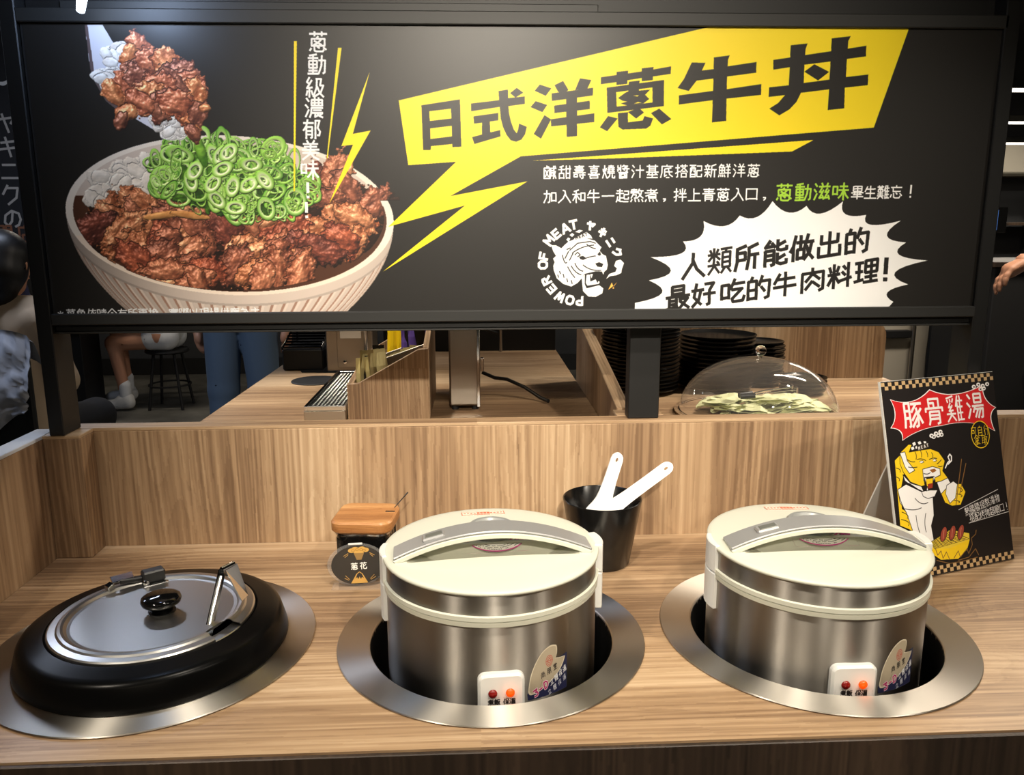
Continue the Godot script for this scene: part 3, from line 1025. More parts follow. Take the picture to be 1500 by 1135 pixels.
# ------------------------------------------------------------------ jar, name tag, cup, paddles
func build_small_things() -> void:
	# square ribbed jar with an acacia lid
	var jar := thing("onion_jar", "square black ribbed jar with an acacia wood lid", "jar", Vector3(-0.182, CT, -1.243))
	jar.rotation.y = -0.10
	var outline := PackedVector2Array()
	for p in round_rect(0.084, 0.084, 0.018, 8):
		outline.append(p)
	var st := begin()
	add_slab(st, outline, 0.070, 0.002, Basis(Vector3(1, 0, 0), -PI / 2), Vector3(0, 0.036, 0))
	part("jar_body", st.commit(), M["jar_black"], jar)
	var ribs := begin()
	var r2 := round_rect(0.0845, 0.0845, 0.018, 8)
	for k in 120:
		var u := k / 120.0 * r2.size()
		var p := r2[int(u) % r2.size()].lerp(r2[(int(u) + 1) % r2.size()], u - floorf(u))
		add_box(ribs, Vector3(0.0011, 0.060, 0.0011), Vector3(p.x, 0.034, p.y), 0.0003)
	part("ribbing", ribs.commit(), M["jar_black"], jar)
	st = begin()
	add_slab(st, round_rect(0.088, 0.088, 0.018, 8), 0.005, 0.001, Basis(Vector3(1, 0, 0), -PI / 2), Vector3(0, 0.0735, 0))
	part("steel_collar", st.commit(), M["chrome"], jar)
	st = begin()
	add_slab(st, round_rect(0.098, 0.096, 0.020, 8), 0.019, 0.003, Basis(Vector3(1, 0, 0), -PI / 2), Vector3(0, 0.0857, 0))
	var lid := part("wooden_lid", st.commit(), M["acacia_wood"], jar)
	lid.set_meta("label", "orange-brown acacia lid with a spoon slot")
	part("spoon_slot", box(Vector3(0.016, 0.001, 0.006), 0.0003), M["black_matte"], lid, Vector3(0.038, 0.0948, -0.008))
	single("serving_pin", tube([Vector3(0, 0, 0), Vector3(0.022, 0.022, -0.012)], [0.0006, 0.0011], 6), M["black_plastic"], "thin dark metal spoon handle sticking out of the jar lid", "spoon", Vector3(-0.138, 0.946, -1.262))
	# oval acrylic name tag leaning against the jar
	var tagm := print_material("tag_print", name_tag_image(), 0.25)
	var plate := thing("name_tag", "oval black and gold acrylic name tag in front of the onion jar", "name tag", Vector3(-0.189, CT, -1.176))
	var lean := Vector3(-0.12, 0.06, 0)
	var acr := part("acrylic_plate", slab(ellipse(0.046, 0.0335, 48), 0.003, 0.0006), M["clear_acrylic"], plate, Vector3(0, 0.0355, 0), lean)
	part("printed_oval", slab(ellipse(0.0405, 0.0305, 48), 0.0006), tagm, acr, Vector3(0.001, -0.0005, 0.0020))
	part("top_hook", box(Vector3(0.022, 0.003, 0.004), 0.0008), M["white_plastic"], acr, Vector3(-0.002, 0.0325, 0.001))
	part("base_plate", box(Vector3(0.078, 0.002, 0.026), 0.0006), M["clear_acrylic"], plate, Vector3(0.0, 0.001, 0.004))
	# black cup and two rice paddles
	var cup := thing("utensil_cup", "tall glossy black tapered cup holding two white rice paddles", "cup", Vector3(0.204, CT, -1.247))
	part("cup_wall", lathe([Vector2(0.0, 0.0), Vector2(0.044, 0.0), Vector2(0.0465, 0.003), Vector2(0.0645, 0.1085), Vector2(0.0648, 0.1115), Vector2(0.0635, 0.1125), Vector2(0.0618, 0.1110), Vector2(0.0440, 0.006), Vector2(0.0, 0.005)], 72, 40.0), M["black_glaze"], cup)
	paddle(Vector3(0.1995, 0.938, -1.240), Vector3(0.2315, 1.036, -1.252), 0.0, "white rice paddle standing upright in the black cup")
	paddle(Vector3(0.2005, 0.934, -1.234), Vector3(0.3175, 1.018, -1.244), 0.0, "white rice paddle leaning far over the cup rim")

func paddle(a: Vector3, b: Vector3, roll: float, label: String) -> void:
	var d := b - a
	var length := d.length()
	# outline along +y from the blade (below) to the tip (above)
	var half := [[-0.030, 0.010], [-0.026, 0.017], [-0.015, 0.0225], [0.0, 0.0235], [0.006, 0.021], [0.013, 0.0172], [0.022, 0.0138], [0.035, 0.0118], [0.055, 0.0106], [0.085, 0.0102], [length - 0.012, 0.0102], [length - 0.006, 0.0088], [length - 0.002, 0.0055], [length, 0.0015]]
	var poly := PackedVector2Array()
	for q in half:
		poly.append(Vector2(q[1], q[0]))
	half.reverse()
	for q in half:
		poly.append(Vector2(-q[1], q[0]))
	var y := d.normalized()
	var z := (Vector3(0.15, 0.35, 1.0) - y * Vector3(0.15, 0.35, 1.0).dot(y)).normalized()
	var x := y.cross(z).normalized()
	var cg := CSGPolygon3D.new()
	cg.name = numbered("rice_paddle")
	cg.polygon = poly
	cg.depth = 0.0042
	cg.material = M["paddle_plastic"]
	add_child(cg)
	cg.transform = Transform3D(Basis(x, y, z), a)
	var hole := CSGCylinder3D.new()
	hole.name = "hole"
	hole.operation = CSGShape3D.OPERATION_SUBTRACTION
	hole.radius = 0.0024
	hole.height = 0.03
	hole.sides = 16
	hole.material = M["paddle_plastic"]
	cg.add_child(hole, true)
	hole.rotation.x = PI / 2
	hole.scale = Vector3(1, 1, 1.6)
	hole.position = Vector3(0, length - 0.0125, 0)
	tag(cg, label, "rice paddle", "rice paddles in the cup")

# ------------------------------------------------------------------ standing menu card
func build_menu_card() -> void:
	var w := 0.246
	var h := 0.315
	var bl := Vector3(0.6603, CT, -1.1361)
	var br := Vector3(0.8937, CT, -1.2147)
	var x := (br - bl).normalized()
	var y := Vector3(-0.0799, 0.9681, -0.2373).normalized()
	var z := x.cross(y).normalized()
	var t := thing("menu_card", "tilted black menu card with red banner and tiger drawing on a foam board", "menu board", (bl + br) * 0.5 + Vector3(0, 0.001, 0))
	t.basis = Basis(x, y, z)
	part("foam_board", slab(PackedVector2Array([Vector2(-w / 2, 0), Vector2(w / 2, 0), Vector2(w / 2, h), Vector2(-w / 2, h)]), 0.005, 0.0004), M["white_plastic"], t, Vector3(0, 0.0008, -0.0027))
	var pm := print_material("card_print", card_picture(), 0.45, false)
	part("printed_sheet", print_slab(w - 0.001, h - 0.001, 0.0004), pm, t, Vector3(0, h / 2 + 0.0008, 0.0002))
	# fold-out strut behind the board
	var st := begin()
	var foot := Vector3(-0.05, 0.0, -0.128)
	quad(st, Vector3(-0.108, 0.20, -0.006), Vector3(-0.03, 0.20, -0.006), foot + Vector3(0.03, 0.033, 0), foot + Vector3(-0.058, 0.033, 0), Vector3(0, 0, 1))
	quad(st, Vector3(-0.108, 0.20, -0.009), Vector3(-0.03, 0.20, -0.009), foot + Vector3(0.03, 0.033, -0.003), foot + Vector3(-0.058, 0.033, -0.003), Vector3(0, 0, -1))
	for e in [-1.0, 1.0]:
		var tx := -0.108 if e < 0 else -0.03
		var bx := foot.x + (-0.058 if e < 0 else 0.03)
		quad(st, Vector3(tx, 0.20, -0.006), Vector3(bx, 0.033, foot.z), Vector3(bx, 0.033, foot.z - 0.003), Vector3(tx, 0.20, -0.009), Vector3(e, 0, 0))
	part("strut", st.commit(), M["white_plastic"], t)

# ------------------------------------------------------------------ self-service island behind the backboard
const IT := 1.0

func build_island() -> void:
	var poly := nums("-0.585 1.398 -0.572 2.48 -0.488 2.23 -0.30 2.21 -0.30 2.62 0.262 2.62 0.262 2.066 1.085 2.066 1.085 1.398")
	for k in poly.size():
		poly[k].y = -poly[k].y
	var flat := PackedVector2Array()
	for p in poly:
		flat.append(Vector2(p.x, -p.y))
	var st := begin()
	# outline lies in x and z: turn the slab flat
	add_slab(st, flat, 0.034, 0.001, Basis(Vector3(1, 0, 0), -PI / 2), Vector3(0, 0, 0))
	single("island_worktop", st.commit(), M["island_wood"], "light wood worktop of the self-service island behind the backboard", "worktop", Vector3(0, IT - 0.017, 0))
	var cab := thing("island_cabinet", "dark wood cabinet under the self-service island", "cabinet", Vector3(0.25, 0, -1.73))
	part("carcass", box(Vector3(1.62, 0.962, 0.64), 0.002), M["shade_and_dark_wood"], cab, Vector3(0, 0.481, 0))
	part("carcass", box(Vector3(0.54, 0.962, 0.52), 0.002), M["shade_and_dark_wood"], cab, Vector3(-0.27, 0.481, -0.59))
	# end panel with a rounded corner behind the plates
	var ep := PackedVector2Array([Vector2(0.30, 0.0), Vector2(1.08, 0.0), Vector2(1.08, 0.11)])
	for k in 7:
		var a := PI / 2 * k / 6.0
		ep.append(Vector2(1.035 + 0.045 * cos(a), 0.11 + 0.045 * sin(a)))
	ep.append(Vector2(0.30, 0.155))
	single("end_board", slab(ep, 0.018, 0.0008), M["panel_wood"], "wood back panel with rounded corner behind the black plates", "panel", Vector3(0, IT + 0.0005, -2.057))
	# sloping divider board
	var dv := nums("-1.445 0 -2.045 0 -2.045 0.163 -1.985 0.158 -1.445 0.0665")
	var ds := begin()
	add_slab(ds, dv, 0.026, 0.001, Basis(Vector3(0, 1, 0), -PI / 2) , Vector3.ZERO)
	single("divider_board", ds.commit(), M["rack_wood"], "sloping wood divider board beside the tallest plate stack", "divider", Vector3(0.273, IT + 0.0005, 0))
	build_rack()
	build_dispenser()
	build_plates()
	build_cloche()

func build_rack() -> void:
	var t := thing("sachet_rack", "wood sachet rack with sloping front full of packets", "rack", Vector3(-0.184, IT, -1.645))
	t.rotation.y = 0.0
	var front := nums("-0.085 0 0.085 0 0.085 0.152 0.064 0.150 -0.062 0.080 -0.085 0.079")
	part("front_panel", slab(front, 0.012, 0.0008), M["rack_wood"], t, Vector3(0, 0.0005, -0.006))
	var side := func(x: float, h0: float, h1: float) -> void:
		var p := PackedVector2Array([Vector2(0, 0), Vector2(0.26, 0), Vector2(0.26, h1), Vector2(0, h0)])
		var s := begin()
		add_slab(s, p, 0.012, 0.0008, Basis(Vector3(0, 1, 0), PI / 2), Vector3.ZERO)
		part("side_panel", s.commit(), M["rack_wood"], t, Vector3(x, 0.0005, -0.0125))
	side.call(-0.079, 0.079, 0.10)
	side.call(0.079, 0.152, 0.20)
	var bk := nums("-0.085 0 0.085 0 0.085 0.20 -0.085 0.10")
	part("back_panel", slab(bk, 0.012, 0.0008), M["rack_wood"], t, Vector3(0, 0.0005, -0.279))
	part("floor_panel", box(Vector3(0.146, 0.01, 0.256), 0.0005), M["rack_wood"], t, Vector3(0, 0.0095, -0.144))
	for k in 2:
		var dp := nums("-0.072 0 0.072 0 0.072 0.135 -0.072 0.085")
		part("bay_divider", slab(dp, 0.004, 0.0005), M["sheet_steel"], t, Vector3(0, 0.015, -0.085 - 0.085 * k))
	# packets: gold ones in the first bays, yellow and purple ones behind
	var rng := RandomNumberGenerator.new()
	rng.seed = 42
	for k in 7:
		packet(Vector3(-0.245 + 0.0085 * k, 1.042 + 0.002 * k, -1.695 - 0.005 * (k % 2)), Vector2(0.030, 0.080 + rng.randf() * 0.022), "gold_foil" if k % 3 != 2 else "dark_foil", rng, "gold sachet standing upright, %s from the low end of the rack" % NTH[k], "gold sachets in the low rack bay", 0.7)
	for k in 8:
		packet(Vector3(-0.192 + 0.0085 * k, 1.070 + 0.0040 * k, -1.735), Vector2(0.034, 0.048), "gold_foil", rng, "cream gold sachet fanned out, %s in the middle rack bay" % NTH[k], "gold sachets fanned in the middle bay", 0.5)
	for k in 7:
		packet(Vector3(-0.190 + 0.0110 * k, 1.098 + 0.003 * k, -1.815 - 0.004 * (k % 2)), Vector2(0.026, 0.118), "yellow_foil", rng, "yellow sachet, %s from the left in the back rack bay" % NTH[k], "yellow sachets in the back bay", 0.2)
	for k in 6:
		packet(Vector3(-0.156 + 0.0090 * k, 1.106 + 0.006 * k, -1.785 - 0.004 * (k % 2)), Vector2(0.024, 0.066), "purple_foil" if k % 3 != 1 else "dark_foil", rng, "purple or dark sachet, %s before the yellow sachets" % NTH[k], "purple sachets in the back bay", 0.2)

func packet(at: Vector3, size: Vector2, mat: String, rng: RandomNumberGenerator, label: String, group: String, turn: float) -> void:
	var st := begin()
	# pillow packet with crimped ends
	var w := size.x * 0.5
	var h := size.y
	var cols := [-1.0, -0.5, 0.0, 0.5, 1.0]
	var rows := [0.0, 0.08, 0.3, 0.6, 0.92, 1.0]
	var fat := [0.0, 0.0, 0.9, 1.0, 0.0, 0.0]
	for s in [1.0, -1.0]:
		for i in 5:
			for j in 4:
				var v: Array[Vector3] = []
				for q in [[i, j], [i, j + 1], [i + 1, j + 1], [i + 1, j]]:
					var c: float = cols[q[1]]
					v.append(Vector3(c * w, rows[q[0]] * h, s * (0.0006 + 0.0032 * fat[q[0]] * (1.0 - c * c))))
				quad(st, v[0], v[1], v[2], v[3], Vector3(0, 0, s))
	single("sachet", st.commit(), M[mat], label, "sachet", at, Vector3(-0.1 - rng.randf() * 0.15, turn + (rng.randf() - 0.5) * 0.4, (rng.randf() - 0.5) * 0.3), group)

func build_dispenser() -> void:
	# perforated drip tray beside the rack
	var tr := thing("drip_tray", "stainless drip tray with perforated grid beside the sachet rack", "drip tray", Vector3(-0.318, IT, -1.86))
	part("pan", box(Vector3(0.088, 0.022, 0.42), 0.002), M["sheet_steel"], tr, Vector3(0, 0.0115, 0))
	for s in [-1.0, 1.0]:
		part("rim_bar", box(Vector3(0.006, 0.010, 0.42), 0.001), M["chrome"], tr, Vector3(s * 0.041, 0.0272, 0))
		part("rim_bar", box(Vector3(0.076, 0.010, 0.006), 0.001), M["chrome"], tr, Vector3(0, 0.0272, s * 0.207))
	var gb := begin()
	for k in 9:
		add_box(gb, Vector3(0.0035, 0.002, 0.40), Vector3(-0.034 + 0.0085 * k, 0.0275, 0), 0.0004)
	for k in 40:
		add_box(gb, Vector3(0.074, 0.002, 0.0035), Vector3(0, 0.0265, -0.20 + 0.0102 * k), 0.0004)
	var g := part("grid", gb.commit(), M["grid_steel"], tr)
	g.set_meta("kind", "stuff")
	part("drip_bed", box(Vector3(0.076, 0.001, 0.41), 0.0002), M["black_matte"], tr, Vector3(0, 0.0232, 0))
	# steel tower behind
	var tw := thing("drink_tower", "brushed steel drink tower with paper notice and round screw", "drink dispenser", Vector3(-0.355, IT, -2.30))
	part("column", box(Vector3(0.13, 0.50, 0.12), 0.003), M["sheet_steel"], tw, Vector3(0, 0.2505, 0))
	part("door_panel", box(Vector3(0.076, 0.46, 0.006), 0.001), M["sheet_steel"], tw, Vector3(0.005, 0.243, 0.063))
	part("paper_notice", box(Vector3(0.058, 0.10, 0.001), 0.0002), M["paper"], tw, Vector3(0.006, 0.145, 0.0668))
	part("screw", lathe([Vector2(0, 0), Vector2(0.006, 0), Vector2(0.005, 0.003), Vector2(0, 0.004)], 16, 40.0), M["chrome"], tw, Vector3(-0.012, 0.028, 0.066), Vector3(PI / 2, 0, 0))
	part("edge_bar", box(Vector3(0.010, 0.46, 0.010), 0.002), M["chrome"], tw, Vector3(0.048, 0.243, 0.066))
	# black slatted rest at the tower's left
	var gr := thing("slatted_rest", "black slatted metal rest left of the steel drink tower", "rack", Vector3(-0.49, IT, -2.36))
	part("tray", box(Vector3(0.115, 0.06, 0.20), 0.004), M["black_matte"], gr, Vector3(0, 0.031, 0))
	for k in 10:
		part("slat", box(Vector3(0.118, 0.004, 0.008), 0.001), M["black_gloss"], gr, Vector3(0, 0.066 + 0.0055 * k, 0.095 - 0.020 * k), Vector3(0.3, 0, 0))
	for s in [-1.0, 1.0]:
		part("side_wire", tube([Vector3(s * 0.055, 0.06, 0.10), Vector3(s * 0.055, 0.066, 0.10), Vector3(s * 0.055, 0.118, -0.095), Vector3(s * 0.055, 0.06, -0.095)], 0.003, 6), M["black_gloss"], gr)
	single("round_shadow_disc", lathe([Vector2(0, 0), Vector2(0.062, 0), Vector2(0.063, 0.0015), Vector2(0.061, 0.003), Vector2(0, 0.003)], 40, 30.0), M["black_matte"], "round shadow on the island before the drink tower, laid as a flat black disc", "mat", Vector3(-0.425, IT + 0.0005, -2.10))  # black disc drawn in place of a round cast shadow
	# steel cabinet in the middle bay, its cable, and a wood block
	var ap := thing("steel_appliance", "tall dark steel appliance standing in the middle bay of the island", "appliance", Vector3(-0.026, IT, -1.84))
	part("cabinet", box(Vector3(0.068, 0.50, 0.22), 0.004), M["sheet_steel"], ap, Vector3(0, 0.2605, 0))
	part("door_edge", box(Vector3(0.007, 0.50, 0.012), 0.001), M["chrome"], ap, Vector3(0.030, 0.2605, 0.116))
	part("hinge", box(Vector3(0.008, 0.03, 0.012), 0.001), M["chrome"], ap, Vector3(0.0385, 0.10, 0.09))
	for s in [-1.0, 1.0]:
		for q in [-1.0, 1.0]:
			part("foot", lathe([Vector2(0, 0), Vector2(0.008, 0), Vector2(0.008, 0.011), Vector2(0, 0.0115)], 12), M["black_matte"], ap, Vector3(s * 0.022, 0.0, q * 0.09))
	single("power_cable", tube([Vector3(0.0, 0.05, 0), Vector3(0.03, 0.038, 0.01), Vector3(0.06, 0.034, 0.01), Vector3(0.10, 0.022, 0.05), Vector3(0.135, 0.006, 0.10), Vector3(0.15, 0.005, 0.13)], 0.0045, 8), M["black_plastic"], "thick black power cable curling out of the steel appliance", "cable", Vector3(0.014, IT + 0.001, -1.92))
	# dark surround of the bay at its far side
	var sc := thing("bay_screen", "dark board closing the far side of the island bay", "panel", Vector3(-0.02, IT, -2.60))
	part("board", box(Vector3(0.56, 0.42, 0.02), 0.001), M["hall_dark"], sc, Vector3(0, 0.2105, 0))
	part("pole", tube([Vector3(0.10, 0.001, 0.03), Vector3(0.10, 0.42, 0.03)], 0.005, 8), M["sheet_steel"], sc)
	part("hanging_cable", tube([Vector3(-0.06, 0.25, 0.02), Vector3(-0.05, 0.16, 0.03), Vector3(0.0, 0.09, 0.03), Vector3(0.09, 0.06, 0.03)], 0.005, 8), M["black_plastic"], sc)

func plate_mesh(r: float) -> ArrayMesh:
	return lathe([Vector2(0.0, 0.0), Vector2(r * 0.62, 0.0), Vector2(r * 0.66, 0.002), Vector2(r * 0.94, 0.0075), Vector2(r, 0.0125), Vector2(r * 0.997, 0.0145), Vector2(r * 0.975, 0.0142), Vector2(r * 0.92, 0.0098), Vector2(r * 0.64, 0.0048), Vector2(0.0, 0.0045)], 48, 40.0)

func build_plates() -> void:
	var rng := RandomNumberGenerator.new()
	rng.seed = 8
	var stacks := [
		[Vector3(0.402, IT, -1.925), 0.095, 19, 0.0092, "black plate, %s from the top of the tall stack behind the centre post", "plates in the tall stack"],
		[Vector3(0.598, IT, -1.945), 0.093, 13, 0.0102, "large black plate, %s from the top of the stack behind the cloche", "plates in the wide stack"],
		[Vector3(0.722, IT, -1.985), 0.060, 11, 0.0098, "small black plate, %s from the top of the stack against the end panel", "plates in the narrow stack"],
		[Vector3(0.790, IT, -1.868), 0.055, 4, 0.0088, "small black plate, %s from the top of the low stack right of the cloche", "plates in the low stack"],
	]
	for s in stacks:
		var me := plate_mesh(s[1])
		for k in s[2]:
			single("plate", me, M["black_glaze"], (s[4] as String) % NTH[s[2] - 1 - k], "plate", s[0] + Vector3((rng.randf() - 0.5) * 0.004, 0.0006 + k * s[3], (rng.randf() - 0.5) * 0.004), Vector3.ZERO, s[5])

func build_cloche() -> void:
	var c := Vector3(0.603, IT, -1.655)
	single("serving_tray", lathe([Vector2(0, 0), Vector2(0.166, 0), Vector2(0.175, 0.004), Vector2(0.176, 0.007), Vector2(0.172, 0.007), Vector2(0.165, 0.004), Vector2(0, 0.004)], 64, 40.0), M["island_wood"], "round pale wood serving tray under the glass cloche", "tray", c + Vector3(0, 0.0006, 0))
	var t := thing("glass_cloche", "clear glass dome cloche with a round knob over sliced onion leaves", "cloche", c + Vector3(0, 0.006, 0))
	var pr: Array = []
	for k in 25:
		var a := PI / 2 * k / 24.0
		pr.append(Vector2(0.165 * pow(cos(a), 0.92) if k < 24 else 0.0, 0.118 * sin(a)))
	part("dome", lathe(pr, 64, 60.0), M["clear_glass"], t)
	part("dome_rim", lathe([Vector2(0.1645, -0.001), Vector2(0.1665, 0.0), Vector2(0.1665, 0.003), Vector2(0.1645, 0.004), Vector2(0.1635, 0.0015), Vector2(0.1645, -0.001)], 64, 60.0), M["solid_glass"], t)
	var kp: Array = [Vector2(0.0, 0.1175), Vector2(0.0045, 0.1175), Vector2(0.0045, 0.1215)]
	for k in 13:
		var a := -1.15 + (PI / 2 + 1.15) * k / 12.0
		kp.append(Vector2(0.0118 * cos(a) if k < 12 else 0.0, 0.1325 + 0.0118 * sin(a)))
	part("knob", lathe(kp, 32, 60.0), M["solid_glass"], t)
	# pale leaves in a heap
	var rng := RandomNumberGenerator.new()
	rng.seed = 77
	for k in 44:
		var st := begin()
		var l := 0.035 + rng.randf() * 0.02
		var w := 0.016 + rng.randf() * 0.010
		var bend := 0.006 + rng.randf() * 0.006
		var grid: Array = []
		for i in 7:
			var u := -1.0 + 2.0 * i / 6.0
			var row: Array[Vector3] = []
			for j in 5:
				var v := -1.0 + 2.0 * j / 4.0
				var ww := w * sqrt(maxf(1.0 - u * u * 0.9, 0.05))
				row.append(Vector3(u * l, bend * (1.0 - u * u) + 0.004 * v * v + 0.0015 * sin(u * 9.0 + k), v * ww))
			grid.append(row)
		for i in 6:
			for j in 4:
				quad(st, grid[i][j], grid[i][j + 1], grid[i + 1][j + 1], grid[i + 1][j], Vector3.UP)
				var dn := Vector3(0, -0.0008, 0)
				quad(st, grid[i][j] + dn, grid[i][j + 1] + dn, grid[i + 1][j + 1] + dn, grid[i + 1][j] + dn, Vector3.DOWN)
		var a := rng.randf() * TAU
		var r := sqrt(rng.randf()) * 0.108
		var p := Vector3(cos(a) * r * 1.15, 0.007 + (1.0 - r / 0.12) * 0.011 + rng.randf() * 0.004, sin(a) * r * 0.8)
		single("onion_leaf", st.commit(), M["pale_leaf"], "pale green onion leaf in the heap under the glass cloche", "leaf", c + p, Vector3((rng.randf() - 0.5) * 0.5, (rng.randf() - 0.5) * 1.2, (rng.randf() - 0.5) * 0.5), "onion leaves under the cloche")
	var tg := thing("serving_tongs", "steel serving tongs with black grip lying on the onion leaves", "tongs", c + Vector3(0.02, 0.040, 0.0))
	for s in [-1.0, 1.0]:
		part("arm", tube([Vector3(-0.055, 0.0, s * 0.003), Vector3(0.0, 0.010, s * 0.012), Vector3(0.055, 0.016, s * 0.013)], 0.003, 8, 0.5), M["chrome"], tg)
		part("grip", tube([Vector3(-0.060, 0.001, s * 0.004), Vector3(-0.03, 0.004, s * 0.010)], 0.006, 8), M["black_plastic"], tg)
		part("claw", box(Vector3(0.004, 0.014, 0.014), 0.001), M["chrome"], tg, Vector3(0.057, 0.015, s * 0.013))

# ------------------------------------------------------------------ dining hall behind
func build_hall() -> void:
	var cool := Color8(214, 228, 255)
	strip_light(Vector3(-2.2, 2.55, -2.9), 1.6, 0.5, 3.0, cool, "long white strip light over the ponytailed diner")
	strip_light(Vector3(-2.6, 2.62, -5.6), 1.6, 0.0, 2.2, Color8(255, 240, 220), "long white strip light over the bar stool table")
	strip_light(Vector3(3.25, 2.20, -5.0), 1.6, 0.0, 2.5, Color8(255, 244, 225), "long white strip light hung lowest on the right side of the hall")
	strip_light(Vector3(3.9, 2.18, -6.4), 1.6, 0.0, 2.0, Color8(255, 244, 225), "long white strip light in the second row of the hall right side")
	strip_light(Vector3(4.5, 2.10, -7.2), 1.6, 0.0, 2.0, Color8(255, 244, 225), "long white strip light nearest the back wall on the right")
	strip_light(Vector3(0.1, 2.7, 2.6), 2.2, 0.0, 2.0, Color8(255, 236, 205), "long white strip light hanging behind the viewer's aisle")
	strip_light(Vector3(1.75, 2.62, -2.45), 1.2, 0.3, 3.6, Color8(255, 240, 220), "added short strip light brightening the pale wall panel and the diner in white")  # added lamp, there to light the pale panel and the diner
	# cool white tube lamp standing off the upper left end of the sign frame
	var tl := thing("tube_lamp", "short cool white tube lamp above the left end of the sign", "lamp", Vector3(-0.562, 1.714, -1.266))
	part("tube", tube([Vector3(-0.004, -0.006, -0.006), Vector3(0.055, 0.075, 0.075)], [0.006, 0.014], 12), M["tube_glow"], tl)
	part("bracket", tube([Vector3(0.055, 0.080, 0.078), Vector3(0.055, 0.16, 0.0), Vector3(0.055, 0.16, -0.075)], 0.006, 8), M["frame_black"], tl)
	var ol := OmniLight3D.new()
	ol.name = "tube_glow_lamp"
	ol.light_color = Color8(190, 215, 255)
	ol.light_energy = 0.05
	ol.light_size = 0.03
	ol.omni_range = 6.0
	ol.omni_attenuation = 2.0
	ol.shadow_enabled = true
	tl.add_child(ol)
	ol.position = Vector3(0.045, 0.05, 0.085)
	# black banner with faint lettering
	var bn := thing("hanging_banner", "tall black banner with faint grey Japanese lettering", "banner", Vector3(-2.42, 0, -4.5))
	part("cloth", box(Vector3(0.42, 1.55, 0.008), 0.001), M["black_cloth"], bn, Vector3(0, 1.95, 0))
	part("lettering", print_slab(0.40, 1.10, 0.0006), print_material("banner_print", banner_image(), 0.8), bn, Vector3(0.02, 1.68, 0.0050))
	part("hanging_rod", tube([Vector3(-0.24, 2.73, 0), Vector3(0.24, 2.73, 0)], 0.008, 8), M["beam_black"], bn)
	for s in [-1.0, 1.0]:
		part("cord", tube([Vector3(s * 0.2, 2.73, 0), Vector3(s * 0.2, 3.0, 0)], 0.002, 6), M["beam_black"], bn)
	# right side: pale wall panels, dark column
	var col := thing("dark_cabinet", "tall dark service cabinet beside the standing diner in white", "cabinet", Vector3(2.20, 0, -3.25))
	part("carcass", box(Vector3(0.36, 1.235, 0.4), 0.004), M["hall_dark"], col, Vector3(0, 0.618, 0))
	part("top_board", box(Vector3(0.40, 0.02, 0.44), 0.002), M["shade_and_dark_wood"], col, Vector3(0, 1.246, 0))
	part("door_line", box(Vector3(0.16, 1.15, 0.006), 0.001), M["hall_dark"], col, Vector3(0.08, 0.60, 0.2035))
	var scn := thing("glass_screen", "pale frosted wall panel with steel pole behind the menu card", "partition", Vector3(2.0, 0, -3.62))
	part("panel", box(Vector3(0.56, 1.3, 0.02), 0.002), M["hall_panel"], scn, Vector3(0, 0.651, 0))
	part("pole", tube([Vector3(0.01, 0.001, 0.05), Vector3(0.01, 1.3, 0.05)], 0.010, 8), M["sheet_steel"], scn)
	part("shelf", box(Vector3(0.34, 0.035, 0.04), 0.003), M["black_matte"], scn, Vector3(-0.17, 0.905, 0.032))
	part("curved_leg", tube([Vector3(0.10, 0.0, 0.06), Vector3(0.10, 0.5, 0.06), Vector3(0.09, 0.80, 0.06), Vector3(0.11, 1.05, 0.06)], [0.012, 0.014, 0.018, 0.03], 8), M["black_matte"], scn)
	var mon := thing("order_screen", "small blue glowing order screen on the far side of the hall", "screen", Vector3(2.66, 1.42, -4.1))
	part("bezel", box(Vector3(0.16, 0.13, 0.02), 0.003), M["black_plastic"], mon)
	part("display", box(Vector3(0.075, 0.10, 0.003), 0.0005), M["blue_screen"], mon, Vector3(-0.01, 0, 0.0118))
	part("stand", tube([Vector3(0, -0.06, -0.008), Vector3(0, -1.419, -0.008)], 0.015, 8), M["black_plastic"], mon)
	var du := thing("air_duct", "pale grey air duct hanging under the ceiling on the right", "duct", Vector3(4.3, 1.86, -6.0))
	part("duct", box(Vector3(1.2, 0.20, 0.36), 0.01), M["hall_panel"], du)
	for s in [-1.0, 1.0]:
		part("hanger", tube([Vector3(s * 0.5, 0.09, 0), Vector3(s * 0.5, 1.13, 0)], 0.006, 6), M["beam_black"], du)
	var sh := thing("wall_shelves", "dark open shelves with dishes against the back wall on the right", "shelves", Vector3(4.3, 0, -7.6))
	for k in 4:
		part("shelf", box(Vector3(2.2, 0.03, 0.34), 0.003), M["shade_and_dark_wood"], sh, Vector3(0, 0.5 + 0.45 * k, 0))
	for s in [-1.0, 0.0, 1.0]:
		part("upright", box(Vector3(0.04, 1.95, 0.34), 0.003), M["hall_dark"], sh, Vector3(s * 1.09, 0.976, 0))
	build_people()

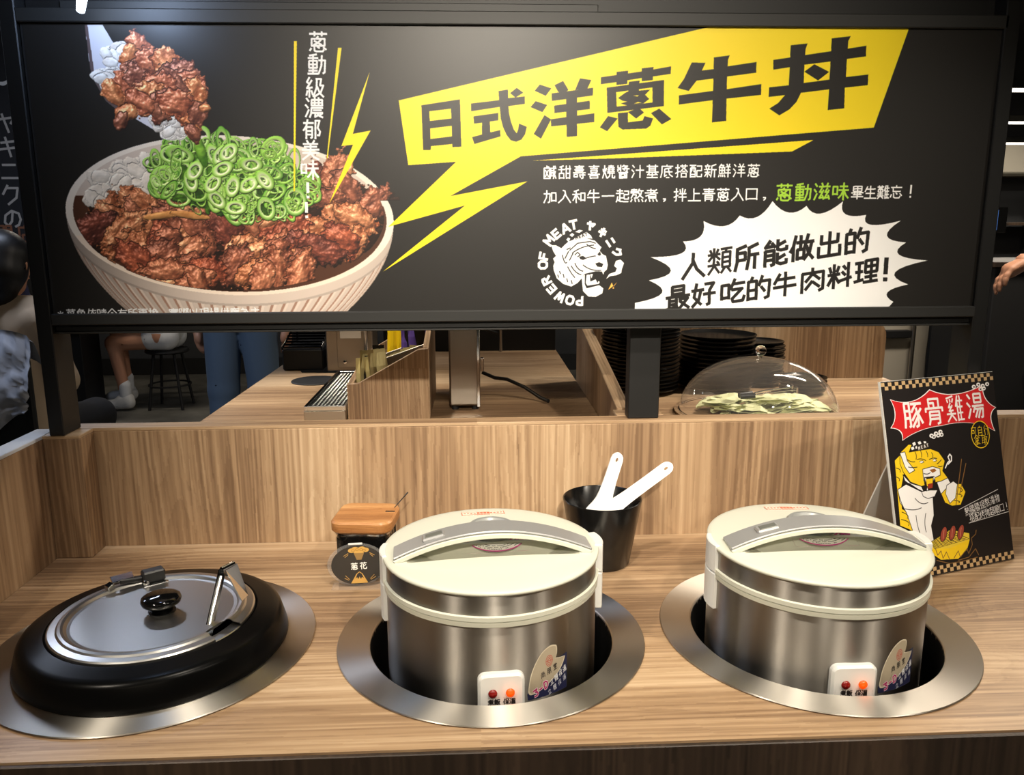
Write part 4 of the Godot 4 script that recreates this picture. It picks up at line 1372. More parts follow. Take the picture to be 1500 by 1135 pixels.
func build_table_and_stool() -> void:
	var tb := thing("bar_table", "black pedestal table between the two seated diners", "table", Vector3(-3.0, 0, -6.15))
	part("pedestal", box(Vector3(0.17, 0.72, 0.30), 0.004), M["black_matte"], tb, Vector3(0, 0.361, 0))
	part("tabletop", box(Vector3(0.70, 0.03, 0.70), 0.004), M["shade_and_dark_wood"], tb, Vector3(-0.02, 0.736, 0))
	for q in [[Vector3(-2.42, 0, -6.33), "black metal stool under the diner in white trainers"], [Vector3(-3.62, 0, -6.28), "black metal stool under the diner in the navy jacket"]]:
		var s := thing("stool", q[1], "stool", q[0], "black stools at the pedestal table")
		part("seat", lathe([Vector2(0, 0.44), Vector2(0.15, 0.44), Vector2(0.165, 0.452), Vector2(0.16, 0.468), Vector2(0, 0.47)], 32, 40.0), M["black_matte"], s)
		for k in 4:
			var a := PI / 4 + PI / 2 * k
			part("leg", tube([Vector3(cos(a) * 0.11, 0.442, sin(a) * 0.11), Vector3(cos(a) * 0.18, 0.001, sin(a) * 0.18)], 0.012, 8), M["black_matte"], s)
		part("foot_ring", lathe([Vector2(0.148, 0.18), Vector2(0.160, 0.18), Vector2(0.160, 0.192), Vector2(0.148, 0.192), Vector2(0.148, 0.18)], 32), M["black_matte"], s)

# one head with nose, ears and a jaw; up is the head's upright, look its facing direction
func head_bones(c: Vector3, look: Vector3) -> Array:
	look = look.normalized()
	var side := look.cross(Vector3.UP).normalized()
	return [
		[c + Vector3(0, 0.035, 0) - look * 0.02, c + Vector3(0, 0.035, 0) + look * 0.015, 0.085, 0.082],
		[c + look * 0.035 + Vector3(0, -0.04, 0), c + look * 0.04 + Vector3(0, -0.075, 0), 0.058, 0.038],
		[c + look * 0.093 + Vector3(0, 0.005, 0), c + look * 0.108 + Vector3(0, -0.022, 0), 0.010, 0.013],
		[c + side * 0.084 + Vector3(0, 0.012, 0), c + side * 0.084 + Vector3(0, -0.02, 0), 0.014, 0.010],
		[c - side * 0.084 + Vector3(0, 0.012, 0), c - side * 0.084 + Vector3(0, -0.02, 0), 0.014, 0.010],
	]

func face_parts(t: Node3D, c: Vector3, look: Vector3) -> void:
	look = look.normalized()
	var side := look.cross(Vector3.UP).normalized()
	for s in [-1.0, 1.0]:
		var e := part("eye", lathe([Vector2(0, -0.006), Vector2(0.008, -0.003), Vector2(0.009, 0.0), Vector2(0.008, 0.003), Vector2(0, 0.006)], 12, 60.0), M["hair"], t)
		e.position = c + look * 0.094 + side * s * 0.032 + Vector3(0, 0.008, 0)
	var m := part("mouth", tube([c + look * 0.092 - side * 0.02 + Vector3(0, -0.052, 0), c + look * 0.097 + Vector3(0, -0.054, 0), c + look * 0.092 + side * 0.02 + Vector3(0, -0.052, 0)], 0.004, 6), M["skin"], t)
	m.set_meta("label", "mouth")

func hand_bones(w: Vector3, dir: Vector3, palm: Vector3, curl: float, s: float) -> Array:
	# w wrist, dir along the hand, palm where the palm faces, s which side the thumb leaves
	dir = dir.normalized()
	palm = (palm - dir * palm.dot(dir)).normalized()
	var side := dir.cross(palm).normalized() * s
	var out := [[w, w + dir * 0.07, 0.022, 0.026], [w + side * 0.014, w + dir * 0.075 + side * 0.022, 0.018, 0.014], [w - side * 0.014, w + dir * 0.07 - side * 0.022, 0.018, 0.014]]
	var lens := [0.068, 0.078, 0.072, 0.056]
	for k in 4:
		var o := side * (0.030 - 0.020 * k)
		var p := w + dir * (0.082 - 0.004 * absf(k - 1.3)) + o
		var d := dir
		for j in 3:
			d = (d + palm * curl).normalized()
			var l: float = lens[k] * [0.45, 0.3, 0.25][j]
			out.append([p, p + d * l, 0.0088 - 0.0008 * j, 0.0082 - 0.0009 * j])
			p += d * l
	var tp := w + dir * 0.022 + side * 0.026
	var td := (dir * 0.75 + side * 0.6 + palm * 0.25).normalized()
	out.append([tp, tp + td * 0.035, 0.013, 0.0105])
	out.append([tp + td * 0.035, tp + td * 0.035 + (td + dir * 0.5 + palm * curl).normalized() * 0.028, 0.0105, 0.008])
	return out

func build_people() -> void:
	build_table_and_stool()
	# ---- standing diner in blue jeans
	var o := Vector3(-1.345, 0, -4.62)
	var t := thing("person", "person standing in blue jeans and a black top, arms hanging", "person", o)
	var body := [
		[Vector3(-0.10, 0.90, 0), Vector3(0.10, 0.90, 0), 0.10, 0.10], [Vector3(0, 0.95, 0), Vector3(0, 1.30, 0.01), 0.12, 0.13],
		[Vector3(-0.13, 1.36, 0.01), Vector3(0.13, 1.36, 0.01), 0.075, 0.075], [Vector3(0, 1.38, 0.01), Vector3(0, 1.50, 0), 0.055, 0.05],
		[Vector3(-0.10, 0.88, 0), Vector3(-0.115, 0.48, 0.01), 0.085, 0.058], [Vector3(-0.115, 0.48, 0.01), Vector3(-0.12, 0.09, 0.03), 0.052, 0.038],
		[Vector3(0.10, 0.88, 0), Vector3(0.115, 0.48, 0.01), 0.085, 0.058], [Vector3(0.115, 0.48, 0.01), Vector3(0.12, 0.09, 0.03), 0.052, 0.038],
		[Vector3(-0.12, 0.05, 0.03), Vector3(-0.13, 0.04, -0.13), 0.04, 0.035], [Vector3(0.12, 0.05, 0.03), Vector3(0.13, 0.04, -0.13), 0.04, 0.035],
		[Vector3(-0.19, 1.36, 0.01), Vector3(-0.25, 1.08, 0.02), 0.05, 0.04], [Vector3(-0.25, 1.08, 0.02), Vector3(-0.25, 0.85, -0.04), 0.038, 0.026],
		[Vector3(0.19, 1.36, 0.01), Vector3(0.25, 1.08, 0.02), 0.05, 0.04], [Vector3(0.25, 1.08, 0.02), Vector3(0.25, 0.85, -0.04), 0.038, 0.026]]
	body.append_array(head_bones(Vector3(0, 1.59, -0.01), Vector3(0.2, 0, -1)))
	body.append_array(hand_bones(Vector3(-0.25, 0.84, -0.04), Vector3(0, -1, -0.1), Vector3(1, 0, 0), 0.25, 1.0))
	body.append_array(hand_bones(Vector3(0.25, 0.84, -0.04), Vector3(0, -1, -0.1), Vector3(-1, 0, 0), 0.25, -1.0))
	part("body", skin(body, 0.014), M["skin"], t)
	part("jeans", skin([[Vector3(-0.09, 0.93, 0), Vector3(0.09, 0.93, 0), 0.12, 0.12], [Vector3(-0.10, 0.84, 0), Vector3(-0.115, 0.48, 0.01), 0.108, 0.088], [Vector3(-0.115, 0.48, 0.01), Vector3(-0.12, 0.10, 0.03), 0.086, 0.078], [Vector3(0.10, 0.84, 0), Vector3(0.115, 0.48, 0.01), 0.108, 0.088], [Vector3(0.115, 0.48, 0.01), Vector3(0.12, 0.10, 0.03), 0.086, 0.078]], 0.014, 0.02), M["denim"], t)
	part("top", skin([[Vector3(-0.06, 0.99, 0), Vector3(-0.07, 1.32, 0.01), 0.125, 0.11], [Vector3(0.06, 0.99, 0), Vector3(0.07, 1.32, 0.01), 0.125, 0.11], [Vector3(-0.15, 1.37, 0.01), Vector3(0.15, 1.37, 0.01), 0.085, 0.085], [Vector3(-0.19, 1.36, 0.01), Vector3(-0.25, 1.08, 0.02), 0.065, 0.055], [Vector3(0.19, 1.36, 0.01), Vector3(0.25, 1.08, 0.02), 0.065, 0.055]], 0.016), M["black_cloth"], t)
	part("hair", skin([[Vector3(0, 1.65, 0.02), Vector3(0, 1.62, 0.05), 0.095, 0.09], [Vector3(0, 1.58, 0.07), Vector3(0, 1.48, 0.08), 0.07, 0.05]], 0.014), M["hair"], t)
	for s in [-1.0, 1.0]:
		part("shoe", skin([[Vector3(s * 0.12, 0.045, 0.05), Vector3(s * 0.13, 0.04, -0.15), 0.045, 0.038]], 0.012), M["white_shoe"], t)
	face_parts(t, Vector3(0, 1.59, -0.01), Vector3(0.2, 0, -1))
	# ---- diner on the stool: bare legs, white trainers, facing left
	seated(Vector3(-2.42, 0, -6.33), -1.0, "person seated on a stool in shorts, white socks and white trainers", "white_cloth", "white_shoe", true)
	seated(Vector3(-3.62, 0, -6.28), 1.0, "person seated on a stool in a navy jacket and dark trousers", "navy_cloth", "white_shoe", false)
	build_ponytail()
	build_right_person()

func seated(o: Vector3, f: float, label: String, top: String, shoe: String, bare: bool) -> void:
	var t := thing("person", label, "person", o)
	var v := func(x: float, y: float, z: float) -> Vector3: return Vector3(x * f, y, z)
	var body: Array = [
		[v.call(0, 0.58, -0.09), v.call(0, 0.58, 0.09), 0.10, 0.10], [v.call(0, 0.62, 0), v.call(0.03, 1.0, 0), 0.11, 0.125],
		[v.call(0.03, 1.06, -0.13), v.call(0.03, 1.06, 0.13), 0.07, 0.07], [v.call(0.03, 1.08, 0), v.call(0.05, 1.20, 0), 0.052, 0.048],
		[v.call(0.02, 0.56, 0.09), v.call(0.36, 0.53, 0.10), 0.082, 0.060], [v.call(0.36, 0.53, 0.10), v.call(0.31, 0.10, 0.10), 0.056, 0.036],
		[v.call(0.31, 0.06, 0.10), v.call(0.44, 0.04, 0.10), 0.038, 0.032],
		[v.call(0.02, 0.57, -0.09), v.call(0.38, 0.60, -0.04), 0.082, 0.058], [v.call(0.38, 0.60, -0.04), v.call(0.36, 0.16, -0.08), 0.056, 0.036],
		[v.call(0.36, 0.10, -0.08), v.call(0.48, 0.07, -0.09), 0.038, 0.032],
		[v.call(0.03, 1.06, 0.18), v.call(0.08, 0.80, 0.21), 0.048, 0.038], [v.call(0.08, 0.80, 0.21), v.call(0.30, 0.79, 0.16), 0.038, 0.026],
		[v.call(0.03, 1.06, -0.18), v.call(0.08, 0.80, -0.21), 0.048, 0.038], [v.call(0.08, 0.80, -0.21), v.call(0.30, 0.79, -0.16), 0.038, 0.026]]
	var hc: Vector3 = v.call(0.07, 1.29, 0)
	body.append_array(head_bones(hc, v.call(1, -0.1, 0.2)))
	body.append_array(hand_bones(v.call(0.31, 0.79, 0.16), v.call(1, 0, -0.2), Vector3.DOWN, 0.2, f))
	body.append_array(hand_bones(v.call(0.31, 0.79, -0.16), v.call(1, 0, 0.2), Vector3.DOWN, 0.2, -f))
	part("body", skin(body, 0.015), M["skin"], t)
	part("top", skin([[v.call(0.0, 0.60, -0.06), v.call(0.03, 1.02, -0.07), 0.125, 0.11], [v.call(0.0, 0.60, 0.06), v.call(0.03, 1.02, 0.07), 0.125, 0.11], [v.call(0.03, 1.06, -0.15), v.call(0.03, 1.06, 0.15), 0.08, 0.08], [v.call(0.03, 1.06, 0.18), v.call(0.08, 0.80, 0.21), 0.062, 0.052], [v.call(0.03, 1.06, -0.18), v.call(0.08, 0.80, -0.21), 0.062, 0.052]], 0.016), M[top], t)
	var legs: Array
	if bare:
		legs = [[v.call(-0.02, 0.57, 0.08), v.call(0.06, 0.565, 0.09), 0.108, 0.098], [v.call(-0.02, 0.57, -0.08), v.call(0.06, 0.575, -0.085), 0.108, 0.098]]
	else:
		legs = [[v.call(-0.02, 0.57, 0.08), v.call(0.36, 0.54, 0.10), 0.108, 0.075], [v.call(-0.02, 0.57, -0.08), v.call(0.38, 0.60, -0.04), 0.108, 0.075], [v.call(0.36, 0.53, 0.10), v.call(0.31, 0.12, 0.10), 0.072, 0.055], [v.call(0.38, 0.60, -0.04), v.call(0.36, 0.18, -0.08), 0.072, 0.055]]
	part("trousers", skin(legs, 0.015), M["white_cloth" if bare else "black_cloth"], t)
	part("hair", skin([[hc + v.call(-0.015, 0.055, 0), hc + v.call(-0.04, 0.03, 0), 0.094, 0.088], [hc + v.call(-0.06, 0.0, 0), hc + v.call(-0.08, -0.10, 0), 0.07, 0.05]], 0.014), M["hair"], t)
	for s in [0.10, -0.08]:
		var x: float = 0.31 if s > 0 else 0.36
		var y: float = 0.0 if s > 0 else 0.03
		part("shoe", skin([[v.call(x - 0.02, 0.06 + y, s), v.call(x + 0.14, 0.045 + y, s), 0.048, 0.04], [v.call(x - 0.01, 0.10 + y, s), v.call(x + 0.03, 0.09 + y, s), 0.045, 0.04]], 0.012), M[shoe], t)
		if bare:
			part("sock", skin([[v.call(x, 0.12 + y, s), v.call(x, 0.20 + y, s), 0.044, 0.046]], 0.012), M["white_cloth"], t)
	face_parts(t, hc, v.call(1, -0.1, 0.2))

func build_ponytail() -> void:
	# chair with a jacket over its back, then the diner
	var ch := thing("dining_chair", "black dining chair under the ponytailed diner", "chair", Vector3(-1.87, 0, -3.22))
	part("seat", box(Vector3(0.42, 0.04, 0.42), 0.008), M["black_matte"], ch, Vector3(0, 0.45, -0.02))
	part("backrest", box(Vector3(0.42, 0.42, 0.025), 0.008), M["black_matte"], ch, Vector3(0, 0.80, 0.20))
	for s in [-1.0, 1.0]:
		part("leg", tube([Vector3(s * 0.19, 0.001, 0.20), Vector3(s * 0.19, 1.0, 0.20)], 0.013, 8), M["black_matte"], ch)
		part("leg", tube([Vector3(s * 0.19, 0.001, -0.20), Vector3(s * 0.19, 0.43, -0.20)], 0.013, 8), M["black_matte"], ch)
	var jk := thing("jacket", "pale grey jacket draped over the back of the dining chair", "jacket", Vector3(-1.87, 0.032, -3.22))
	var st := begin()
	var n := noise(19, 5.0, 2)
	var rows: Array = []
	for i in 27:
		var u := i / 26.0
		var row: Array = []
		for j in 25:
			var v := -1.0 + j / 12.0
			var hw := 0.235 - 0.035 * maxf(u - 0.5, 0.0) * absf(v)
			var y: float
			var z: float
			if u < 0.14:
				y = 1.012 - 0.012 * pow(1.0 - u / 0.14, 2.0) - 0.10 * (1.0 - u / 0.14)
				z = 0.165 + 0.055 * u / 0.14
			else:
				var w := (u - 0.14) / 0.86
				y = 1.012 - w * (0.47 - 0.20 * maxf(v, 0.0) * w)
				z = 0.222 + 0.05 * sin(w * 2.2) + 0.02 * w
			y -= 0.04 * pow(absf(v), 6.0)
			z += 0.022 * n.get_noise_2d(v * 2.1, u * 1.2) * minf(u * 5.0, 1.0)
			row.append(Vector3(v * hw, y, z))
		rows.append(row)
	for i in 26:
		for j in 24:
			quad(st, rows[i][j], rows[i][j + 1], rows[i + 1][j + 1], rows[i + 1][j], Vector3(0, 0.4, 1))
			var bk := Vector3(0, -0.002, -0.004)
			quad(st, rows[i][j] + bk, rows[i][j + 1] + bk, rows[i + 1][j + 1] + bk, rows[i + 1][j] + bk, Vector3(0, -0.4, -1))
	st.generate_normals()
	part("cloth", st.commit(), M["grey_cloth"], jk)
	part("sleeve", skin([[Vector3(0.02, 0.93, 0.275), Vector3(0.0, 0.84, 0.30), 0.045, 0.05], [Vector3(0.0, 0.84, 0.30), Vector3(0.03, 0.76, 0.295), 0.05, 0.04]], 0.012), M["grey_cloth"], jk)
	var o := Vector3(-1.955, 0, -3.30)
	var t := thing("person", "person with a long black ponytail in a beige sweater, seen from behind", "person", o)
	t.rotation.y = -0.12
	var look := Vector3(0.1, 0, -1)
	var hc := Vector3(0.085, 1.25, -0.02)
	var body: Array = [
		[Vector3(-0.10, 0.55, -0.05), Vector3(0.10, 0.55, -0.05), 0.10, 0.10], [Vector3(0, 0.6, -0.04), Vector3(0, 0.98, -0.03), 0.115, 0.125],
		[Vector3(-0.14, 1.04, -0.03), Vector3(0.14, 1.04, -0.03), 0.07, 0.07], [Vector3(0, 1.06, -0.03), hc + Vector3(0, -0.06, 0), 0.052, 0.05],
		[Vector3(-0.10, 0.54, -0.06), Vector3(-0.12, 0.54, -0.46), 0.085, 0.06], [Vector3(-0.12, 0.54, -0.46), Vector3(-0.12, 0.09, -0.42), 0.055, 0.038], [Vector3(-0.12, 0.05, -0.42), Vector3(-0.12, 0.04, -0.55), 0.04, 0.034],
		[Vector3(0.10, 0.54, -0.06), Vector3(0.12, 0.54, -0.46), 0.085, 0.06], [Vector3(0.12, 0.54, -0.46), Vector3(0.12, 0.09, -0.42), 0.055, 0.038], [Vector3(0.12, 0.05, -0.42), Vector3(0.12, 0.04, -0.55), 0.04, 0.034],
		[Vector3(-0.20, 1.03, -0.03), Vector3(-0.23, 0.78, -0.08), 0.05, 0.04], [Vector3(-0.23, 0.78, -0.08), Vector3(-0.08, 0.67, -0.20), 0.04, 0.028],
		[Vector3(0.20, 1.03, -0.03), Vector3(0.23, 0.78, -0.08), 0.05, 0.04], [Vector3(0.23, 0.78, -0.08), Vector3(0.08, 0.67, -0.20), 0.04, 0.028]]
	body.append_array(head_bones(hc, look))
	body.append_array(hand_bones(Vector3(-0.08, 0.67, -0.20), Vector3(0.5, -0.2, -1), Vector3.DOWN, 0.2, -1.0))
	body.append_array(hand_bones(Vector3(0.08, 0.67, -0.20), Vector3(-0.5, -0.2, -1), Vector3.DOWN, 0.2, 1.0))
	part("body", skin(body, 0.013), M["skin"], t)
	part("sweater", skin([[Vector3(-0.07, 0.58, -0.04), Vector3(-0.08, 1.0, -0.03), 0.13, 0.115], [Vector3(0.07, 0.58, -0.04), Vector3(0.08, 1.0, -0.03), 0.13, 0.115], [Vector3(-0.16, 1.05, -0.03), Vector3(0.16, 1.05, -0.03), 0.085, 0.085], [Vector3(0, 1.08, -0.03), Vector3(0.005, 1.13, -0.03), 0.08, 0.07], [Vector3(-0.20, 1.03, -0.03), Vector3(-0.23, 0.78, -0.08), 0.068, 0.058], [Vector3(-0.23, 0.78, -0.08), Vector3(-0.10, 0.675, -0.18), 0.056, 0.045], [Vector3(0.20, 1.03, -0.03), Vector3(0.23, 0.78, -0.08), 0.068, 0.058], [Vector3(0.23, 0.78, -0.08), Vector3(0.10, 0.675, -0.18), 0.056, 0.045]], 0.014), M["beige_knit"], t)
	part("trousers", skin([[Vector3(-0.09, 0.54, -0.06), Vector3(-0.12, 0.54, -0.46), 0.105, 0.078], [Vector3(-0.12, 0.54, -0.46), Vector3(-0.12, 0.12, -0.42), 0.075, 0.058], [Vector3(0.09, 0.54, -0.06), Vector3(0.12, 0.54, -0.46), 0.105, 0.078], [Vector3(0.12, 0.54, -0.46), Vector3(0.12, 0.12, -0.42), 0.075, 0.058]], 0.016), M["black_cloth"], t)
	part("hair", skin([[hc + Vector3(-0.005, 0.045, 0.01), hc + Vector3(-0.01, 0.0, 0.03), 0.103, 0.10], [hc + Vector3(0.0, -0.03, 0.03), hc + Vector3(-0.01, -0.10, 0.035), 0.085, 0.06], [hc + Vector3(-0.03, -0.05, 0.06), hc + Vector3(-0.035, -0.09, 0.085), 0.06, 0.03], [hc + Vector3(-0.045, -0.09, 0.10), hc + Vector3(-0.055, -0.20, 0.115), 0.035, 0.058], [hc + Vector3(-0.055, -0.20, 0.115), hc + Vector3(-0.06, -0.31, 0.12), 0.058, 0.022]], 0.011), M["hair"], t)
	for s in [-1.0, 1.0]:
		part("shoe", skin([[Vector3(s * 0.12, 0.05, -0.40), Vector3(s * 0.12, 0.042, -0.57), 0.048, 0.04]], 0.012), M["black_matte"], t)
	face_parts(t, hc, look)
	single("paper_cup", lathe([Vector2(0, 0), Vector2(0.026, 0), Vector2(0.035, 0.085), Vector2(0.033, 0.085), Vector2(0.024, 0.003), Vector2(0, 0.003)], 24), M["white_cloth"], "small white cup on the table before the ponytailed diner", "cup", Vector3(-2.80, 0.7655, -3.80))
	var tb := thing("dining_table", "dark dining table before the ponytailed diner", "table", Vector3(-2.85, 0, -3.98))
	part("tabletop", box(Vector3(0.8, 0.03, 0.7), 0.004), M["shade_and_dark_wood"], tb, Vector3(0, 0.75, 0))
	part("pedestal", box(Vector3(0.08, 0.72, 0.08), 0.004), M["black_matte"], tb, Vector3(0, 0.375, -0.05))
	part("foot_plate", box(Vector3(0.4, 0.014, 0.4), 0.004), M["black_matte"], tb, Vector3(0, 0.0075, -0.05))

func build_right_person() -> void:
	var o := Vector3(2.075, 0, -2.62)
	var t := thing("person", "person in a white t-shirt and black trousers reaching one arm out", "person", o)
	var hc := Vector3(0.0, 1.56, 0)
	var look := Vector3(-1, -0.15, -0.25)
	var wr := Vector3(-0.235, 1.278, -0.02)
	var body: Array = [
		[Vector3(0, 0.88, -0.09), Vector3(0, 0.88, 0.09), 0.10, 0.10], [Vector3(0, 0.93, 0), Vector3(0, 1.28, 0), 0.115, 0.125],
		[Vector3(0, 1.34, -0.13), Vector3(0, 1.34, 0.13), 0.07, 0.07], [Vector3(0, 1.36, 0), Vector3(0, 1.48, 0), 0.054, 0.05],
		[Vector3(0, 0.86, 0.09), Vector3(-0.01, 0.48, 0.10), 0.085, 0.06], [Vector3(-0.01, 0.48, 0.10), Vector3(0.02, 0.09, 0.10), 0.055, 0.038], [Vector3(0.02, 0.05, 0.10), Vector3(-0.12, 0.04, 0.10), 0.04, 0.034],
		[Vector3(0, 0.86, -0.09), Vector3(-0.01, 0.48, -0.10), 0.085, 0.06], [Vector3(-0.01, 0.48, -0.10), Vector3(0.02, 0.09, -0.10), 0.055, 0.038], [Vector3(0.02, 0.05, -0.10), Vector3(-0.12, 0.04, -0.10), 0.04, 0.034],
		[Vector3(0, 1.33, 0.18), Vector3(-0.02, 1.17, 0.16), 0.05, 0.042], [Vector3(-0.02, 1.17, 0.16), wr, 0.042, 0.027],
		[Vector3(0, 1.33, -0.18), Vector3(0.10, 1.07, -0.20), 0.05, 0.04], [Vector3(0.10, 1.07, -0.20), Vector3(0.14, 0.85, -0.14), 0.04, 0.027]]
	body.append_array(head_bones(hc, look))
	body.append_array(hand_bones(Vector3(0.14, 0.85, -0.14), Vector3(0.1, -1, 0.1), Vector3(-1, 0, 0.4), 0.25, 1.0))
	part("body", skin(body, 0.014), M["skin"], t)
	part("hand", skin(hand_bones(wr + Vector3(0.02, 0.003, 0.005), Vector3(-0.80, -0.45, -0.10), Vector3(-0.35, -1, 0.15), 0.45, -1.0), 0.004, 0.010), M["skin"], t)
	part("shirt", skin([[Vector3(0, 1.15, -0.06), Vector3(0, 1.28, -0.07), 0.14, 0.115], [Vector3(0, 1.15, 0.06), Vector3(0, 1.28, 0.07), 0.135, 0.115], [Vector3(0, 1.34, -0.15), Vector3(0, 1.34, 0.15), 0.085, 0.085], [Vector3(0, 1.33, 0.18), Vector3(-0.01, 1.23, 0.17), 0.07, 0.07], [Vector3(0, 1.33, -0.18), Vector3(0.06, 1.16, -0.195), 0.07, 0.066]], 0.014), M["white_cloth"], t)
	part("trousers", skin([[Vector3(0, 0.88, -0.08), Vector3(0, 0.88, 0.08), 0.118, 0.118], [Vector3(0, 1.0, -0.06), Vector3(0, 1.0, 0.06), 0.118, 0.118], [Vector3(0, 0.84, 0.09), Vector3(-0.01, 0.48, 0.10), 0.105, 0.08], [Vector3(-0.01, 0.48, 0.10), Vector3(0.02, 0.11, 0.10), 0.078, 0.065], [Vector3(0, 0.84, -0.09), Vector3(-0.01, 0.48, -0.10), 0.105, 0.08], [Vector3(-0.01, 0.48, -0.10), Vector3(0.02, 0.11, -0.10), 0.078, 0.065]], 0.016), M["black_cloth"], t)
	part("hair", skin([[hc + Vector3(0.02, 0.05, 0), hc + Vector3(0.04, 0.03, 0), 0.096, 0.09], [hc + Vector3(0.06, -0.02, 0), hc + Vector3(0.07, -0.07, 0), 0.07, 0.05]], 0.014), M["hair"], t)
	for s in [-1.0, 1.0]:
		part("shoe", skin([[Vector3(0.03, 0.05, s * 0.10), Vector3(-0.15, 0.042, s * 0.10), 0.048, 0.04]], 0.012), M["black_matte"], t)
	face_parts(t, hc, look)

# ------------------------------------------------------------------ lettering: strokes on a 100 by 100 grid; @name x y w h places a component
func make_glyphs() -> void:
	var g := GLYPH
	g["口"] = "8 8 8 95;8 10 92 10 92 95;8 86 92 86"
	g["日"] = "12 2 12 98;12 4 88 4 88 98;12 48 88 48;12 92 88 92"
	g["木"] = "5 30 95 30;50 2 50 98;46 34 28 65 5 85;54 34 72 65 95 85"
	g["艹"] = "2 50 98 50;30 5 30 95;70 5 70 95"
	g["氵"] = "25 3 75 20;5 36 60 52;10 97 75 60"
	g["亻"] = "85 0 50 42 5 62;52 38 52 100"
	g["扌"] = "2 25 98 25;55 0 55 92 25 96;2 68 98 52"
	g["心"] = "10 35 2 80;28 15 30 80 42 92 76 92 84 62;45 6 58 35;80 20 97 60"
	g["灬"] = "12 10 2 90;35 10 40 90;62 10 68 90;88 10 98 90"
	g["力"] = "5 28 92 28 85 90 62 95;48 2 42 55 5 97"
	g["王"] = "5 8 95 8;12 48 88 48;0 92 100 86;50 8 50 90"
	g["月"] = "15 4 12 70 0 98;15 4 88 4 88 92 68 97;15 34 88 34;15 62 88 62"
	g["火"] = "50 2 48 45 5 98;50 48 95 98;15 28 25 52;85 22 70 45"
	g["女"] = "40 2 20 58 80 92;0 30 100 30;78 30 60 70 5 98"
	g["子"] = "10 8 85 8 50 36;50 38 50 92 28 96;0 50 100 50"
	g["己"] = "5 10 92 10 92 48;5 48 92 48;5 48 5 90 15 97 90 97 95 75"
	g["羊"] = "25 0 38 18;75 0 62 18;8 22 92 22;15 45 85 45;0 68 100 68;50 22 50 100"
	g["酉"] = "0 8 100 8;12 28 12 98;12 28 88 28 88 98;12 94 88 94;36 8 34 45 18 60;64 8 64 55 85 55;12 76 88 76"
	g["頁"] = "0 6 100 6;50 6 42 20;15 20 15 78;15 20 85 20 85 78;15 40 85 40;15 58 85 58;15 78 85 78;35 82 5 100;65 82 95 100"
	g["隹"] = "35 0 5 42;25 25 25 100;60 0 66 16;25 20 95 20;25 44 90 44;25 68 90 68;25 95 98 95;60 20 60 95"
	g["斤"] = "90 2 15 14;15 12 15 55 0 98;15 42 98 42;65 42 65 98"
	g["阝"] = "15 3 15 100;15 5 80 5 50 42 88 62 75 82 42 80"
	g["走"] = "10 12 90 12;50 0 50 50;0 32 100 32;50 50 50 85;50 66 95 66;22 55 15 80 2 98;15 78 55 93 160 96"
	g["昜"] = "20 2 20 36;20 2 82 2 82 36;20 18 82 18;20 36 82 36;0 50 100 50;25 50 5 75;25 62 92 62 85 95 70 97;50 62 20 95;72 62 45 98"
	g["者"] = "15 18 75 18;45 0 45 42;0 42 100 42;92 8 50 55 5 75;30 60 30 100;30 60 85 60 85 100;30 80 85 80;30 96 85 96"
	g["重"] = "85 2 15 8;2 20 98 20;12 34 12 68;12 34 88 34 88 68;12 51 88 51;12 68 88 68;50 6 50 97;8 82 92 82;0 97 100 97"
	g["糸"] = "48 0 15 24 55 34;80 14 15 54 88 50;48 52 48 100;22 66 8 90;74 66 94 88"
	g["有"] = "2 20 98 20;42 2 30 35 2 58;30 40 30 100;30 40 85 40 85 92 70 96;30 60 85 60;30 78 85 78"
	g["未"] = "12 20 88 20;2 42 98 42;50 0 50 100;46 44 28 70 2 88;54 44 72 70 98 88"
	g["禾"] = "85 2 20 14;0 35 100 35;50 10 50 100;46 38 5 82;54 38 97 75"
	g["米"] = "10 10 25 32;90 10 75 32;0 42 100 42;50 0 50 100;45 46 2 85;55 46 98 80"
	g["白"] = "50 0 35 18;10 18 10 96;10 18 90 18 90 96;10 55 90 55;10 90 90 90"
	g["蔥"] = "@艹 0 0 100 24;50 24 40 36;14 36 14 72;14 36 86 36 86 72;14 70 86 70;28 46 70 66;66 40 48 56 26 66;@心 2 72 96 28"
	g["動"] = "@重 0 0 58 100;@力 58 5 42 95"
	g["級"] = "@糸 0 0 42 100;56 8 86 8 80 40 98 40 84 74 46 98;62 10 60 52 42 97;64 46 78 78 100 98"
	g["濃"] = "@氵 0 0 28 100;36 12 36 42;36 12 96 12 96 42;36 40 96 40;54 0 54 40;76 0 76 40;36 26 96 26;34 52 100 52;36 52 34 80 26 100;46 64 92 64;40 77 100 77;58 77 56 97 70 90;96 80 84 88;66 77 80 92 100 100"
	g["郁"] = "@有 0 0 60 100;@阝 64 3 36 97"
	g["美"] = "28 0 38 14;72 0 62 14;8 18 92 18;14 32 86 32;2 47 98 47;50 16 50 47;5 64 95 64;50 47 45 70 5 98;52 66 68 85 98 98"
	g["味"] = "@口 0 16 32 56;@未 36 0 64 100"
	g["！"] = "50 4 50 62;50 84 50 94"
	g["!"] = "50 2 50 66;50 86 50 96"
	g["鹹"] = "26 0 26 16;26 8 44 8;4 18 4 98;4 18 48 18 48 98;4 95 48 95;14 32 38 82;38 32 14 82;52 20 100 20;57 20 57 60 51 98;62 38 78 38;62 52 62 78;62 52 78 52 78 78;62 76 78 76;80 2 84 55 99 96;95 40 78 97;90 2 96 12"
	g["甜"] = "42 2 10 12;0 30 50 30;25 8 25 58;8 58 8 98;8 58 44 58 44 98;8 92 44 92;54 25 100 25;64 2 64 98;91 2 91 98;64 58 91 58;64 92 91 92"
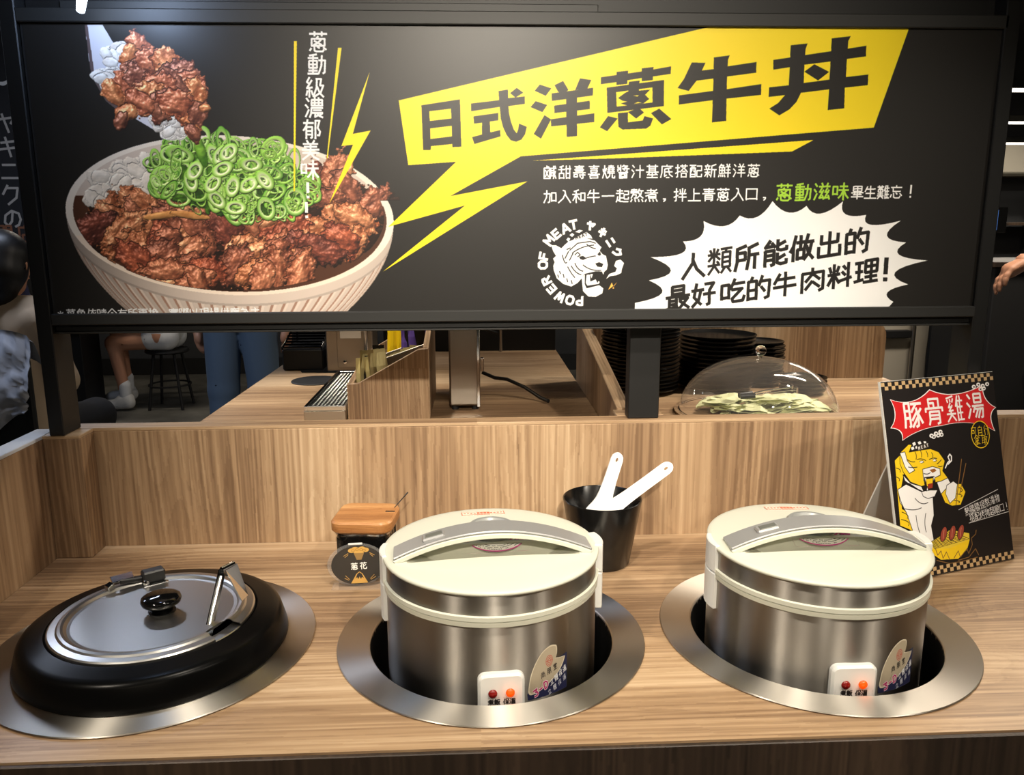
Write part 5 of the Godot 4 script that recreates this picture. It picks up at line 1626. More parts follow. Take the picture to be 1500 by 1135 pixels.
	g["壽"] = "12 8 88 8;50 0 50 20;22 20 78 20;12 32 88 32;20 43 80 43;0 55 100 55;8 67 35 67;8 67 8 86;35 67 35 86;8 86 35 86;48 72 98 72;80 62 80 95 66 98;55 80 62 90"
	g["喜"] = "8 9 92 9;50 0 50 23;20 23 80 23;25 36 75 36;25 36 25 52;75 36 75 52;25 52 75 52;32 56 38 65;68 56 62 65;2 67 98 67;20 78 80 78;20 78 20 98;80 78 80 98;20 95 80 95"
	g["燒"] = "@火 0 0 38 100;50 8 90 8;70 0 70 20;44 20 98 20;42 34 66 34;54 25 54 48;40 48 66 48;72 34 98 34;85 25 85 48;70 48 100 48;40 60 100 60;62 60 58 82 40 98;80 60 80 93 90 96 100 95 100 82"
	g["醬"] = "30 0 30 48;8 3 8 22 30 22;2 34 30 34;12 34 5 48;58 0 40 15;50 8 85 8 60 24;42 28 100 28;82 22 82 45 70 47;55 34 62 40;@酉 12 52 76 48"
	g["汁"] = "@氵 0 0 30 100;36 40 100 40;68 2 68 98"
	g["基"] = "5 12 95 12;25 0 25 55;75 0 75 55;25 26 75 26;25 40 75 40;0 55 100 55;32 58 10 78;68 58 92 78;50 60 50 96;22 76 78 76;5 96 95 96"
	g["底"] = "50 0 50 12;8 13 98 13;10 13 10 60 0 98;85 25 35 33;32 33 32 88 50 78;32 55 95 55;62 32 72 75 98 92;45 97 70 97"
	g["搭"] = "@扌 0 0 36 100;@艹 38 0 62 24;70 25 40 58;70 25 100 58;58 52 82 52;50 66 50 98;50 66 90 66 90 98;50 94 90 94"
	g["配"] = "@酉 0 0 52 100;@己 56 4 44 92"
	g["新"] = "26 0 26 10;5 14 48 14;14 20 18 36;38 20 33 36;0 40 52 40;4 60 50 60;26 40 26 98;24 62 4 92;30 66 48 86;@斤 54 0 46 100"
	g["鮮"] = "22 0 3 25;16 10 40 10 32 25;6 26 6 70;6 26 48 26 48 70;27 26 27 70;6 48 48 48;6 70 48 70;5 80 0 98;18 80 20 96;32 80 35 96;46 80 52 98;@羊 54 0 46 100"
	g["洋"] = "@氵 0 0 30 100;@羊 34 0 66 100"
	g["加"] = "@力 0 0 56 100;@口 60 14 40 78"
	g["入"] = "38 4 54 8 60 40 98 98;56 30 40 65 2 98"
	g["和"] = "@禾 0 0 56 100;@口 62 18 36 72"
	g["牛"] = "28 5 5 45;15 28 92 28;2 60 98 60;52 0 52 100"
	g["一"] = "2 50 98 50"
	g["起"] = "@走 0 0 60 100;@己 62 8 38 70"
	g["敖"] = "5 10 50 10;28 0 28 40;0 26 52 26;0 42 55 42;25 42 5 98;20 62 45 62 42 95 28 95;70 0 55 35;62 20 100 20;88 20 80 60 50 98;62 35 75 70 100 98"
	g["熬"] = "@敖 0 0 100 72;@灬 0 76 100 24"
	g["煮"] = "@者 0 0 100 74;@灬 0 78 100 22"
	g["，"] = "30 78 48 78 46 88 34 98"
	g["拌"] = "@扌 0 0 36 100;48 8 54 32;90 8 84 32;42 40 98 40;38 66 100 66;69 0 69 100"
	g["上"] = "45 2 45 95;45 40 90 40;0 95 100 95"
	g["青"] = "8 10 92 10;50 0 50 42;15 26 85 26;0 42 100 42;22 55 22 100;22 55 80 55 80 92 66 98;22 70 80 70;22 84 80 84"
	g["滋"] = "@氵 0 0 26 100;48 0 54 14;86 0 80 14;32 20 100 20;50 28 36 52 58 52;60 40 35 86 62 82;54 70 62 94;84 28 70 52 92 52;94 40 68 86 98 82;90 70 98 94"
	g["畢"] = "15 3 15 40;15 3 85 3 85 40;15 21 85 21;15 40 85 40;50 3 50 100;0 52 100 52;28 44 28 64;72 44 72 64;15 66 85 66;0 82 100 82"
	g["生"] = "25 5 5 45;18 25 90 25;12 58 88 58;50 0 50 95;0 95 100 95"
	g["難"] = "0 10 52 10;14 0 14 22;38 0 38 22;14 22 38 22;8 30 8 50;8 30 44 30 44 50;8 50 44 50;26 22 26 78;4 64 48 64;0 78 52 78;25 78 2 100;28 80 50 98;@隹 54 0 46 100"
	g["忘"] = "50 0 50 14;5 16 95 16;22 16 22 46 85 46;@心 0 52 100 48"
	g["人"] = "50 2 48 40 5 98;50 32 65 65 98 98"
	g["類"] = "25 0 25 48;0 24 50 24;8 5 14 18;42 5 36 18;22 26 2 48;28 26 50 46;0 66 50 66;25 50 22 75 2 100;28 70 48 98;38 52 44 60;@頁 54 0 46 100"
	g["所"] = "45 4 5 14;8 14 8 65 0 98;8 30 42 30 42 58;8 58 42 58;@斤 50 0 50 100"
	g["能"] = "28 0 8 25 48 22;35 10 50 28;8 40 8 100;8 40 45 40 45 95 33 98;8 58 45 58;8 76 45 76;60 0 60 38 75 42 98 40 98 28;92 10 60 22;60 52 60 90 75 96 98 94 98 80;92 62 60 76"
	g["做"] = "@亻 0 0 28 100;28 28 62 28;45 2 45 56;32 56 32 96;32 56 60 56 60 96;32 90 60 90;76 0 62 50;70 30 100 30;92 30 84 70 60 98;70 45 80 75 100 98"
	g["出"] = "50 0 50 93;15 10 15 42 85 42;85 10 85 42;5 55 5 93 95 93;95 55 95 97"
	g["的"] = "@白 0 0 44 100;64 0 50 40;58 22 96 22 92 90 76 96;60 45 76 66"
	g["最"] = "@日 18 0 64 36;0 44 100 44;14 44 14 90;44 44 44 100;14 60 44 60;14 75 44 75;0 93 50 86;55 56 92 56 55 98;58 64 98 98"
	g["好"] = "@女 0 0 50 100;@子 50 0 50 100"
	g["吃"] = "@口 0 14 36 70;58 0 40 42;52 20 100 20;46 44 90 44 48 82 52 95 94 95 100 75"
	g["肉"] = "5 20 5 100;5 20 95 20 95 92 78 98;48 0 48 25 20 55;50 25 80 50;48 55 20 88;50 58 80 82"
	g["料"] = "@米 0 0 50 100;64 10 76 25;60 35 74 50;52 72 100 62;86 0 86 100"
	g["理"] = "@王 0 4 38 92;46 5 46 55;46 5 96 5 96 55;46 30 96 30;46 55 96 55;71 5 71 95;46 74 96 74;40 95 100 95"
	g["菜"] = "@艹 0 0 100 22;85 25 10 32;20 38 28 48;48 36 52 46;82 32 70 48;@木 0 46 100 54"
	g["色"] = "38 0 5 35;30 12 75 12 60 28;15 30 15 85 25 95 95 95 98 75;15 30 85 30 85 60;15 60 85 60;50 30 50 60"
	g["依"] = "@亻 0 0 32 100;66 0 66 14;34 18 100 18;64 20 36 60;50 46 50 95 66 82;96 35 74 52;66 30 78 70 100 98"
	g["時"] = "@日 0 8 36 80;48 14 96 14;72 0 72 34;42 34 100 34;42 58 100 58;84 44 84 95 70 98;54 66 62 82"
	g["令"] = "50 0 2 45;50 0 98 45;38 40 60 40;18 60 82 60 50 98;45 75 62 95"
	g["更"] = "0 8 100 8;15 24 15 62;15 24 85 24 85 62;15 42 85 42;15 62 85 62;52 8 48 70 5 98;15 66 50 88 98 98"
	g["換"] = "@扌 0 0 36 100;62 0 44 28;58 12 82 12 76 26;46 28 46 58;46 28 96 28 96 58;60 28 56 52;80 28 84 52;40 62 100 62;70 62 66 78 40 100;72 70 100 98"
	g["實"] = "50 0 50 10;5 12 5 24;5 12 95 12 95 24;20 22 80 22 78 40;22 22 20 40;8 32 92 32;20 40 80 40;22 50 22 84;22 50 78 50 78 84;22 62 78 62;22 73 78 73;22 84 78 84;38 86 8 100;62 86 92 100"
	g["際"] = "@阝 0 3 34 97;54 0 40 35;48 12 64 12 38 55;72 5 98 5 68 50;74 15 100 50;50 52 90 52;40 66 98 66;70 66 70 98;56 76 46 92;82 76 92 92"
	g["以"] = "10 10 10 80 40 60;32 15 45 32;80 5 70 60 30 98;70 55 95 95"
	g["現"] = "@王 0 4 38 92;50 3 50 65;50 3 92 3 92 65;50 24 92 24;50 44 92 44;50 65 92 65;60 65 58 85 40 98;78 65 78 92 86 96 100 94 100 80"
	g["場"] = "0 35 36 35;18 0 18 85;0 92 38 80;@昜 40 0 60 100"
	g["供"] = "@亻 0 0 30 100;38 28 98 28;52 0 52 62;82 0 82 62;32 62 100 62;54 68 38 98;80 68 96 98"
	g["應"] = "50 0 50 8;6 9 98 9;8 9 8 60 0 98;28 16 16 36;22 30 22 62;42 16 34 34;38 26 38 62;60 14 64 22;38 24 95 24;38 36 90 36;38 48 90 48;38 60 96 60;65 24 65 60;@心 12 66 86 34"
	g["為"] = "25 2 34 14;8 18 70 18 60 34;60 34 5 80;35 34 82 34 76 50;25 50 90 50 85 66;15 66 95 66 88 94 73 98;15 78 10 92;34 78 38 92;54 78 58 90"
	g["主"] = "45 0 58 12;8 22 92 22;15 55 85 55;0 95 100 95;50 22 50 95"
	g["*"] = "50 20 50 80;22 34 78 66;78 34 22 66"
	g["豚"] = "@月 0 0 36 100;42 8 100 8;72 8 42 40;70 25 78 60 76 92 62 98;70 42 42 72;74 62 42 98;97 28 77 48;78 45 100 85"
	g["骨"] = "22 0 22 36;22 0 78 0 78 36;22 16 50 16 50 36;2 36 2 50;2 36 98 36 98 50;24 50 22 85 15 100;24 50 78 50 78 94 63 98;24 64 78 64;24 78 78 78"
	g["雞"] = "44 0 5 8;9 14 12 24;25 12 27 22;43 10 37 24;26 26 14 44 34 42;36 36 16 58 40 56;0 70 52 70;26 58 24 78 2 100;28 72 51 98;@隹 54 0 46 100"
	g["湯"] = "@氵 0 0 30 100;@昜 32 0 68 100"
	g["可"] = "0 10 100 10;80 10 80 90 60 96;15 35 15 68;15 35 55 35 55 68;15 65 55 65"
	g["自"] = "50 0 38 14;15 15 15 98;15 15 85 15 85 98;15 42 85 42;15 68 85 68;15 95 85 95"
	g["行"] = "32 0 5 30;35 30 5 60;22 48 22 100;48 12 92 12;42 40 100 40;78 40 78 92 60 96"
	g["拿"] = "50 0 5 30;50 0 95 30;32 26 68 26;30 36 30 52;30 36 70 36 70 52;30 52 70 52;80 56 20 64;12 74 88 74;0 86 100 86;50 60 50 96 36 98"
	g["取"] = "0 8 58 8;12 8 12 80;46 8 46 100;12 32 46 32;12 55 46 55;0 84 58 74;55 25 95 25 55 98;58 35 72 70 100 98"
	g["熱"] = "5 10 48 10;27 0 27 38;0 22 52 22;0 36 52 36;27 40 27 62;5 48 48 48;0 64 52 60;55 16 85 16 85 55 100 62 100 48;70 0 65 40 50 66;58 34 75 46;@灬 0 74 100 26"
	g["騰"] = "@月 0 0 32 100;45 0 52 10;85 0 78 10;40 14 95 14;36 28 100 28;68 0 55 45 36 55;70 28 100 52;48 58 48 78;48 58 88 58 88 78;48 68 88 68;48 78 92 78 88 98;36 98 42 86;55 86 56 98;70 86 72 96"
	g["物"] = "18 5 5 40;12 28 44 28;0 66 48 52;28 0 28 100;64 0 52 42;60 20 98 20 92 92 80 98;72 20 52 75;85 20 64 98"
	g["烤"] = "@火 0 0 38 100;46 14 80 14;62 0 62 34;40 34 100 34;94 5 46 58;62 52 92 48;62 52 58 68 92 68 88 96 74 98"
	g["超"] = "@走 0 0 60 100;62 8 98 8 95 40 84 42;76 8 60 45;65 52 65 80;65 52 96 52 96 80;65 78 96 78"
	g["順"] = "8 5 8 60 0 98;24 8 24 85;40 2 40 98;@頁 48 0 52 100"
	g["花"] = "@艹 0 0 100 26;32 28 5 62;22 48 22 100;88 38 45 62;52 28 52 88 62 95 92 95 97 72"
	g["飯"] = "24 0 2 32;24 0 46 30;16 24 32 24;10 36 10 96 24 82;10 36 38 36 38 64;10 50 38 50;10 64 38 64;26 66 46 96;54 8 98 8;56 8 54 60 48 98;56 34 94 34 84 70 58 98;66 45 80 75 100 98"
	g["保"] = "@亻 0 0 32 100;48 3 48 36;48 3 90 3 90 36;48 36 90 36;@木 36 42 64 58"
	g["溫"] = "@氵 0 0 28 100;42 3 42 50;42 3 92 3 92 50;42 50 92 50;66 8 54 44;68 24 80 44;38 62 38 95;38 62 94 62 94 95;56 62 56 95;76 62 76 95;32 96 100 96"
	g["尚"] = "50 0 50 30;20 5 30 22;80 5 70 22;5 32 5 100;5 32 95 32 95 96;30 52 30 82;30 52 70 52 70 82;30 80 70 80"
	g["朋"] = "@月 0 0 46 100;@月 52 0 46 100"
	g["堂"] = "50 0 50 14;20 2 30 12;80 2 70 12;2 18 2 30;2 18 98 18 98 30;25 30 25 48;25 30 75 30 75 48;25 48 75 48;12 66 88 66;50 50 50 96;0 96 100 96"
	g["立"] = "50 0 50 18;10 22 90 22;28 36 36 82;74 36 60 90;0 92 100 92"
	g["體"] = "@骨 0 0 46 100;52 3 52 42;52 3 98 3 98 42;52 22 98 22;52 42 98 42;67 0 67 42;83 0 83 42;50 52 100 52;60 62 60 80;60 62 90 62 90 80;60 80 90 80;60 84 64 94;90 84 86 94;50 98 100 98"
	g["門"] = "8 2 8 100;8 2 42 2 42 45;8 45 42 45;8 23 42 23;92 2 92 100;92 2 58 2 58 45;58 45 92 45;58 23 92 23"
	g["店"] = "50 0 50 10;8 12 98 12;10 12 10 60 0 98;55 20 55 55;55 38 95 38;30 56 30 98;30 56 88 56 88 98;30 94 88 94"
	g["専"] = "10 10 90 10;50 0 50 55;20 22 20 50;20 22 80 22 80 50;20 36 80 36;15 52 85 52;0 66 100 66;72 56 72 96 56 98;25 74 38 88"
	g["ヤ"] = "4 36 92 24 70 56;30 8 56 98"
	g["キ"] = "15 30 85 22;5 62 95 52;40 2 60 98"
	g["ニ"] = "16 20 84 20;5 84 95 84"
	g["ク"] = "38 2 8 48;32 16 88 16 76 65 30 98"
	g["の"] = "55 15 45 65 25 88 8 70 15 35 50 12 85 25 92 55 80 82 60 92"
	g["P"] = "15 0 15 100;15 8 60 8 82 16 82 42 60 52 15 52"
	g["O"] = "30 6 70 6 92 28 92 72 70 94 30 94 8 72 8 28 30 6"
	g["W"] = "2 0 25 96 50 20 75 96 98 0"
	g["E"] = "15 0 15 100;15 8 88 8;15 50 80 50;15 92 88 92"
	g["R"] = "15 0 15 100;15 8 60 8 82 16 82 40 60 50 15 50;48 50 88 100"
	g["F"] = "15 0 15 100;15 8 88 8;15 50 78 50"
	g["M"] = "10 100 10 0 50 60 90 0 90 100"
	g["A"] = "4 100 46 4 54 4 96 100;22 66 78 66"
	g["T"] = "2 8 98 8;50 8 50 100"
	g["3"] = "10 10 88 10 45 42 85 55 88 80 60 96 10 88"
	g["D"] = "15 4 15 96;15 4 60 4 90 30 90 70 60 96 15 96"
	g["-"] = "20 50 80 50"

func glyph_strokes(ch: String) -> Array:
	var out: Array = []
	if not GLYPH.has(ch):
		return out
	for s in (GLYPH[ch] as String).split(";"):
		if s.begins_with("@"):
			var w := s.substr(1).split(" ")
			var x := float(w[1])
			var y := float(w[2])
			var sx := float(w[3]) / 100.0
			var sy := float(w[4]) / 100.0
			for q in glyph_strokes(w[0]):
				var p := PackedVector2Array()
				for v in q:
					p.append(Vector2(x + v.x * sx, y + v.y * sy))
				out.append(p)
		else:
			out.append(nums(s))
	return out

# ---- drawing on an Image: filled outlines and thick strokes
func fill_poly(im: Image, pts: PackedVector2Array, c: Color) -> void:
	var n := pts.size()
	if n < 3:
		return
	var y0 := 1e9
	var y1 := -1e9
	for p in pts:
		y0 = minf(y0, p.y)
		y1 = maxf(y1, p.y)
	var h := im.get_height()
	var w := im.get_width()
	for y in range(maxi(int(floor(y0)), 0), mini(int(ceil(y1)), h)):
		var yc := y + 0.5
		var xs: Array[float] = []
		for k in n:
			var a := pts[k]
			var b := pts[(k + 1) % n]
			if (a.y <= yc) != (b.y <= yc):
				xs.append(a.x + (yc - a.y) / (b.y - a.y) * (b.x - a.x))
		xs.sort()
		for k in range(0, xs.size() - 1, 2):
			var x0 := clampi(roundi(xs[k]), 0, w)
			var x1 := clampi(roundi(xs[k + 1]), 0, w)
			if x1 > x0:
				im.fill_rect(Rect2i(x0, y, x1 - x0, 1), c)

func draw_line(im: Image, pts: PackedVector2Array, wd: float, c: Color, cap := 0.35) -> void:
	var r := wd * 0.5
	for k in pts.size() - 1:
		var a := pts[k]
		var b := pts[k + 1]
		var d := (b - a)
		if d.length() < 0.01:
			continue
		d = d.normalized()
		var n := Vector2(-d.y, d.x) * r
		var ea := d * r * (cap if k == 0 else 0.3)
		var eb := d * r * (cap if k == pts.size() - 2 else 0.3)
		fill_poly(im, PackedVector2Array([a - ea + n, b + eb + n, b + eb - n, a - ea - n]), c)
		if k > 0:
			fill_poly(im, disc(a, r, r, 10), c)

func disc(c: Vector2, a: float, b: float, n := 28, turn := 0.0) -> PackedVector2Array:
	var out := PackedVector2Array()
	for k in n:
		out.append(c + Vector2(a * cos(TAU * k / n), b * sin(TAU * k / n)).rotated(turn))
	return out

# one character: centre c, x axis ex and y axis ey span its box
func draw_glyph(im: Image, ch: String, c: Vector2, ex: Vector2, ey: Vector2, wd: float, col: Color) -> void:
	for s in glyph_strokes(ch):
		var p := PackedVector2Array()
		for v in s:
			p.append(c + ex * ((v.x - 50.0) / 100.0) + ey * ((v.y - 50.0) / 100.0))
		draw_line(im, p, wd, col)

# characters spread evenly from the first centre to the last; ss is the canvas scale
func draw_row(im: Image, words: String, a: Vector2, b: Vector2, size: Vector2, wd: float, col: Color, ss := 2.0, upright := false) -> void:
	var n := words.length()
	var d := (b - a).normalized() if n > 1 else Vector2(1, 0)
	if upright:
		d = Vector2(1, 0)
	for k in n:
		var c := a.lerp(b, float(k) / maxf(n - 1, 1)) * ss
		draw_glyph(im, words[k], c, d * size.x * ss, Vector2(-d.y, d.x) * size.y * ss, wd * ss, col)

func up(pts: PackedVector2Array, ss := 2.0) -> PackedVector2Array:
	var out := PackedVector2Array()
	for p in pts:
		out.append(p * ss)
	return out

# bend straight runs between tips: each odd point is a control point
func curve(pts: PackedVector2Array, closed := true) -> PackedVector2Array:
	var out := PackedVector2Array()
	var n := pts.size()
	for k in range(0, n, 2):
		var a := pts[k]
		var m := pts[(k + 1) % n]
		var b := pts[(k + 2) % n]
		for j in 8:
			var t := j / 8.0
			out.append(a.lerp(m, t).lerp(m.lerp(b, t), t))
	return out

# ------------------------------------------------------------------ the sign's print
const SW := 2048
const SH := 600

func sign_picture() -> ImageTexture:
	var im := Image.create(SW, SH, false, Image.FORMAT_RGBA8)
	var black := Color8(30, 28, 26)
	im.fill(black)
	paint_food(im)
	im.resize(SW * 2, SH * 2, Image.INTERPOLATE_BILINEAR)
	var yellow := Color8(250, 222, 30)
	var white := Color8(240, 240, 240)
	# thin lines and the small bolt beside the upright slogan
	fill_poly(im, up(nums("544.1 35.9 550.4 35.9 529.1 337.8 526.2 337.8")), yellow)
	fill_poly(im, up(nums("633.9 48.7 641.6 48.7 601.9 270.2 599.8 270.2")), yellow)
	fill_poly(im, up(nums("698.3 94.0 631.9 245.0 656.5 242.2 600.2 365.1 695.1 213.0 657.5 219.9")), yellow)
	# title banner running into a lightning bolt
	fill_poly(im, up(nums("756.1 152.2 1432.7 -1.6 1847.4 -9.8 1784.5 205.9 1014.1 266.0 861.6 348.6 1028.8 318.0 709.9 510.0 892.2 368.8 725.7 413.2 874.6 277.3 772.3 284.3")), yellow)
	fill_poly(im, up(nums("1034.7 275.2 1653.1 231.7 1606.4 256.1 1216.8 270.3")), yellow)
	# title: the six heavy characters, dark on yellow
	for s in ["803.7 162.0 885.1 149.8 886.5 246.1 867.8 246.9 867.4 240.5 821.7 244.9 821.0 252.7 805.1 253.2",
		"908.7 158.1 968.2 151.3 967.1 132.9 986.7 129.8 987.1 147.2 1022.3 143.5 1022.3 158.5 987.7 163.2 988.9 177.1 992.7 193.9 998.9 210.8 1005.2 218.6 1008.5 210.8 1010.3 198.7 1026.8 205.2 1023.0 220.5 1015.3 231.4 1003.9 235.8 992.5 232.7 983.7 221.8 976.2 206.0 971.7 189.1 969.4 164.7 908.5 173.7",
		"991.6 136.9 1005.5 126.4 1019.3 135.9 1002.9 145.9",
		"913.4 184.0 965.8 177.1 966.2 192.0 948.0 194.5 948.8 216.7 969.8 212.1 970.5 224.9 914.6 240.5 909.8 226.4 931.1 221.1 931.3 196.9 914.4 198.9",
		"1043.9 132.0 1054.4 119.6 1078.9 127.1 1067.1 142.2", "1034.9 165.0 1045.7 153.0 1070.2 160.6 1060.2 175.2", "1042.0 219.8 1064.7 181.3 1078.7 190.1 1057.3 229.5",
		"1079.7 137.3 1167.9 125.6 1167.7 141.1 1080.5 152.4", "1085.4 162.0 1161.2 151.9 1161.5 168.8 1086.2 176.9", "1078.7 189.7 1171.3 177.4 1171.6 195.3 1078.8 204.2",
		"1110.4 136.1 1133.9 133.1 1135.0 224.0 1112.8 225.8", "1085.9 120.7 1103.9 112.3 1115.4 130.1 1104.9 138.5 1093.5 133.7", "1139.9 106.9 1163.9 110.1 1155.3 128.3 1130.1 130.0",
		"1184.5 104.5 1218.0 99.9 1217.8 93.7 1241.8 91.2 1241.9 96.7 1271.7 92.5 1271.5 86.3 1296.5 83.4 1295.7 88.6 1334.0 82.0 1333.5 97.0 1295.3 102.4 1295.5 109.5 1272.3 112.0 1272.1 105.3 1241.0 110.2 1241.2 117.4 1217.9 119.8 1217.8 113.9 1184.7 118.3",
		"1197.5 125.4 1243.8 119.3 1244.9 113.3 1267.7 110.8 1266.5 116.3 1319.7 109.4 1321.0 162.2 1199.8 176.5",
		"1184.0 206.1 1201.4 183.0 1222.0 187.8 1200.0 213.9", "1222.2 177.0 1243.9 175.0 1244.4 195.8 1276.3 191.9 1279.9 182.9 1298.5 187.7 1293.3 202.3 1284.5 208.4 1233.2 210.4 1224.1 204.8", "1293.8 176.8 1311.4 167.6 1338.3 188.8 1318.1 199.8",
		"1378.1 74.0 1407.4 74.6 1400.4 90.1 1425.8 87.1 1425.2 63.8 1458.9 59.4 1455.5 68.4 1455.4 81.5 1517.6 72.4 1517.8 93.8 1455.4 101.8 1455.9 127.6 1530.4 117.0 1531.2 138.7 1456.4 146.7 1457.9 192.3 1427.0 195.5 1426.7 149.9 1353.4 159.0 1353.2 140.5 1426.6 131.1 1426.2 105.9 1389.8 110.4 1373.6 131.3 1349.6 125.4 1362.9 106.9",
		"1589.5 38.5 1625.7 34.7 1622.0 45.6 1621.9 58.1 1677.9 49.9 1677.2 24.4 1718.0 19.6 1713.4 29.2 1713.4 44.7 1753.8 38.5 1754.4 59.8 1713.3 65.2 1714.3 102.1 1763.0 96.6 1763.6 118.1 1713.5 123.4 1715.6 165.9 1679.5 169.5 1679.3 127.0 1618.2 134.2 1609.5 152.9 1595.5 168.1 1573.8 180.6 1551.1 167.0 1569.8 155.3 1583.7 139.0 1547.9 143.0 1547.9 123.5 1590.6 119.2 1590.4 82.3 1554.9 87.6 1553.7 68.1 1589.8 62.9"]:
		fill_poly(im, up(nums(s)), black)
	for s in ["819.9 173.9 866.0 168.5 866.6 188.6 820.4 193.7", "820.8 208.6 866.8 203.3 867.2 225.0 821.0 230.4", "1217.5 134.2 1295.5 124.3 1296.5 155.1 1219.4 163.7", "1621.7 77.2 1678.2 70.5 1678.5 107.3 1622.6 114.5"]:
		fill_poly(im, up(nums(s)), yellow)
	for s in ["1222.1 146.1 1236.6 136.0 1244.1 132.4 1242.6 125.2 1266.7 122.8 1266.4 131.1 1290.3 129.1 1279.9 139.5 1289.1 147.9 1276.6 157.0 1242.3 161.2 1228.2 157.2 1242.1 153.3 1231.8 151.6", "1243.9 174.5 1267.9 166.0 1278.4 175.6 1262.1 187.8", "1622.7 91.4 1643.4 76.4 1676.6 91.6 1653.8 109.0"]:
		fill_poly(im, up(nums(s)), black)
	for s in ["1254.5 141.2 1267.2 140.2 1263.5 143.1", "1256.2 157.6 1265.0 153.9 1274.0 155.6"]:
		fill_poly(im, up(nums(s)), yellow)
	# upright slogan
	var vs := nums("593.7 37.0 588.7 81.0 582.1 126.9 578.5 167.0 572.0 210.3 566.8 253.4 563.2 294.0 556.6 336.5 551.5 377.9")
	var slogan := "蔥動級濃郁美味！！"
	for k in 9:
		draw_glyph(im, slogan[k], vs[k] * 2.0, Vector2(74, 0) if k < 7 else Vector2(60, 0), Vector2(-4, 80) if k < 7 else Vector2(-2, 70), 8.4 if k < 7 else 13.0, white)
	# two lines of description
	var p := nums("1076.9 299.5 1524.0 295.6 1077.2 350.5 1554.2 345.8 1595.2 342.2 1721.6 341.0 1759.5 343.3 1847.4 342.0 1879.9 341.3")
	draw_row(im, "鹹甜壽喜燒醬汁基底搭配新鮮洋蔥", p[0], p[1], Vector2(27, 28), 2.9, white)
	draw_row(im, "加入和牛一起熬煮，拌上青蔥入口，", p[2], p[3], Vector2(28, 28), 3.0, white)
	draw_row(im, "蔥動滋味", p[4], p[5], Vector2(36, 37), 4.0, Color8(160, 205, 60))
	draw_row(im, "畢生難忘", p[6], p[7], Vector2(27, 28), 3.0, white)
	draw_row(im, "!", p[8], p[8], Vector2(27, 28), 3.8, white)
	# shouting burst
	fill_poly(im, up(curve(nums("1373.7 447.7 1428.8 448.0 1417.7 403.5 1471.8 431.7 1498.2 391.8 1539.9 414.2 1569.8 361.2 1608.6 405.5 1646.9 371.5 1671.4 410.2 1728.8 361.6 1717.3 403.7 1783.7 391.4 1768.2 428.5 1864.1 404.2 1797.8 446.6 1880.4 452.4 1824.6 485.3 1934.0 492.7 1808.6 517.1 1894.2 546.2 1817.1 560.9 1863.1 585.4 1867.1 628.9 1270.9 623.4 1269.9 586.5 1269.8 582.9 1375.9 564.4 1299.8 532.9 1397.2 516.7 1301.5 481.4 1405.0 482.9"))), white)
	var r1 := nums("1398.8 500.9 1458.5 490.0 1519.8 483.5 1582.8 473.9 1642.6 463.0 1705.0 456.5 1767.5 448.7")
	var t1 := "人類所能做出的"
	for k in 7:
		draw_glyph(im, t1[k], r1[k] * 2.0, Vector2(106, -16), Vector2(2, 112), 15.0 if k != 1 else 11.0, black)
	var r2 := nums("1366.9 572.6 1424.8 564.8 1491.1 558.4 1550.2 552.0 1609.1 543.3 1672.4 534.5 1733.8 525.8 1794.3 516.1 1838.9 512.7")
	var t2 := "最好吃的牛肉料理!"
	for k in 9:
		draw_glyph(im, t2[k], r2[k] * 2.0, Vector2(106, -16), Vector2(2, 106), 14.0 if k != 8 else 20.0, black)
	# the line of small print that the frame cuts off
	var q := nums("9.8 596.8 428.0 597.5")
	draw_row(im, "*菜色依時令有所更換，實際以現場供應為主", q[0], q[1], Vector2(20, 22), 2.5, white)
	draw_emblem(im, white, black)
	im.resize(SW, SH, Image.INTERPOLATE_LANCZOS)
	return ImageTexture.create_from_image(im)

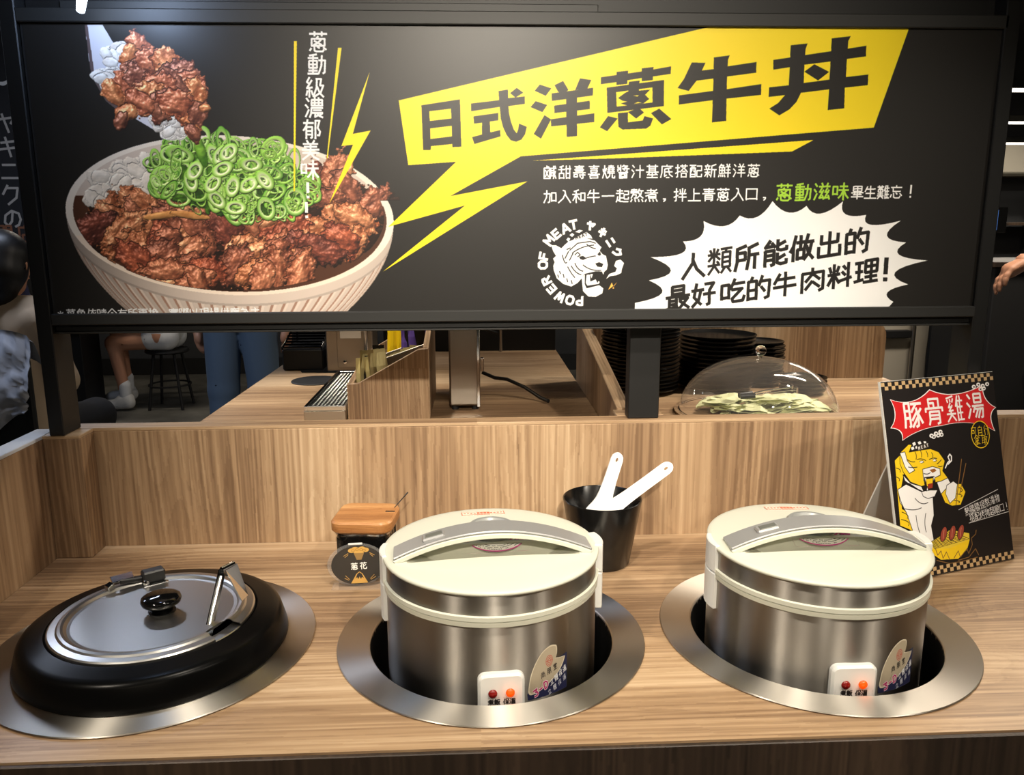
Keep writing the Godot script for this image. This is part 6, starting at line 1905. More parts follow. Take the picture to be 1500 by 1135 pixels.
func draw_emblem(im: Image, white: Color, black: Color) -> void:
	# ring of letters
	var cs := nums("1144.6 577.6 1123.3 575.4 1101.0 568.2 1081.7 550.0 1070.5 532.0 1062.4 497.3 1064.3 477.6 1076.1 444.4 1091.9 429.9 1111.7 418.3 1129.5 410.6 1167.4 412.7 1193.6 427.4 1212.6 448.0 1227.1 470.6")
	var centre: Vector2 = nums("1145.5 493.8")[0]
	var letters := "POWEROFMEATヤキニク"
	for k in cs.size():
		var o := (cs[k] - centre).normalized()
		draw_glyph(im, letters[k], cs[k] * 2.0, Vector2(-o.y, o.x) * 36.0, -o * 40.0, 11.0, white)
	# roaring tiger head: fur, jaw and beard as white shapes
	for s in ["1080.2 454.2 1091.1 454.6 1103.1 461.1 1112.0 452.4 1119.0 446.5 1134.9 440.8 1158.8 439.9 1176.9 444.9 1192.2 459.6 1188.3 466.5 1194.4 474.4 1202.6 478.4 1207.0 498.2 1205.1 508.1 1199.2 513.6 1197.3 520.0 1194.1 512.4 1180.0 511.9 1154.9 517.7 1149.0 527.6 1140.1 537.5 1126.0 545.4 1107.8 539.3 1093.6 527.2 1086.5 509.3 1085.4 499.4 1088.4 491.5 1084.9 483.6 1091.3 477.8 1085.2 467.9",
		"1149.0 527.6 1155.9 517.7 1155.8 539.6 1160.4 549.6 1176.5 545.7 1188.6 542.8 1197.9 549.9 1196.0 560.9 1181.0 568.8 1164.7 567.7 1152.4 555.6",
		"1160.0 519.7 1168.0 518.8 1168.3 533.7 1180.3 528.8 1180.1 514.9 1182.3 527.8 1189.5 535.8 1187.6 539.8 1162.3 543.6 1158.2 537.6",
		"1127.0 446.6 1132.8 438.8 1158.6 426.2 1168.7 434.1 1171.8 440.9 1158.8 439.9 1134.9 444.7",
		"1113.9 442.6 1117.9 437.8 1122.9 440.7 1119.0 447.5", "1120.8 432.9 1126.7 428.1 1131.8 432.0 1126.8 436.8", "1132.7 426.1 1142.6 421.3 1150.6 423.3 1142.7 428.1",
		"1221.1 500.2 1224.9 489.4 1234.9 486.5 1243.2 494.4 1238.5 508.3 1237.6 516.2 1226.6 521.1 1212.5 523.0 1203.5 529.6 1210.4 518.0 1224.4 513.2 1227.3 506.2"]:
		fill_poly(im, up(nums(s)), white)
	for s in ["1121.2 466.1 1139.0 450.6 1166.9 446.8 1179.0 450.8", "1127.2 472.1 1147.1 456.5 1175.0 454.7", "1105.3 475.9 1111.5 499.6 1115.4 491.7", "1117.5 501.6 1125.7 517.5 1133.9 525.5", "1125.5 499.7 1133.7 515.6 1147.9 519.6", "1133.5 493.8 1139.7 509.6 1151.8 511.7", "1115.2 464.1 1123.1 460.3", "1111.3 483.8 1119.2 468.1", "1121.4 487.8 1129.2 472.1", "1159.0 452.6 1167.1 460.5 1179.2 462.5",
		"1099.5 511.4 1101.6 517.3", "1107.6 517.4 1109.7 525.3", "1115.8 527.4 1117.9 535.3", "1095.6 519.3 1097.6 525.2", "1125.9 531.4 1128.0 539.4",
		"1151.6 497.8 1167.9 511.8 1192.1 510.0", "1151.5 486.0 1163.4 480.1 1179.4 478.3", "1133.3 476.0 1139.2 470.2 1145.3 476.1 1139.3 480.0"]:
		draw_line(im, up(curve_open(nums(s))), 4.2, black)
	fill_poly(im, up(nums("1142.3 480.0 1151.3 478.1 1157.4 482.1 1151.5 487.0 1145.4 485.0")), black)
	fill_poly(im, up(nums("1183.4 474.3 1189.3 468.5 1191.5 476.4 1186.5 478.3")), black)
	fill_poly(im, up(nums("1178.7 495.0 1187.7 492.1 1196.9 496.1 1194.0 503.0 1183.9 502.0")), black)
	fill_poly(im, up(nums("1159.9 517.7 1192.1 514.4 1194.3 519.9 1184.5 537.8 1180.3 529.8 1168.3 534.7 1168.0 519.8")), black)
	fill_poly(im, up(nums("1168.0 517.8 1171.2 527.7 1174.1 517.8")), white)
	var m := nums("1136.8 438.4 1157.7 431.5")
	draw_row(im, "MEAT", m[0], m[1], Vector2(5.4, 6.6), 1.5, black)
	fill_poly(im, up(nums("1230.0 534.5 1218.1 550.1 1222.2 551.1 1221.0 544.1 1208.7 553.6 1216.8 537.0 1220.1 545.1")), Color8(245, 180, 80))

func curve_open(pts: PackedVector2Array) -> PackedVector2Array:
	if pts.size() != 3:
		return pts
	var out := PackedVector2Array()
	for j in 9:
		var t := j / 8.0
		out.append(pts[0].lerp(pts[1], t).lerp(pts[1].lerp(pts[2], t), t))
	return out

# ---- the printed food photograph: a relief of morsels is piled up, then toned as the print shows it
var fw := 0
var fhh := 0
var fox := 0
var foy := 0
var fz := PackedFloat32Array()
var fr := PackedFloat32Array()
var fg := PackedFloat32Array()
var fb := PackedFloat32Array()
var fgl := PackedFloat32Array()

func morsel(c: Vector2, a: float, b: float, turn: float, z0: float, hgt: float, col: Color, col2: Color, n: FastNoiseLite, rough: float, gloss: float, ragged := 0.3, clip := Vector4.ZERO) -> void:
	var ext := maxf(a, b) * (1.0 + ragged)
	var cs := cos(turn)
	var sn := sin(turn)
	for y in range(maxi(int(c.y - ext) - foy, 1), mini(int(c.y + ext) - foy, fhh - 1)):
		for x in range(maxi(int(c.x - ext) - fox, 1), mini(int(c.x + ext) - fox, fw - 1)):
			var dx := x + fox - c.x
			var dy := y + foy - c.y
			var u := (dx * cs + dy * sn) / a
			var v := (-dx * sn + dy * cs) / b
			var r2 := u * u + v * v
			if r2 > 1.7:
				continue
			var n1 := n.get_noise_2d(x * 2.2 + c.x * 7.0, y * 2.2 + c.y * 3.0)
			r2 *= 1.0 + ragged * 1.6 * n1
			if r2 > 1.0:
				continue
			var n2 := n.get_noise_2d(u * a * 1.0 + c.y * 11.0, v * b * 1.7 + c.x)
			var n3 := n.get_noise_2d(x * 4.0, y * 4.0 + c.x * 5.0)
			if clip.z > 0.0:
				var ex := (x + fox - clip.x) / clip.z
				var ey := (y + foy - clip.y) / clip.w
				if ey > -0.2 and ex * ex + ey * ey > 0.885:
					continue
			var i := y * fw + x
			fz[i] = z0 + hgt * sqrt(1.0 - r2) + rough * (n2 * 3.2 + n3 * 0.7)
			var t := clampf(0.45 + n2 * 0.8 + n3 * 0.15 + (1.0 - r2) * 0.2, 0.0, 1.0)
			fr[i] = lerpf(col.r, col2.r, t)
			fg[i] = lerpf(col.g, col2.g, t)
			fb[i] = lerpf(col.b, col2.b, t)
			fgl[i] = gloss

func onion_ring(c: Vector2, a: float, b: float, turn: float, th: float, z0: float, inner: Color, outer: Color) -> void:
	var ext := maxf(a, b) + 1.0
	var cs := cos(turn)
	var sn := sin(turn)
	for y in range(maxi(int(c.y - ext) - foy, 1), mini(int(c.y + ext) - foy, fhh - 1)):
		for x in range(maxi(int(c.x - ext) - fox, 1), mini(int(c.x + ext) - fox, fw - 1)):
			var dx := x + fox - c.x
			var dy := y + foy - c.y
			var u := (dx * cs + dy * sn) / a
			var v := (-dx * sn + dy * cs) / b
			var r := sqrt(u * u + v * v)
			if r > 1.0 or r < 1.0 - th:
				continue
			var t := (r - (1.0 - th)) / th
			var i := y * fw + x
			fz[i] = z0 + 2.4 * sqrt(maxf(1.0 - pow(t * 2.0 - 1.0, 2.0), 0.0)) - v * 2.0
			fr[i] = lerpf(inner.r, outer.r, t)
			fg[i] = lerpf(inner.g, outer.g, t)
			fb[i] = lerpf(inner.b, outer.b, t)
			fgl[i] = 0.35

func paint_food(im: Image) -> void:
	# crockery first, as flat print
	var q := nums("43.8 396.2 737.2 421.9 399.0 223.0 380.5 558.2 14.2 418.9 753.4 618.6")
	var cx := (q[0].x + q[1].x) * 0.5
	var cy := (q[2].y + q[3].y) * 0.5
	var a := (q[1].x - q[0].x) * 0.5
	var b := (q[3].y - q[2].y) * 0.5
	fox = int(q[4].x)
	foy = 0
	fw = int(q[5].x) - fox
	fhh = SH
	for arr in [fz, fr, fg, fb, fgl]:
		arr.resize(fw * fhh)
	fz.resize(fw * fhh); fr.resize(fw * fhh); fg.resize(fw * fhh); fb.resize(fw * fhh); fgl.resize(fw * fhh)
	fz.fill(-1000.0)
	var nz := noise(71, 0.02, 3)
	var tilt := atan2(q[1].y - q[0].y, q[1].x - q[0].x)
	# bowl: outside with ribs, rim, inside
	var cs := cos(tilt)
	var sn := sin(tilt)
	for y in range(0, SH):
		for x in range(fox, fox + fw):
			var dx := (x - cx) * cs + (y - cy) * sn
			var dy := -(x - cx) * sn + (y - cy) * cs
			var u := dx / a
			var v := dy / b
			var r := sqrt(u * u + v * v)
			if r <= 1.0:
				if r > 0.955:
					im.set_pixel(x, y, Color(0.90, 0.86, 0.81) if v < 0.3 else Color(0.93, 0.86, 0.79))
				else:
					im.set_pixel(x, y, Color(0.80, 0.74, 0.69) if v < -0.2 else Color(0.30, 0.18, 0.12))
			elif v > 0.0 or dy > 0.0:
				# the wall below the rim narrows towards the foot
				var down := dy - b * sqrt(maxf(1.0 - u * u, 0.0))
				var lim := 1.0 - 0.0000076 * dy * dy
				if absf(u) < lim and down >= 0.0:
					var ang := asin(clampf(u / lim, -1.0, 1.0))
					var tone := 0.62 + 0.20 * cos(ang - 0.35)
					var c := Color(tone, tone * 0.92, tone * 0.86)
					if down > 24.0:
						var rib := fposmod(ang * 9.5, 1.0)
						if rib < 0.24:
							c = c.lerp(Color(0.55, 0.38, 0.30), 0.7)
						elif rib < 0.5:
							c = c.lerp(Color(0.95, 0.88, 0.82), 0.35)
					elif down > 19.0:
						c = c.darkened(0.14)
					im.set_pixel(x, y, c)
	var rng := RandomNumberGenerator.new()
	rng.seed = 2024
	# rice at the left inside the bowl
	var rp := nums("126.0 330.0 177.4 311.9 150.9 365.3 214.4 295.1 195.6 344.2 121.0 379.4 273.0 274.3")
	for k in 90:
		var p: Vector2 = rp[k % rp.size()] + Vector2(rng.randf() - 0.5, rng.randf() - 0.5) * 50.0
		morsel(p, 20, 14, rng.randf() * PI, 2.0, 3.2, Color(0.80, 0.76, 0.71), Color(0.88, 0.85, 0.81), nz, 0.3, 0.1, 0.25)
	# gravy bed
	var gb := nums("381.9 437.8 231.3 422.7 520.8 431.2 625.1 395.4 370.4 496.1")
	for p in gb:
		morsel(p, 170, 70, 0.0, -6.0, 5.0, Color(0.08, 0.04, 0.02), Color(0.17, 0.08, 0.05), nz, 0.8, 0.5, 0.2, Vector4(cx, cy, a, b))
	# beef slices, far ones first
	var beef: Array = []
	for k in 70:
		var t := rng.randf() * TAU
		var rr := sqrt(rng.randf()) * 0.88
		var p := Vector2(cx + cos(t) * rr * a, cy + 8.0 + sin(t) * rr * b * 0.97)
		if p.x < cx - a * 0.30 and p.y < cy - b * 0.12:
			continue
		if p.y < cy - b * 0.45:
			continue
		beef.append([p.y, p, 28.0 + rng.randf() * 24.0, 18.0 + rng.randf() * 14.0, rng.randf() * PI])
	var named := nums("103.0 415.0 158.8 429.6 200.7 365.5 234.0 473.3 267.9 415.7 317.2 430.3 376.3 416.1 325.4 510.5 392.3 496.2 430.4 474.4 428.0 401.9 506.2 431.1 473.4 489.4 550.5 424.1 577.9 460.6 623.1 438.9 654.4 395.5 642.2 338.1 692.1 366.8 614.5 309.6 294.9 351.5 531.0 511.8 245.3 510.0 182.7 480.3")
	for p in named:
		beef.append([p.y + 12.0, p, 46.0 + rng.randf() * 18.0, 27.0 + rng.randf() * 10.0, (rng.randf() - 0.5) * 2.4])
	beef.sort_custom(func(m, n2): return m[0] < n2[0])
	var tones := [[Color(0.30, 0.14, 0.10), Color(0.62, 0.36, 0.26)], [Color(0.40, 0.19, 0.12), Color(0.74, 0.47, 0.34)], [Color(0.26, 0.12, 0.10), Color(0.50, 0.25, 0.19)], [Color(0.48, 0.24, 0.13), Color(0.80, 0.54, 0.38)], [Color(0.36, 0.15, 0.10), Color(0.66, 0.34, 0.23)]]
	for m in beef:
		var tn: Array = tones[rng.randi() % 5]
		var z0: float = (m[1].y - cy) * 0.02
		morsel(m[1], m[2], m[3], m[4], z0, 14.0 + rng.randf() * 7.0, tn[0], tn[1], nz, 1.5, 1.15, 0.4, Vector4(cx, cy, a, b))
		# frilled edge of fat
		if rng.randf() < 0.45:
			var o := Vector2(cos(m[4] + 1.4), sin(m[4] + 1.4)) * float(m[3]) * 0.7
			morsel(m[1] + o, m[2] * 0.6, 8.0, m[4], z0 + 9.0, 5.0, Color(0.56, 0.32, 0.20), Color(0.80, 0.56, 0.40), nz, 1.6, 1.2, 0.5, Vector4(cx, cy, a, b))
	# cooked onion strips
	for s in ["212.6 391.1 277.9 382.8", "270.8 382.7 334.8 391.5", "336.8 365.8 393.5 377.4"]:
		var e := nums(s)
		morsel((e[0] + e[1]) * 0.5, e[0].distance_to(e[1]) * 0.65, 8, (e[1] - e[0]).angle(), 14.0, 5.0, Color(0.62, 0.40, 0.20), Color(0.80, 0.58, 0.34), nz, 0.3, 0.6, 0.15)
	# spring onion heap
	var hc := nums("398.2 312.2 510.0 366.3 315.2 365.8")
	morsel(hc[0] + Vector2(0, 0), 165, 78, 0.12, 16.0, 10.0, Color(0.10, 0.22, 0.04), Color(0.28, 0.46, 0.10), nz, 1.5, 0.2, 0.18)
	for k in 210:
		var t := rng.randf() * TAU
		var rr := sqrt(rng.randf())
		var p := hc[0] + Vector2(cos(t) * rr * 172.0, sin(t) * rr * 84.0 + cos(t) * rr * 14.0)
		var sz := 11.0 + rng.randf() * 20.0
		var ga := Color(0.62, 0.76, 0.36).lerp(Color(0.90, 0.95, 0.76), rng.randf() * 0.8)
		var gc := Color(0.22, 0.48, 0.08).lerp(Color(0.50, 0.72, 0.22), rng.randf())
		onion_ring(p, sz, sz * (0.35 + rng.randf() * 0.5), rng.randf() * PI, 0.22 + rng.randf() * 0.22, 22.0 + 8.0 * (1.0 - rr) + rng.randf() * 4.0, ga, gc)
	for k in 16:
		var t := rng.randf() * TAU
		var p := hc[0] + Vector2(cos(t) * 120.0 * rng.randf(), sin(t) * 60.0 * rng.randf())
		onion_ring(p, 24.0, 15.0, rng.randf() * PI, 0.5, 34.0, Color(0.93, 0.95, 0.80), Color(0.45, 0.68, 0.18))
	var tip := nums("332.8 236.8 350.5 281.3")
	morsel(tip[0] + Vector2(4, 18), 11, 34, -0.25, 30.0, 8.0, Color(0.24, 0.45, 0.08), Color(0.55, 0.75, 0.25), nz, 0.5, 0.4, 0.1)
	# spoonful: spoon, rice, glazed beef
	fill_poly(im, nums("123.8 7.1 159.3 6.8 179.9 45.9 224.4 40.4 271.5 130.6 327.1 218.9 319.2 229.9 293.9 228.6 243.2 212.1 203.5 187.6 164.8 155.2 139.6 131.1 125.8 91.1"), Color(0.80, 0.80, 0.84))
	fill_poly(im, nums("123.8 7.1 129.3 7.0 133.4 97.7 158.3 151.2 203.1 191.7 196.0 193.1 151.0 155.2 126.9 107.1"), Color(0.36, 0.30, 0.30))
	var sr := nums("166.4 71.1 170.0 104.2 161.7 117.6 149.3 104.3 195.3 57.7 265.3 201.2 278.4 212.1 296.7 195.6 254.3 198.4 303.7 212.1 287.1 192.9")
	for k in 70:
		var p: Vector2 = sr[k % sr.size()] + Vector2(rng.randf() - 0.5, rng.randf() - 0.5) * 22.0
		morsel(p, 15, 11, rng.randf() * PI, 3.0, 4.0, Color(0.74, 0.71, 0.68), Color(0.93, 0.92, 0.90), nz, 0.3, 0.2, 0.2)
	var sb := nums("230.1 53.6 207.7 70.9 212.1 97.4 188.1 130.9 166.5 139.0 239.2 103.9 255.5 77.2 282.6 83.8 301.7 103.7 320.9 123.7 333.2 143.9 285.4 130.6 257.6 130.7 234.8 151.0 261.5 164.4 220.3 157.7 190.4 178.1 177.7 194.5 310.0 171.1 321.8 198.3 337.5 177.8 290.1 157.6 352.3 168.3 324.3 218.9")
	var szs := [26, 20, 24, 26, 22, 34, 28, 30, 32, 30, 26, 34, 32, 30, 26, 24, 18, 15, 24, 20, 20, 28, 9, 15]
	for k in sb.size():
		var tn: Array = [[Color(0.44, 0.19, 0.11), Color(0.76, 0.44, 0.30)], [Color(0.54, 0.25, 0.12), Color(0.84, 0.54, 0.34)], [Color(0.36, 0.17, 0.12), Color(0.60, 0.36, 0.26)]][k % 3]
		morsel(sb[k], szs[k] * 1.35, szs[k] * 0.95, rng.randf() * PI, 12.0, 9.0, tn[0], tn[1], nz, 1.5, 1.6, 0.4)
	# tone the relief
	for y in range(1, fhh - 1):
		for x in range(1, fw - 1):
			var i := y * fw + x
			if fz[i] < -900.0:
				continue
			var zl := maxf(fz[i - 1], fz[i] - 7.0)
			var zr := maxf(fz[i + 1], fz[i] - 7.0)
			var zt := maxf(fz[i - fw], fz[i] - 7.0)
			var zb := maxf(fz[i + fw], fz[i] - 7.0)
			var gx := clampf((zl - zr) * 0.5, -1.8, 1.8)
			var gy := clampf((zt - zb) * 0.5, -1.8, 1.8)
			var inv := 1.0 / sqrt(gx * gx + gy * gy + 1.6)
			var lam := (-0.30 * gx - 0.55 * gy + 0.95) * inv
			var k := clampf(0.38 + 0.86 * lam, 0.2, 1.35)
			var sp := maxf((-0.22 * gx - 0.42 * gy + 1.10) * inv, 0.0)
			sp = pow(minf(sp, 1.0), 22.0) * fgl[i] * 0.36
			im.set_pixel(x + fox, y + foy, Color(clampf(fr[i] * k + sp, 0, 1), clampf(fg[i] * k + sp * 0.95, 0, 1), clampf(fb[i] * k + sp * 0.9, 0, 1)))

# ------------------------------------------------------------------ smaller prints
func canvas(w: int, h: int, c: Color) -> Image:
	var im := Image.create(w, h, false, Image.FORMAT_RGBA8)
	im.fill(c)
	return im

func shrink(im: Image) -> ImageTexture:
	im.resize(im.get_width() / 2, im.get_height() / 2, Image.INTERPOLATE_LANCZOS)
	return ImageTexture.create_from_image(im)

func card_picture() -> ImageTexture:
	var w := 800
	var h := 1024
	var im := canvas(w * 2, h * 2, Color8(26, 21, 20))
	var black := Color8(26, 21, 20)
	var tan_ := Color8(196, 164, 118)
	var white := Color8(238, 236, 234)
	var yellow := Color8(240, 200, 30)
	var cell := w * 2 / 34.0
	for k in 34:
		var top := 10 if k % 2 == 0 else 10 + int(cell * 0.85)
		im.fill_rect(Rect2i(int(k * cell), top, int(cell) + 1, int(cell * 0.85)), tan_)
		var bot := h * 2 - 10 - int(cell * 0.85) * (1 if k % 2 == 0 else 2)
		im.fill_rect(Rect2i(int(k * cell), bot, int(cell) + 1, int(cell * 0.85)), tan_)
	# red banner
	var ban := up(curve(nums("49.3 91.3 196.6 150.5 327.3 60.6 482.7 135.3 715.7 65.5 700.1 154.5 797.8 196.8 721.3 222.2 769.4 325.7 611.8 235.7 382.6 260.6 226.9 256.9 100.9 312.4 120.3 252.1 31.4 239.9 100.1 181.7")))
	fill_poly(im, ban, white)
	var ctr := Vector2.ZERO
	for p in ban:
		ctr += p / ban.size()
	var small := PackedVector2Array()
	for p in ban:
		small.append(ctr + (p - ctr) * Vector2(0.982, 0.955))
	fill_poly(im, small, Color8(206, 30, 34))
	var tc := nums("194.5 184.8 343.1 181.3 491.8 177.4 641.9 175.6")
	var tw := "豚骨雞湯"
	for k in 4:
		draw_glyph(im, tw[k], tc[k] * 2.0, Vector2(244, 4), Vector2(8, 270), [29.0, 25.0, 20.0, 25.0][k], white)
	# clouds
	for s in ["648.2 72.0 682.9 62.8 714.7 71.5 749.3 64.6 695.1 87.9 720.4 86.4", "304.9 304.8 337.5 296.6 369.9 290.6 351.5 307.2 319.4 312.0 375.3 306.1"]:
		for p in nums(s):
			fill_poly(im, disc(p * 2.0, 30, 22), white)
		for p in nums(s):
			fill_poly(im, disc(p * 2.0 + Vector2(3, 2), 12, 8), black)
	# yellow round note
	var rc: Vector2 = nums("655.7 332.0")[0] * 2.0
	fill_poly(im, disc(rc, 138, 150, 40), yellow)
	fill_poly(im, disc(rc, 128, 140, 40), black)
	var n1 := nums("609.9 313.3 702.1 311.9 626.2 360.7 683.3 361.9")
	draw_row(im, "可自行", n1[0], n1[1], Vector2(38, 54), 3.2, yellow)
	draw_row(im, "拿取", n1[2], n1[3], Vector2(44, 54), 3.2, yellow)
	# slogan between two rules
	var ls := nums("435.1 711.3 737.3 638.5 497.5 790.0 804.4 766.7")
	draw_line(im, PackedVector2Array([ls[0] * 2.0, ls[1] * 2.0]), 5.0, white)
	draw_line(im, PackedVector2Array([ls[2] * 2.0, ls[3] * 2.0]), 5.0, white)
	var sl := nums("495.6 726.9 723.9 685.2 524.1 764.3 788.7 735.9")
	draw_row(im, "熱騰騰現熬湯物", sl[0], sl[1], Vector2(34, 45), 2.7, white)
	draw_row(im, "搭配烤物超順口!", sl[2], sl[3], Vector2(34, 45), 2.7, white)
	draw_tiger(im, black, white, yellow)
	return shrink(im)

func draw_tiger(im: Image, black: Color, white: Color, yellow: Color) -> void:
	var brown := Color8(128, 92, 48)
	# flank, mane, arm and hand in yellow; chest, muzzle and forearm in white
	for s in [["34.8 406.4 74.1 382.7 91.0 474.0 51.7 569.0 49.5 656.4 129.7 699.5 119.8 785.5 22.6 739.8", yellow],
		["34.3 555.8 94.0 535.4 192.2 586.0 266.0 622.9 259.0 716.4 232.6 768.0 239.4 850.9 183.1 843.1 138.7 858.5 105.2 783.5 75.6 681.6 39.6 622.3", white],
		["311.5 510.5 385.4 536.1 422.9 614.1 387.7 666.0 325.3 619.0 303.2 543.4", white],
		["326.2 613.5 395.4 571.2 473.3 577.1 500.5 623.5 454.8 687.9 392.3 685.6 346.2 663.0", yellow],
		["371.5 574.0 421.3 557.3 447.9 577.5 422.1 647.8 379.2 670.5 356.7 617.3", white],
		["75.7 371.7 141.8 333.6 205.2 349.3 279.5 368.5 342.4 394.6 378.3 444.3 354.5 495.1 385.4 536.1 336.8 547.3 274.2 551.2 196.4 558.7 125.2 528.0 85.1 473.3 67.8 426.8", yellow],
		["75.7 371.7 110.7 369.8 119.1 415.7 164.0 471.1 124.3 483.4 99.4 447.1", white],
		["79.0 483.7 124.4 533.5 196.4 558.7 207.2 587.9 150.5 561.0 89.0 518.2", white],
		["217.3 471.6 287.7 464.9 336.3 481.7 335.6 515.6 293.7 525.4 215.6 533.1", white],
		["192.2 586.0 238.5 582.7 303.5 590.6 278.6 621.1 231.8 626.5 200.5 611.5", white]]:
		var shape := up(nums(s[0]))
		fill_poly(im, shape, s[1])
		shape.append(shape[0])
		draw_line(im, shape, 7.0, black)
	fill_poly(im, up(nums("221.6 513.6 292.2 515.1 297.2 542.7 276.6 585.1 222.5 587.5 216.9 544.4")), black)
	fill_poly(im, up(nums("232.0 526.0 281.4 525.1 272.5 562.2 233.9 563.2")), yellow)
	fill_poly(im, up(nums("240.1 552.8 277.6 549.4 270.4 575.4 239.6 576.2")), Color8(150, 50, 30))
	for s in ["227.0 518.7 236.0 519.8 228.3 540.2", "285.4 518.8 294.6 519.9 285.0 541.3", "229.2 583.8 238.2 584.9 234.9 566.7"]:
		fill_poly(im, up(nums(s)), white)
	fill_poly(im, up(nums("263.7 480.2 301.2 477.7 311.6 490.2 282.5 498.2")), Color8(150, 90, 40))
	for s in ["201.0 428.1 224.1 427.3 233.5 436.2 211.3 440.5", "293.3 429.2 312.3 426.7 319.7 438.9 300.7 441.4"]:
		fill_poly(im, up(nums(s)), white)
		draw_line(im, up(nums(s)), 5.0, black)
	for s in ["178.1 377.1 190.6 395.4 179.8 416.7", "217.0 373.3 224.7 393.4 219.1 409.8", "254.5 379.6 267.2 398.0 261.9 412.1", "291.2 392.6 304.4 407.7 295.0 418.0", "119.9 410.2 147.3 430.0 170.6 427.0", "121.7 449.6 150.7 458.4 181.4 456.3", "354.6 435.9 336.5 451.0 320.3 454.9", "356.9 470.4 336.0 473.7 326.2 466.9", "187.3 417.6 218.8 412.0 246.8 429.8", "270.4 426.7 303.0 416.6 324.6 428.1",
		"39.6 445.9 75.6 455.5 61.5 470.6", "28.9 489.0 65.9 502.2 49.3 513.5", "44.2 672.1 100.3 695.7 76.0 708.9", "35.9 709.1 102.9 728.8 77.8 747.2", "454.5 595.3 496.1 611.6 466.2 619.4", "433.4 626.7 491.4 639.4 461.6 647.1", "412.6 657.9 465.6 670.2 441.2 675.0",
		"68.5 658.8 132.6 680.2 179.8 667.5", "142.7 613.2 180.6 662.1 228.7 646.1", "137.1 700.5 134.8 765.7 157.7 812.4", "205.4 698.4 182.3 750.3 193.5 795.5", "221.5 494.5 250.5 505.7 267.7 494.2", "112.5 532.1 151.2 556.6 192.2 586.0", "34.3 555.8 39.6 622.3 75.6 681.6"]:
		draw_line(im, up(curve_open(nums(s))), 8.0, black)
	# chequered cap with its word
	fill_poly(im, up(nums("135.6 375.9 170.9 323.1 232.4 322.6 284.3 337.1 283.3 373.5 201.5 373.9")), black)
	for s in ["166.7 330.6 185.9 324.6 191.1 341.1 172.0 345.9", "203.7 328.7 222.7 325.0 230.0 338.3 210.8 343.1", "154.3 351.9 173.2 348.3 177.2 362.3 158.4 365.9", "243.8 328.3 262.1 330.2 263.8 339.5 248.2 340.2", "184.9 351.7 195.0 346.0 196.0 359.7 186.3 363.2"]:
		fill_poly(im, up(nums(s)), white)
	fill_poly(im, up(nums("194.3 350.5 273.3 338.2 282.0 362.0 196.6 375.6")), Color8(60, 52, 40))
	var m := nums("209.6 361.2 269.7 351.5")
	draw_row(im, "MEAT", m[0], m[1], Vector2(11, 17), 3.2, white)
	# steam, chopsticks
	draw_line(im, up(nums("375.1 483.8 395.1 457.5 412.4 448.0 403.1 427.5 417.9 414.2 428.5 426.8 424.8 449.4 396.9 465.7")), 15.0, white)
	draw_line(im, up(nums("498.1 448.2 420.9 683.7")), 11.0, brown)
	draw_line(im, up(nums("525.7 474.3 456.6 629.5")), 11.0, brown)
	# grill with meat and flames
	fill_poly(im, up(nums("218.5 858.9 356.1 812.1 490.9 847.2 488.4 880.2 461.7 926.2 393.1 963.5 272.3 950.3 220.5 913.5")), yellow)
	fill_poly(im, up(nums("214.8 853.0 357.0 806.7 491.6 842.8 486.3 874.3 341.5 901.4 229.1 887.6")), Color8(226, 196, 60))
	for k in 9:
		var t := k / 8.0
		var e := nums("220.1 848.3 357.0 806.7 236.5 888.6 486.8 871.1")
		draw_line(im, PackedVector2Array([e[0].lerp(e[2], t) * 2.0, e[1].lerp(e[3], t) * 2.0]), 4.0, black)
		draw_line(im, PackedVector2Array([e[0].lerp(e[1], t) * 2.0, e[2].lerp(e[3], t) * 2.0]), 4.0, black)
	for s in ["311.2 822.5", "372.7 824.3", "432.8 828.1"]:
		var c: Vector2 = nums(s)[0] * 2.0
		fill_poly(im, disc(c, 44, 86, 24, 0.5), black)
		fill_poly(im, disc(c, 37, 78, 24, 0.5), Color8(150, 66, 50))
		draw_line(im, PackedVector2Array([c + Vector2(14, -44), c + Vector2(-4, 0), c + Vector2(-14, 44)]), 9.0, Color8(196, 120, 96))
	for s in ["243.9 889.7 253.8 923.7 279.5 905.7 288.4 945.0 316.0 916.3 332.4 956.9", "363.4 955.9 399.8 922.9 409.6 957.2 462.6 920.8 473.3 949.9", "474.2 944.5 504.7 904.6 502.6 871.0 537.3 853.5 544.2 832.1", "391.8 971.0 470.6 966.0 524.1 929.6 541.6 965.3", "242.2 949.1 329.0 978.1 421.2 980.8 532.0 975.0"]:
		draw_line(im, up(nums(s)), 9.0, brown)

func lid_sticker_image() -> ImageTexture:
	# crescent caution label: pink rim, rows of tiny dark print
	var im := canvas(512, 226, Color(1, 1, 1, 0))
	var pink := Color8(214, 62, 150)
	var w := Color8(236, 234, 226)
	fill_poly(im, crescent(0.0), pink)
	fill_poly(im, crescent(9.0), w)
	fill_poly(im, disc(Vector2(446, 56), 52, 46), pink)
	var rng := RandomNumberGenerator.new()
	rng.seed = 5
	for r in 3:
		for k in 34:
			var t := 0.22 + 0.62 * k / 33.0
			var a := PI - PI * t
			var rr := 0.70 + 0.10 * r
			var p := Vector2(256 + cos(a) * 250.0 * rr, 10 + sin(a) * 205.0 * rr)
			if rng.randf() < 0.85:
				im.fill_rect(Rect2i(int(p.x) - 4, int(p.y) - 4, 8, 8), Color8(60, 56, 56))
	return shrink(im)

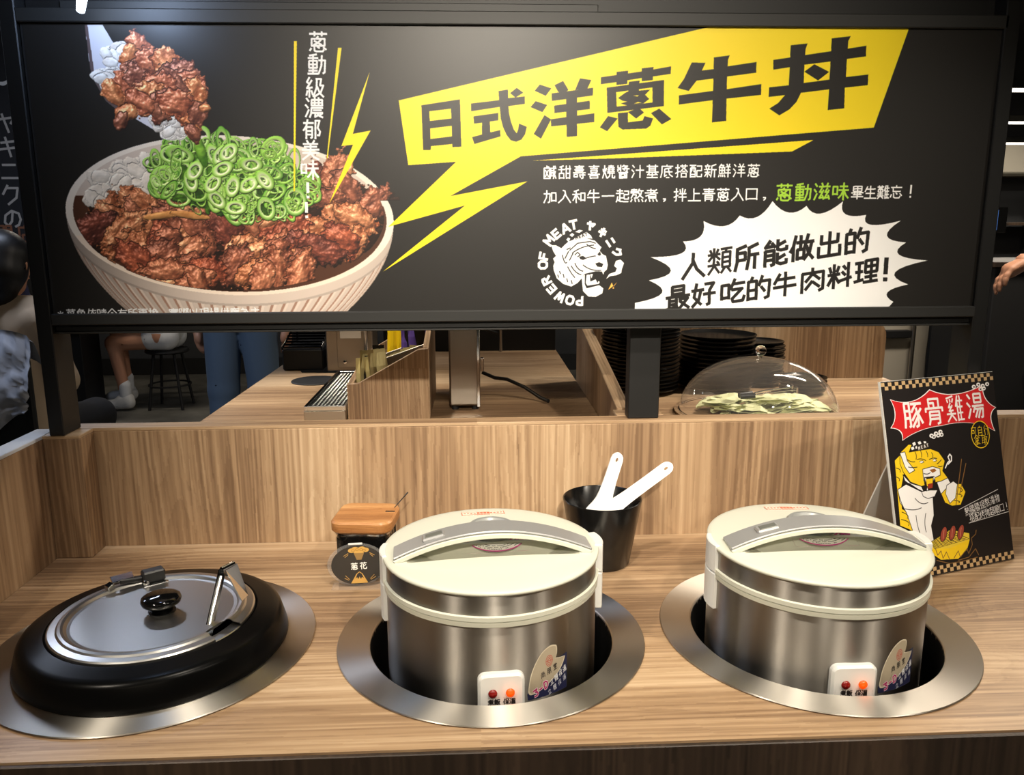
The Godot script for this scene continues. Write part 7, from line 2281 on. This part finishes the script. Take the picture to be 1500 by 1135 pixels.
func crescent(inset: float) -> PackedVector2Array:
	var out := PackedVector2Array()
	for k in 33:
		var a := PI * k / 32.0
		out.append(Vector2(256 + cos(a) * (250 - inset), 8 + inset + sin(a) * (210 - inset * 2.0)))
	for k in 33:
		var a := PI - PI * k / 32.0
		out.append(Vector2(256 + cos(a) * (150 + inset), 8 + inset + sin(a) * (100 + inset)))
	return out

func notice_image() -> ImageTexture:
	var im := canvas(512, 128, Color(1, 1, 1, 0))
	var red := Color8(222, 104, 70)
	fill_poly(im, PackedVector2Array([Vector2(6, 8), Vector2(506, 8), Vector2(506, 120), Vector2(6, 120)]), red)
	fill_poly(im, PackedVector2Array([Vector2(14, 18), Vector2(498, 18), Vector2(498, 110), Vector2(14, 110)]), Color8(236, 232, 216))
	for k in 12:
		if k < 4 or k > 7:
			im.fill_rect(Rect2i(28 + k * 39, 46, 28, 36), red)
		else:
			im.fill_rect(Rect2i(28 + k * 39, 28, 34, 66), red)
	return shrink(im)

func panel_words_image() -> ImageTexture:
	var im := canvas(512, 134, Color(1, 1, 1, 0))
	var c := Color8(24, 22, 22)
	draw_row(im, "煮飯", Vector2(56, 33), Vector2(98, 33), Vector2(38, 46), 7.0, c)
	draw_row(im, "保溫", Vector2(158, 33), Vector2(200, 33), Vector2(38, 46), 7.0, c)
	return shrink(im)

func brand_image() -> ImageTexture:
	var im := canvas(768, 576, Color(1, 1, 1, 0))
	var navy := Color8(38, 40, 70)
	var cream := Color8(168, 156, 134)
	fill_poly(im, nums("30 576 20 500 250 400 600 190 740 170 740 576"), navy)
	var leaf := curve(nums("40 440 60 230 250 80 400 -10 520 40 560 130 500 180 610 200 700 200 660 330 400 440 150 540 60 520 20 490"))
	fill_poly(im, leaf, Color8(206, 196, 172))
	var c := Vector2.ZERO
	for p in leaf:
		c += p / leaf.size()
	var inner := PackedVector2Array()
	for p in leaf:
		inner.append(c + (p - c) * 0.94)
	fill_poly(im, inner, cream)
	var red := Color8(170, 52, 40)
	for s in [60, 42, 24]:
		var ring := disc(Vector2(390, 190), s, s, 28)
		ring.append(ring[0])
		draw_line(im, ring, 7.0, red)
	draw_line(im, nums("330 190 450 190"), 6.0, red)
	draw_row(im, "尚朋堂", Vector2(280, 330), Vector2(500, 280), Vector2(66, 70), 10.0, Color8(40, 34, 30), 1.0)
	draw_line(im, nums("270 380 240 440 235 500"), 5.0, Color8(110, 100, 84))
	draw_row(im, "3-D", Vector2(160, 510), Vector2(330, 450), Vector2(80, 84), 30.0, Color8(228, 214, 220), 1.0)
	draw_row(im, "3-D", Vector2(160, 510), Vector2(330, 450), Vector2(80, 84), 19.0, Color8(168, 40, 96), 1.0)
	draw_row(im, "立體保溫", Vector2(440, 440), Vector2(690, 350), Vector2(64, 70), 8.0, Color8(214, 214, 214), 1.0)
	draw_row(im, "立體保溫", Vector2(400, 545), Vector2(690, 450), Vector2(58, 62), 7.0, Color8(188, 188, 196), 1.0)
	return shrink(im)

func name_tag_image() -> ImageTexture:
	var im := canvas(768, 576, Color8(58, 54, 50))
	var gold := Color8(206, 160, 84)
	# volcano glow at the top, mountain below, grass sprigs at the sides
	for p in nums("300 70 350 50 400 62 450 48 500 66 380 90 430 88"):
		fill_poly(im, disc(p, 52, 34), gold)
	for p in nums("320 72 380 60 440 62 480 72"):
		var r := disc(p, 24, 15)
		r.append(r[0])
		draw_line(im, r, 4.0, Color8(120, 86, 40))
	fill_poly(im, nums("330 110 480 110 440 210 370 210"), Color8(150, 118, 72))
	fill_poly(im, nums("280 560 360 420 405 385 450 420 530 560"), gold)
	fill_poly(im, nums("345 490 372 424 405 398 440 424 468 490 440 470 425 500 405 460 385 500 370 470"), Color8(58, 54, 50))
	for s in ["180 150 250 110", "200 170 250 130", "560 110 630 150", "565 130 610 170", "200 440 260 500", "190 480 250 510", "560 500 620 440", "570 512 640 470"]:
		draw_line(im, nums(s), 7.0, gold)
	draw_row(im, "蔥花", Vector2(335, 305), Vector2(465, 300), Vector2(98, 104), 13.0, Color8(240, 238, 232), 1.0)
	return shrink(im)

func banner_image() -> ImageTexture:
	var im := canvas(400, 1100, Color(0, 0, 0, 0))
	var grey := Color8(150, 145, 138)
	draw_row(im, "ヤキニクの", Vector2(162, 290), Vector2(132, 780), Vector2(100, 104), 13.0, grey, 1.0, true)
	draw_row(im, "専門店", Vector2(-20, 862), Vector2(190, 862), Vector2(80, 90), 12.0, Color8(110, 66, 40), 1.0)
	draw_line(im, nums("60 560 50 820"), 6.0, grey)
	fill_poly(im, curve(nums("110 70 170 110 210 60 180 150")), Color8(190, 188, 184))
	return shrink(im)
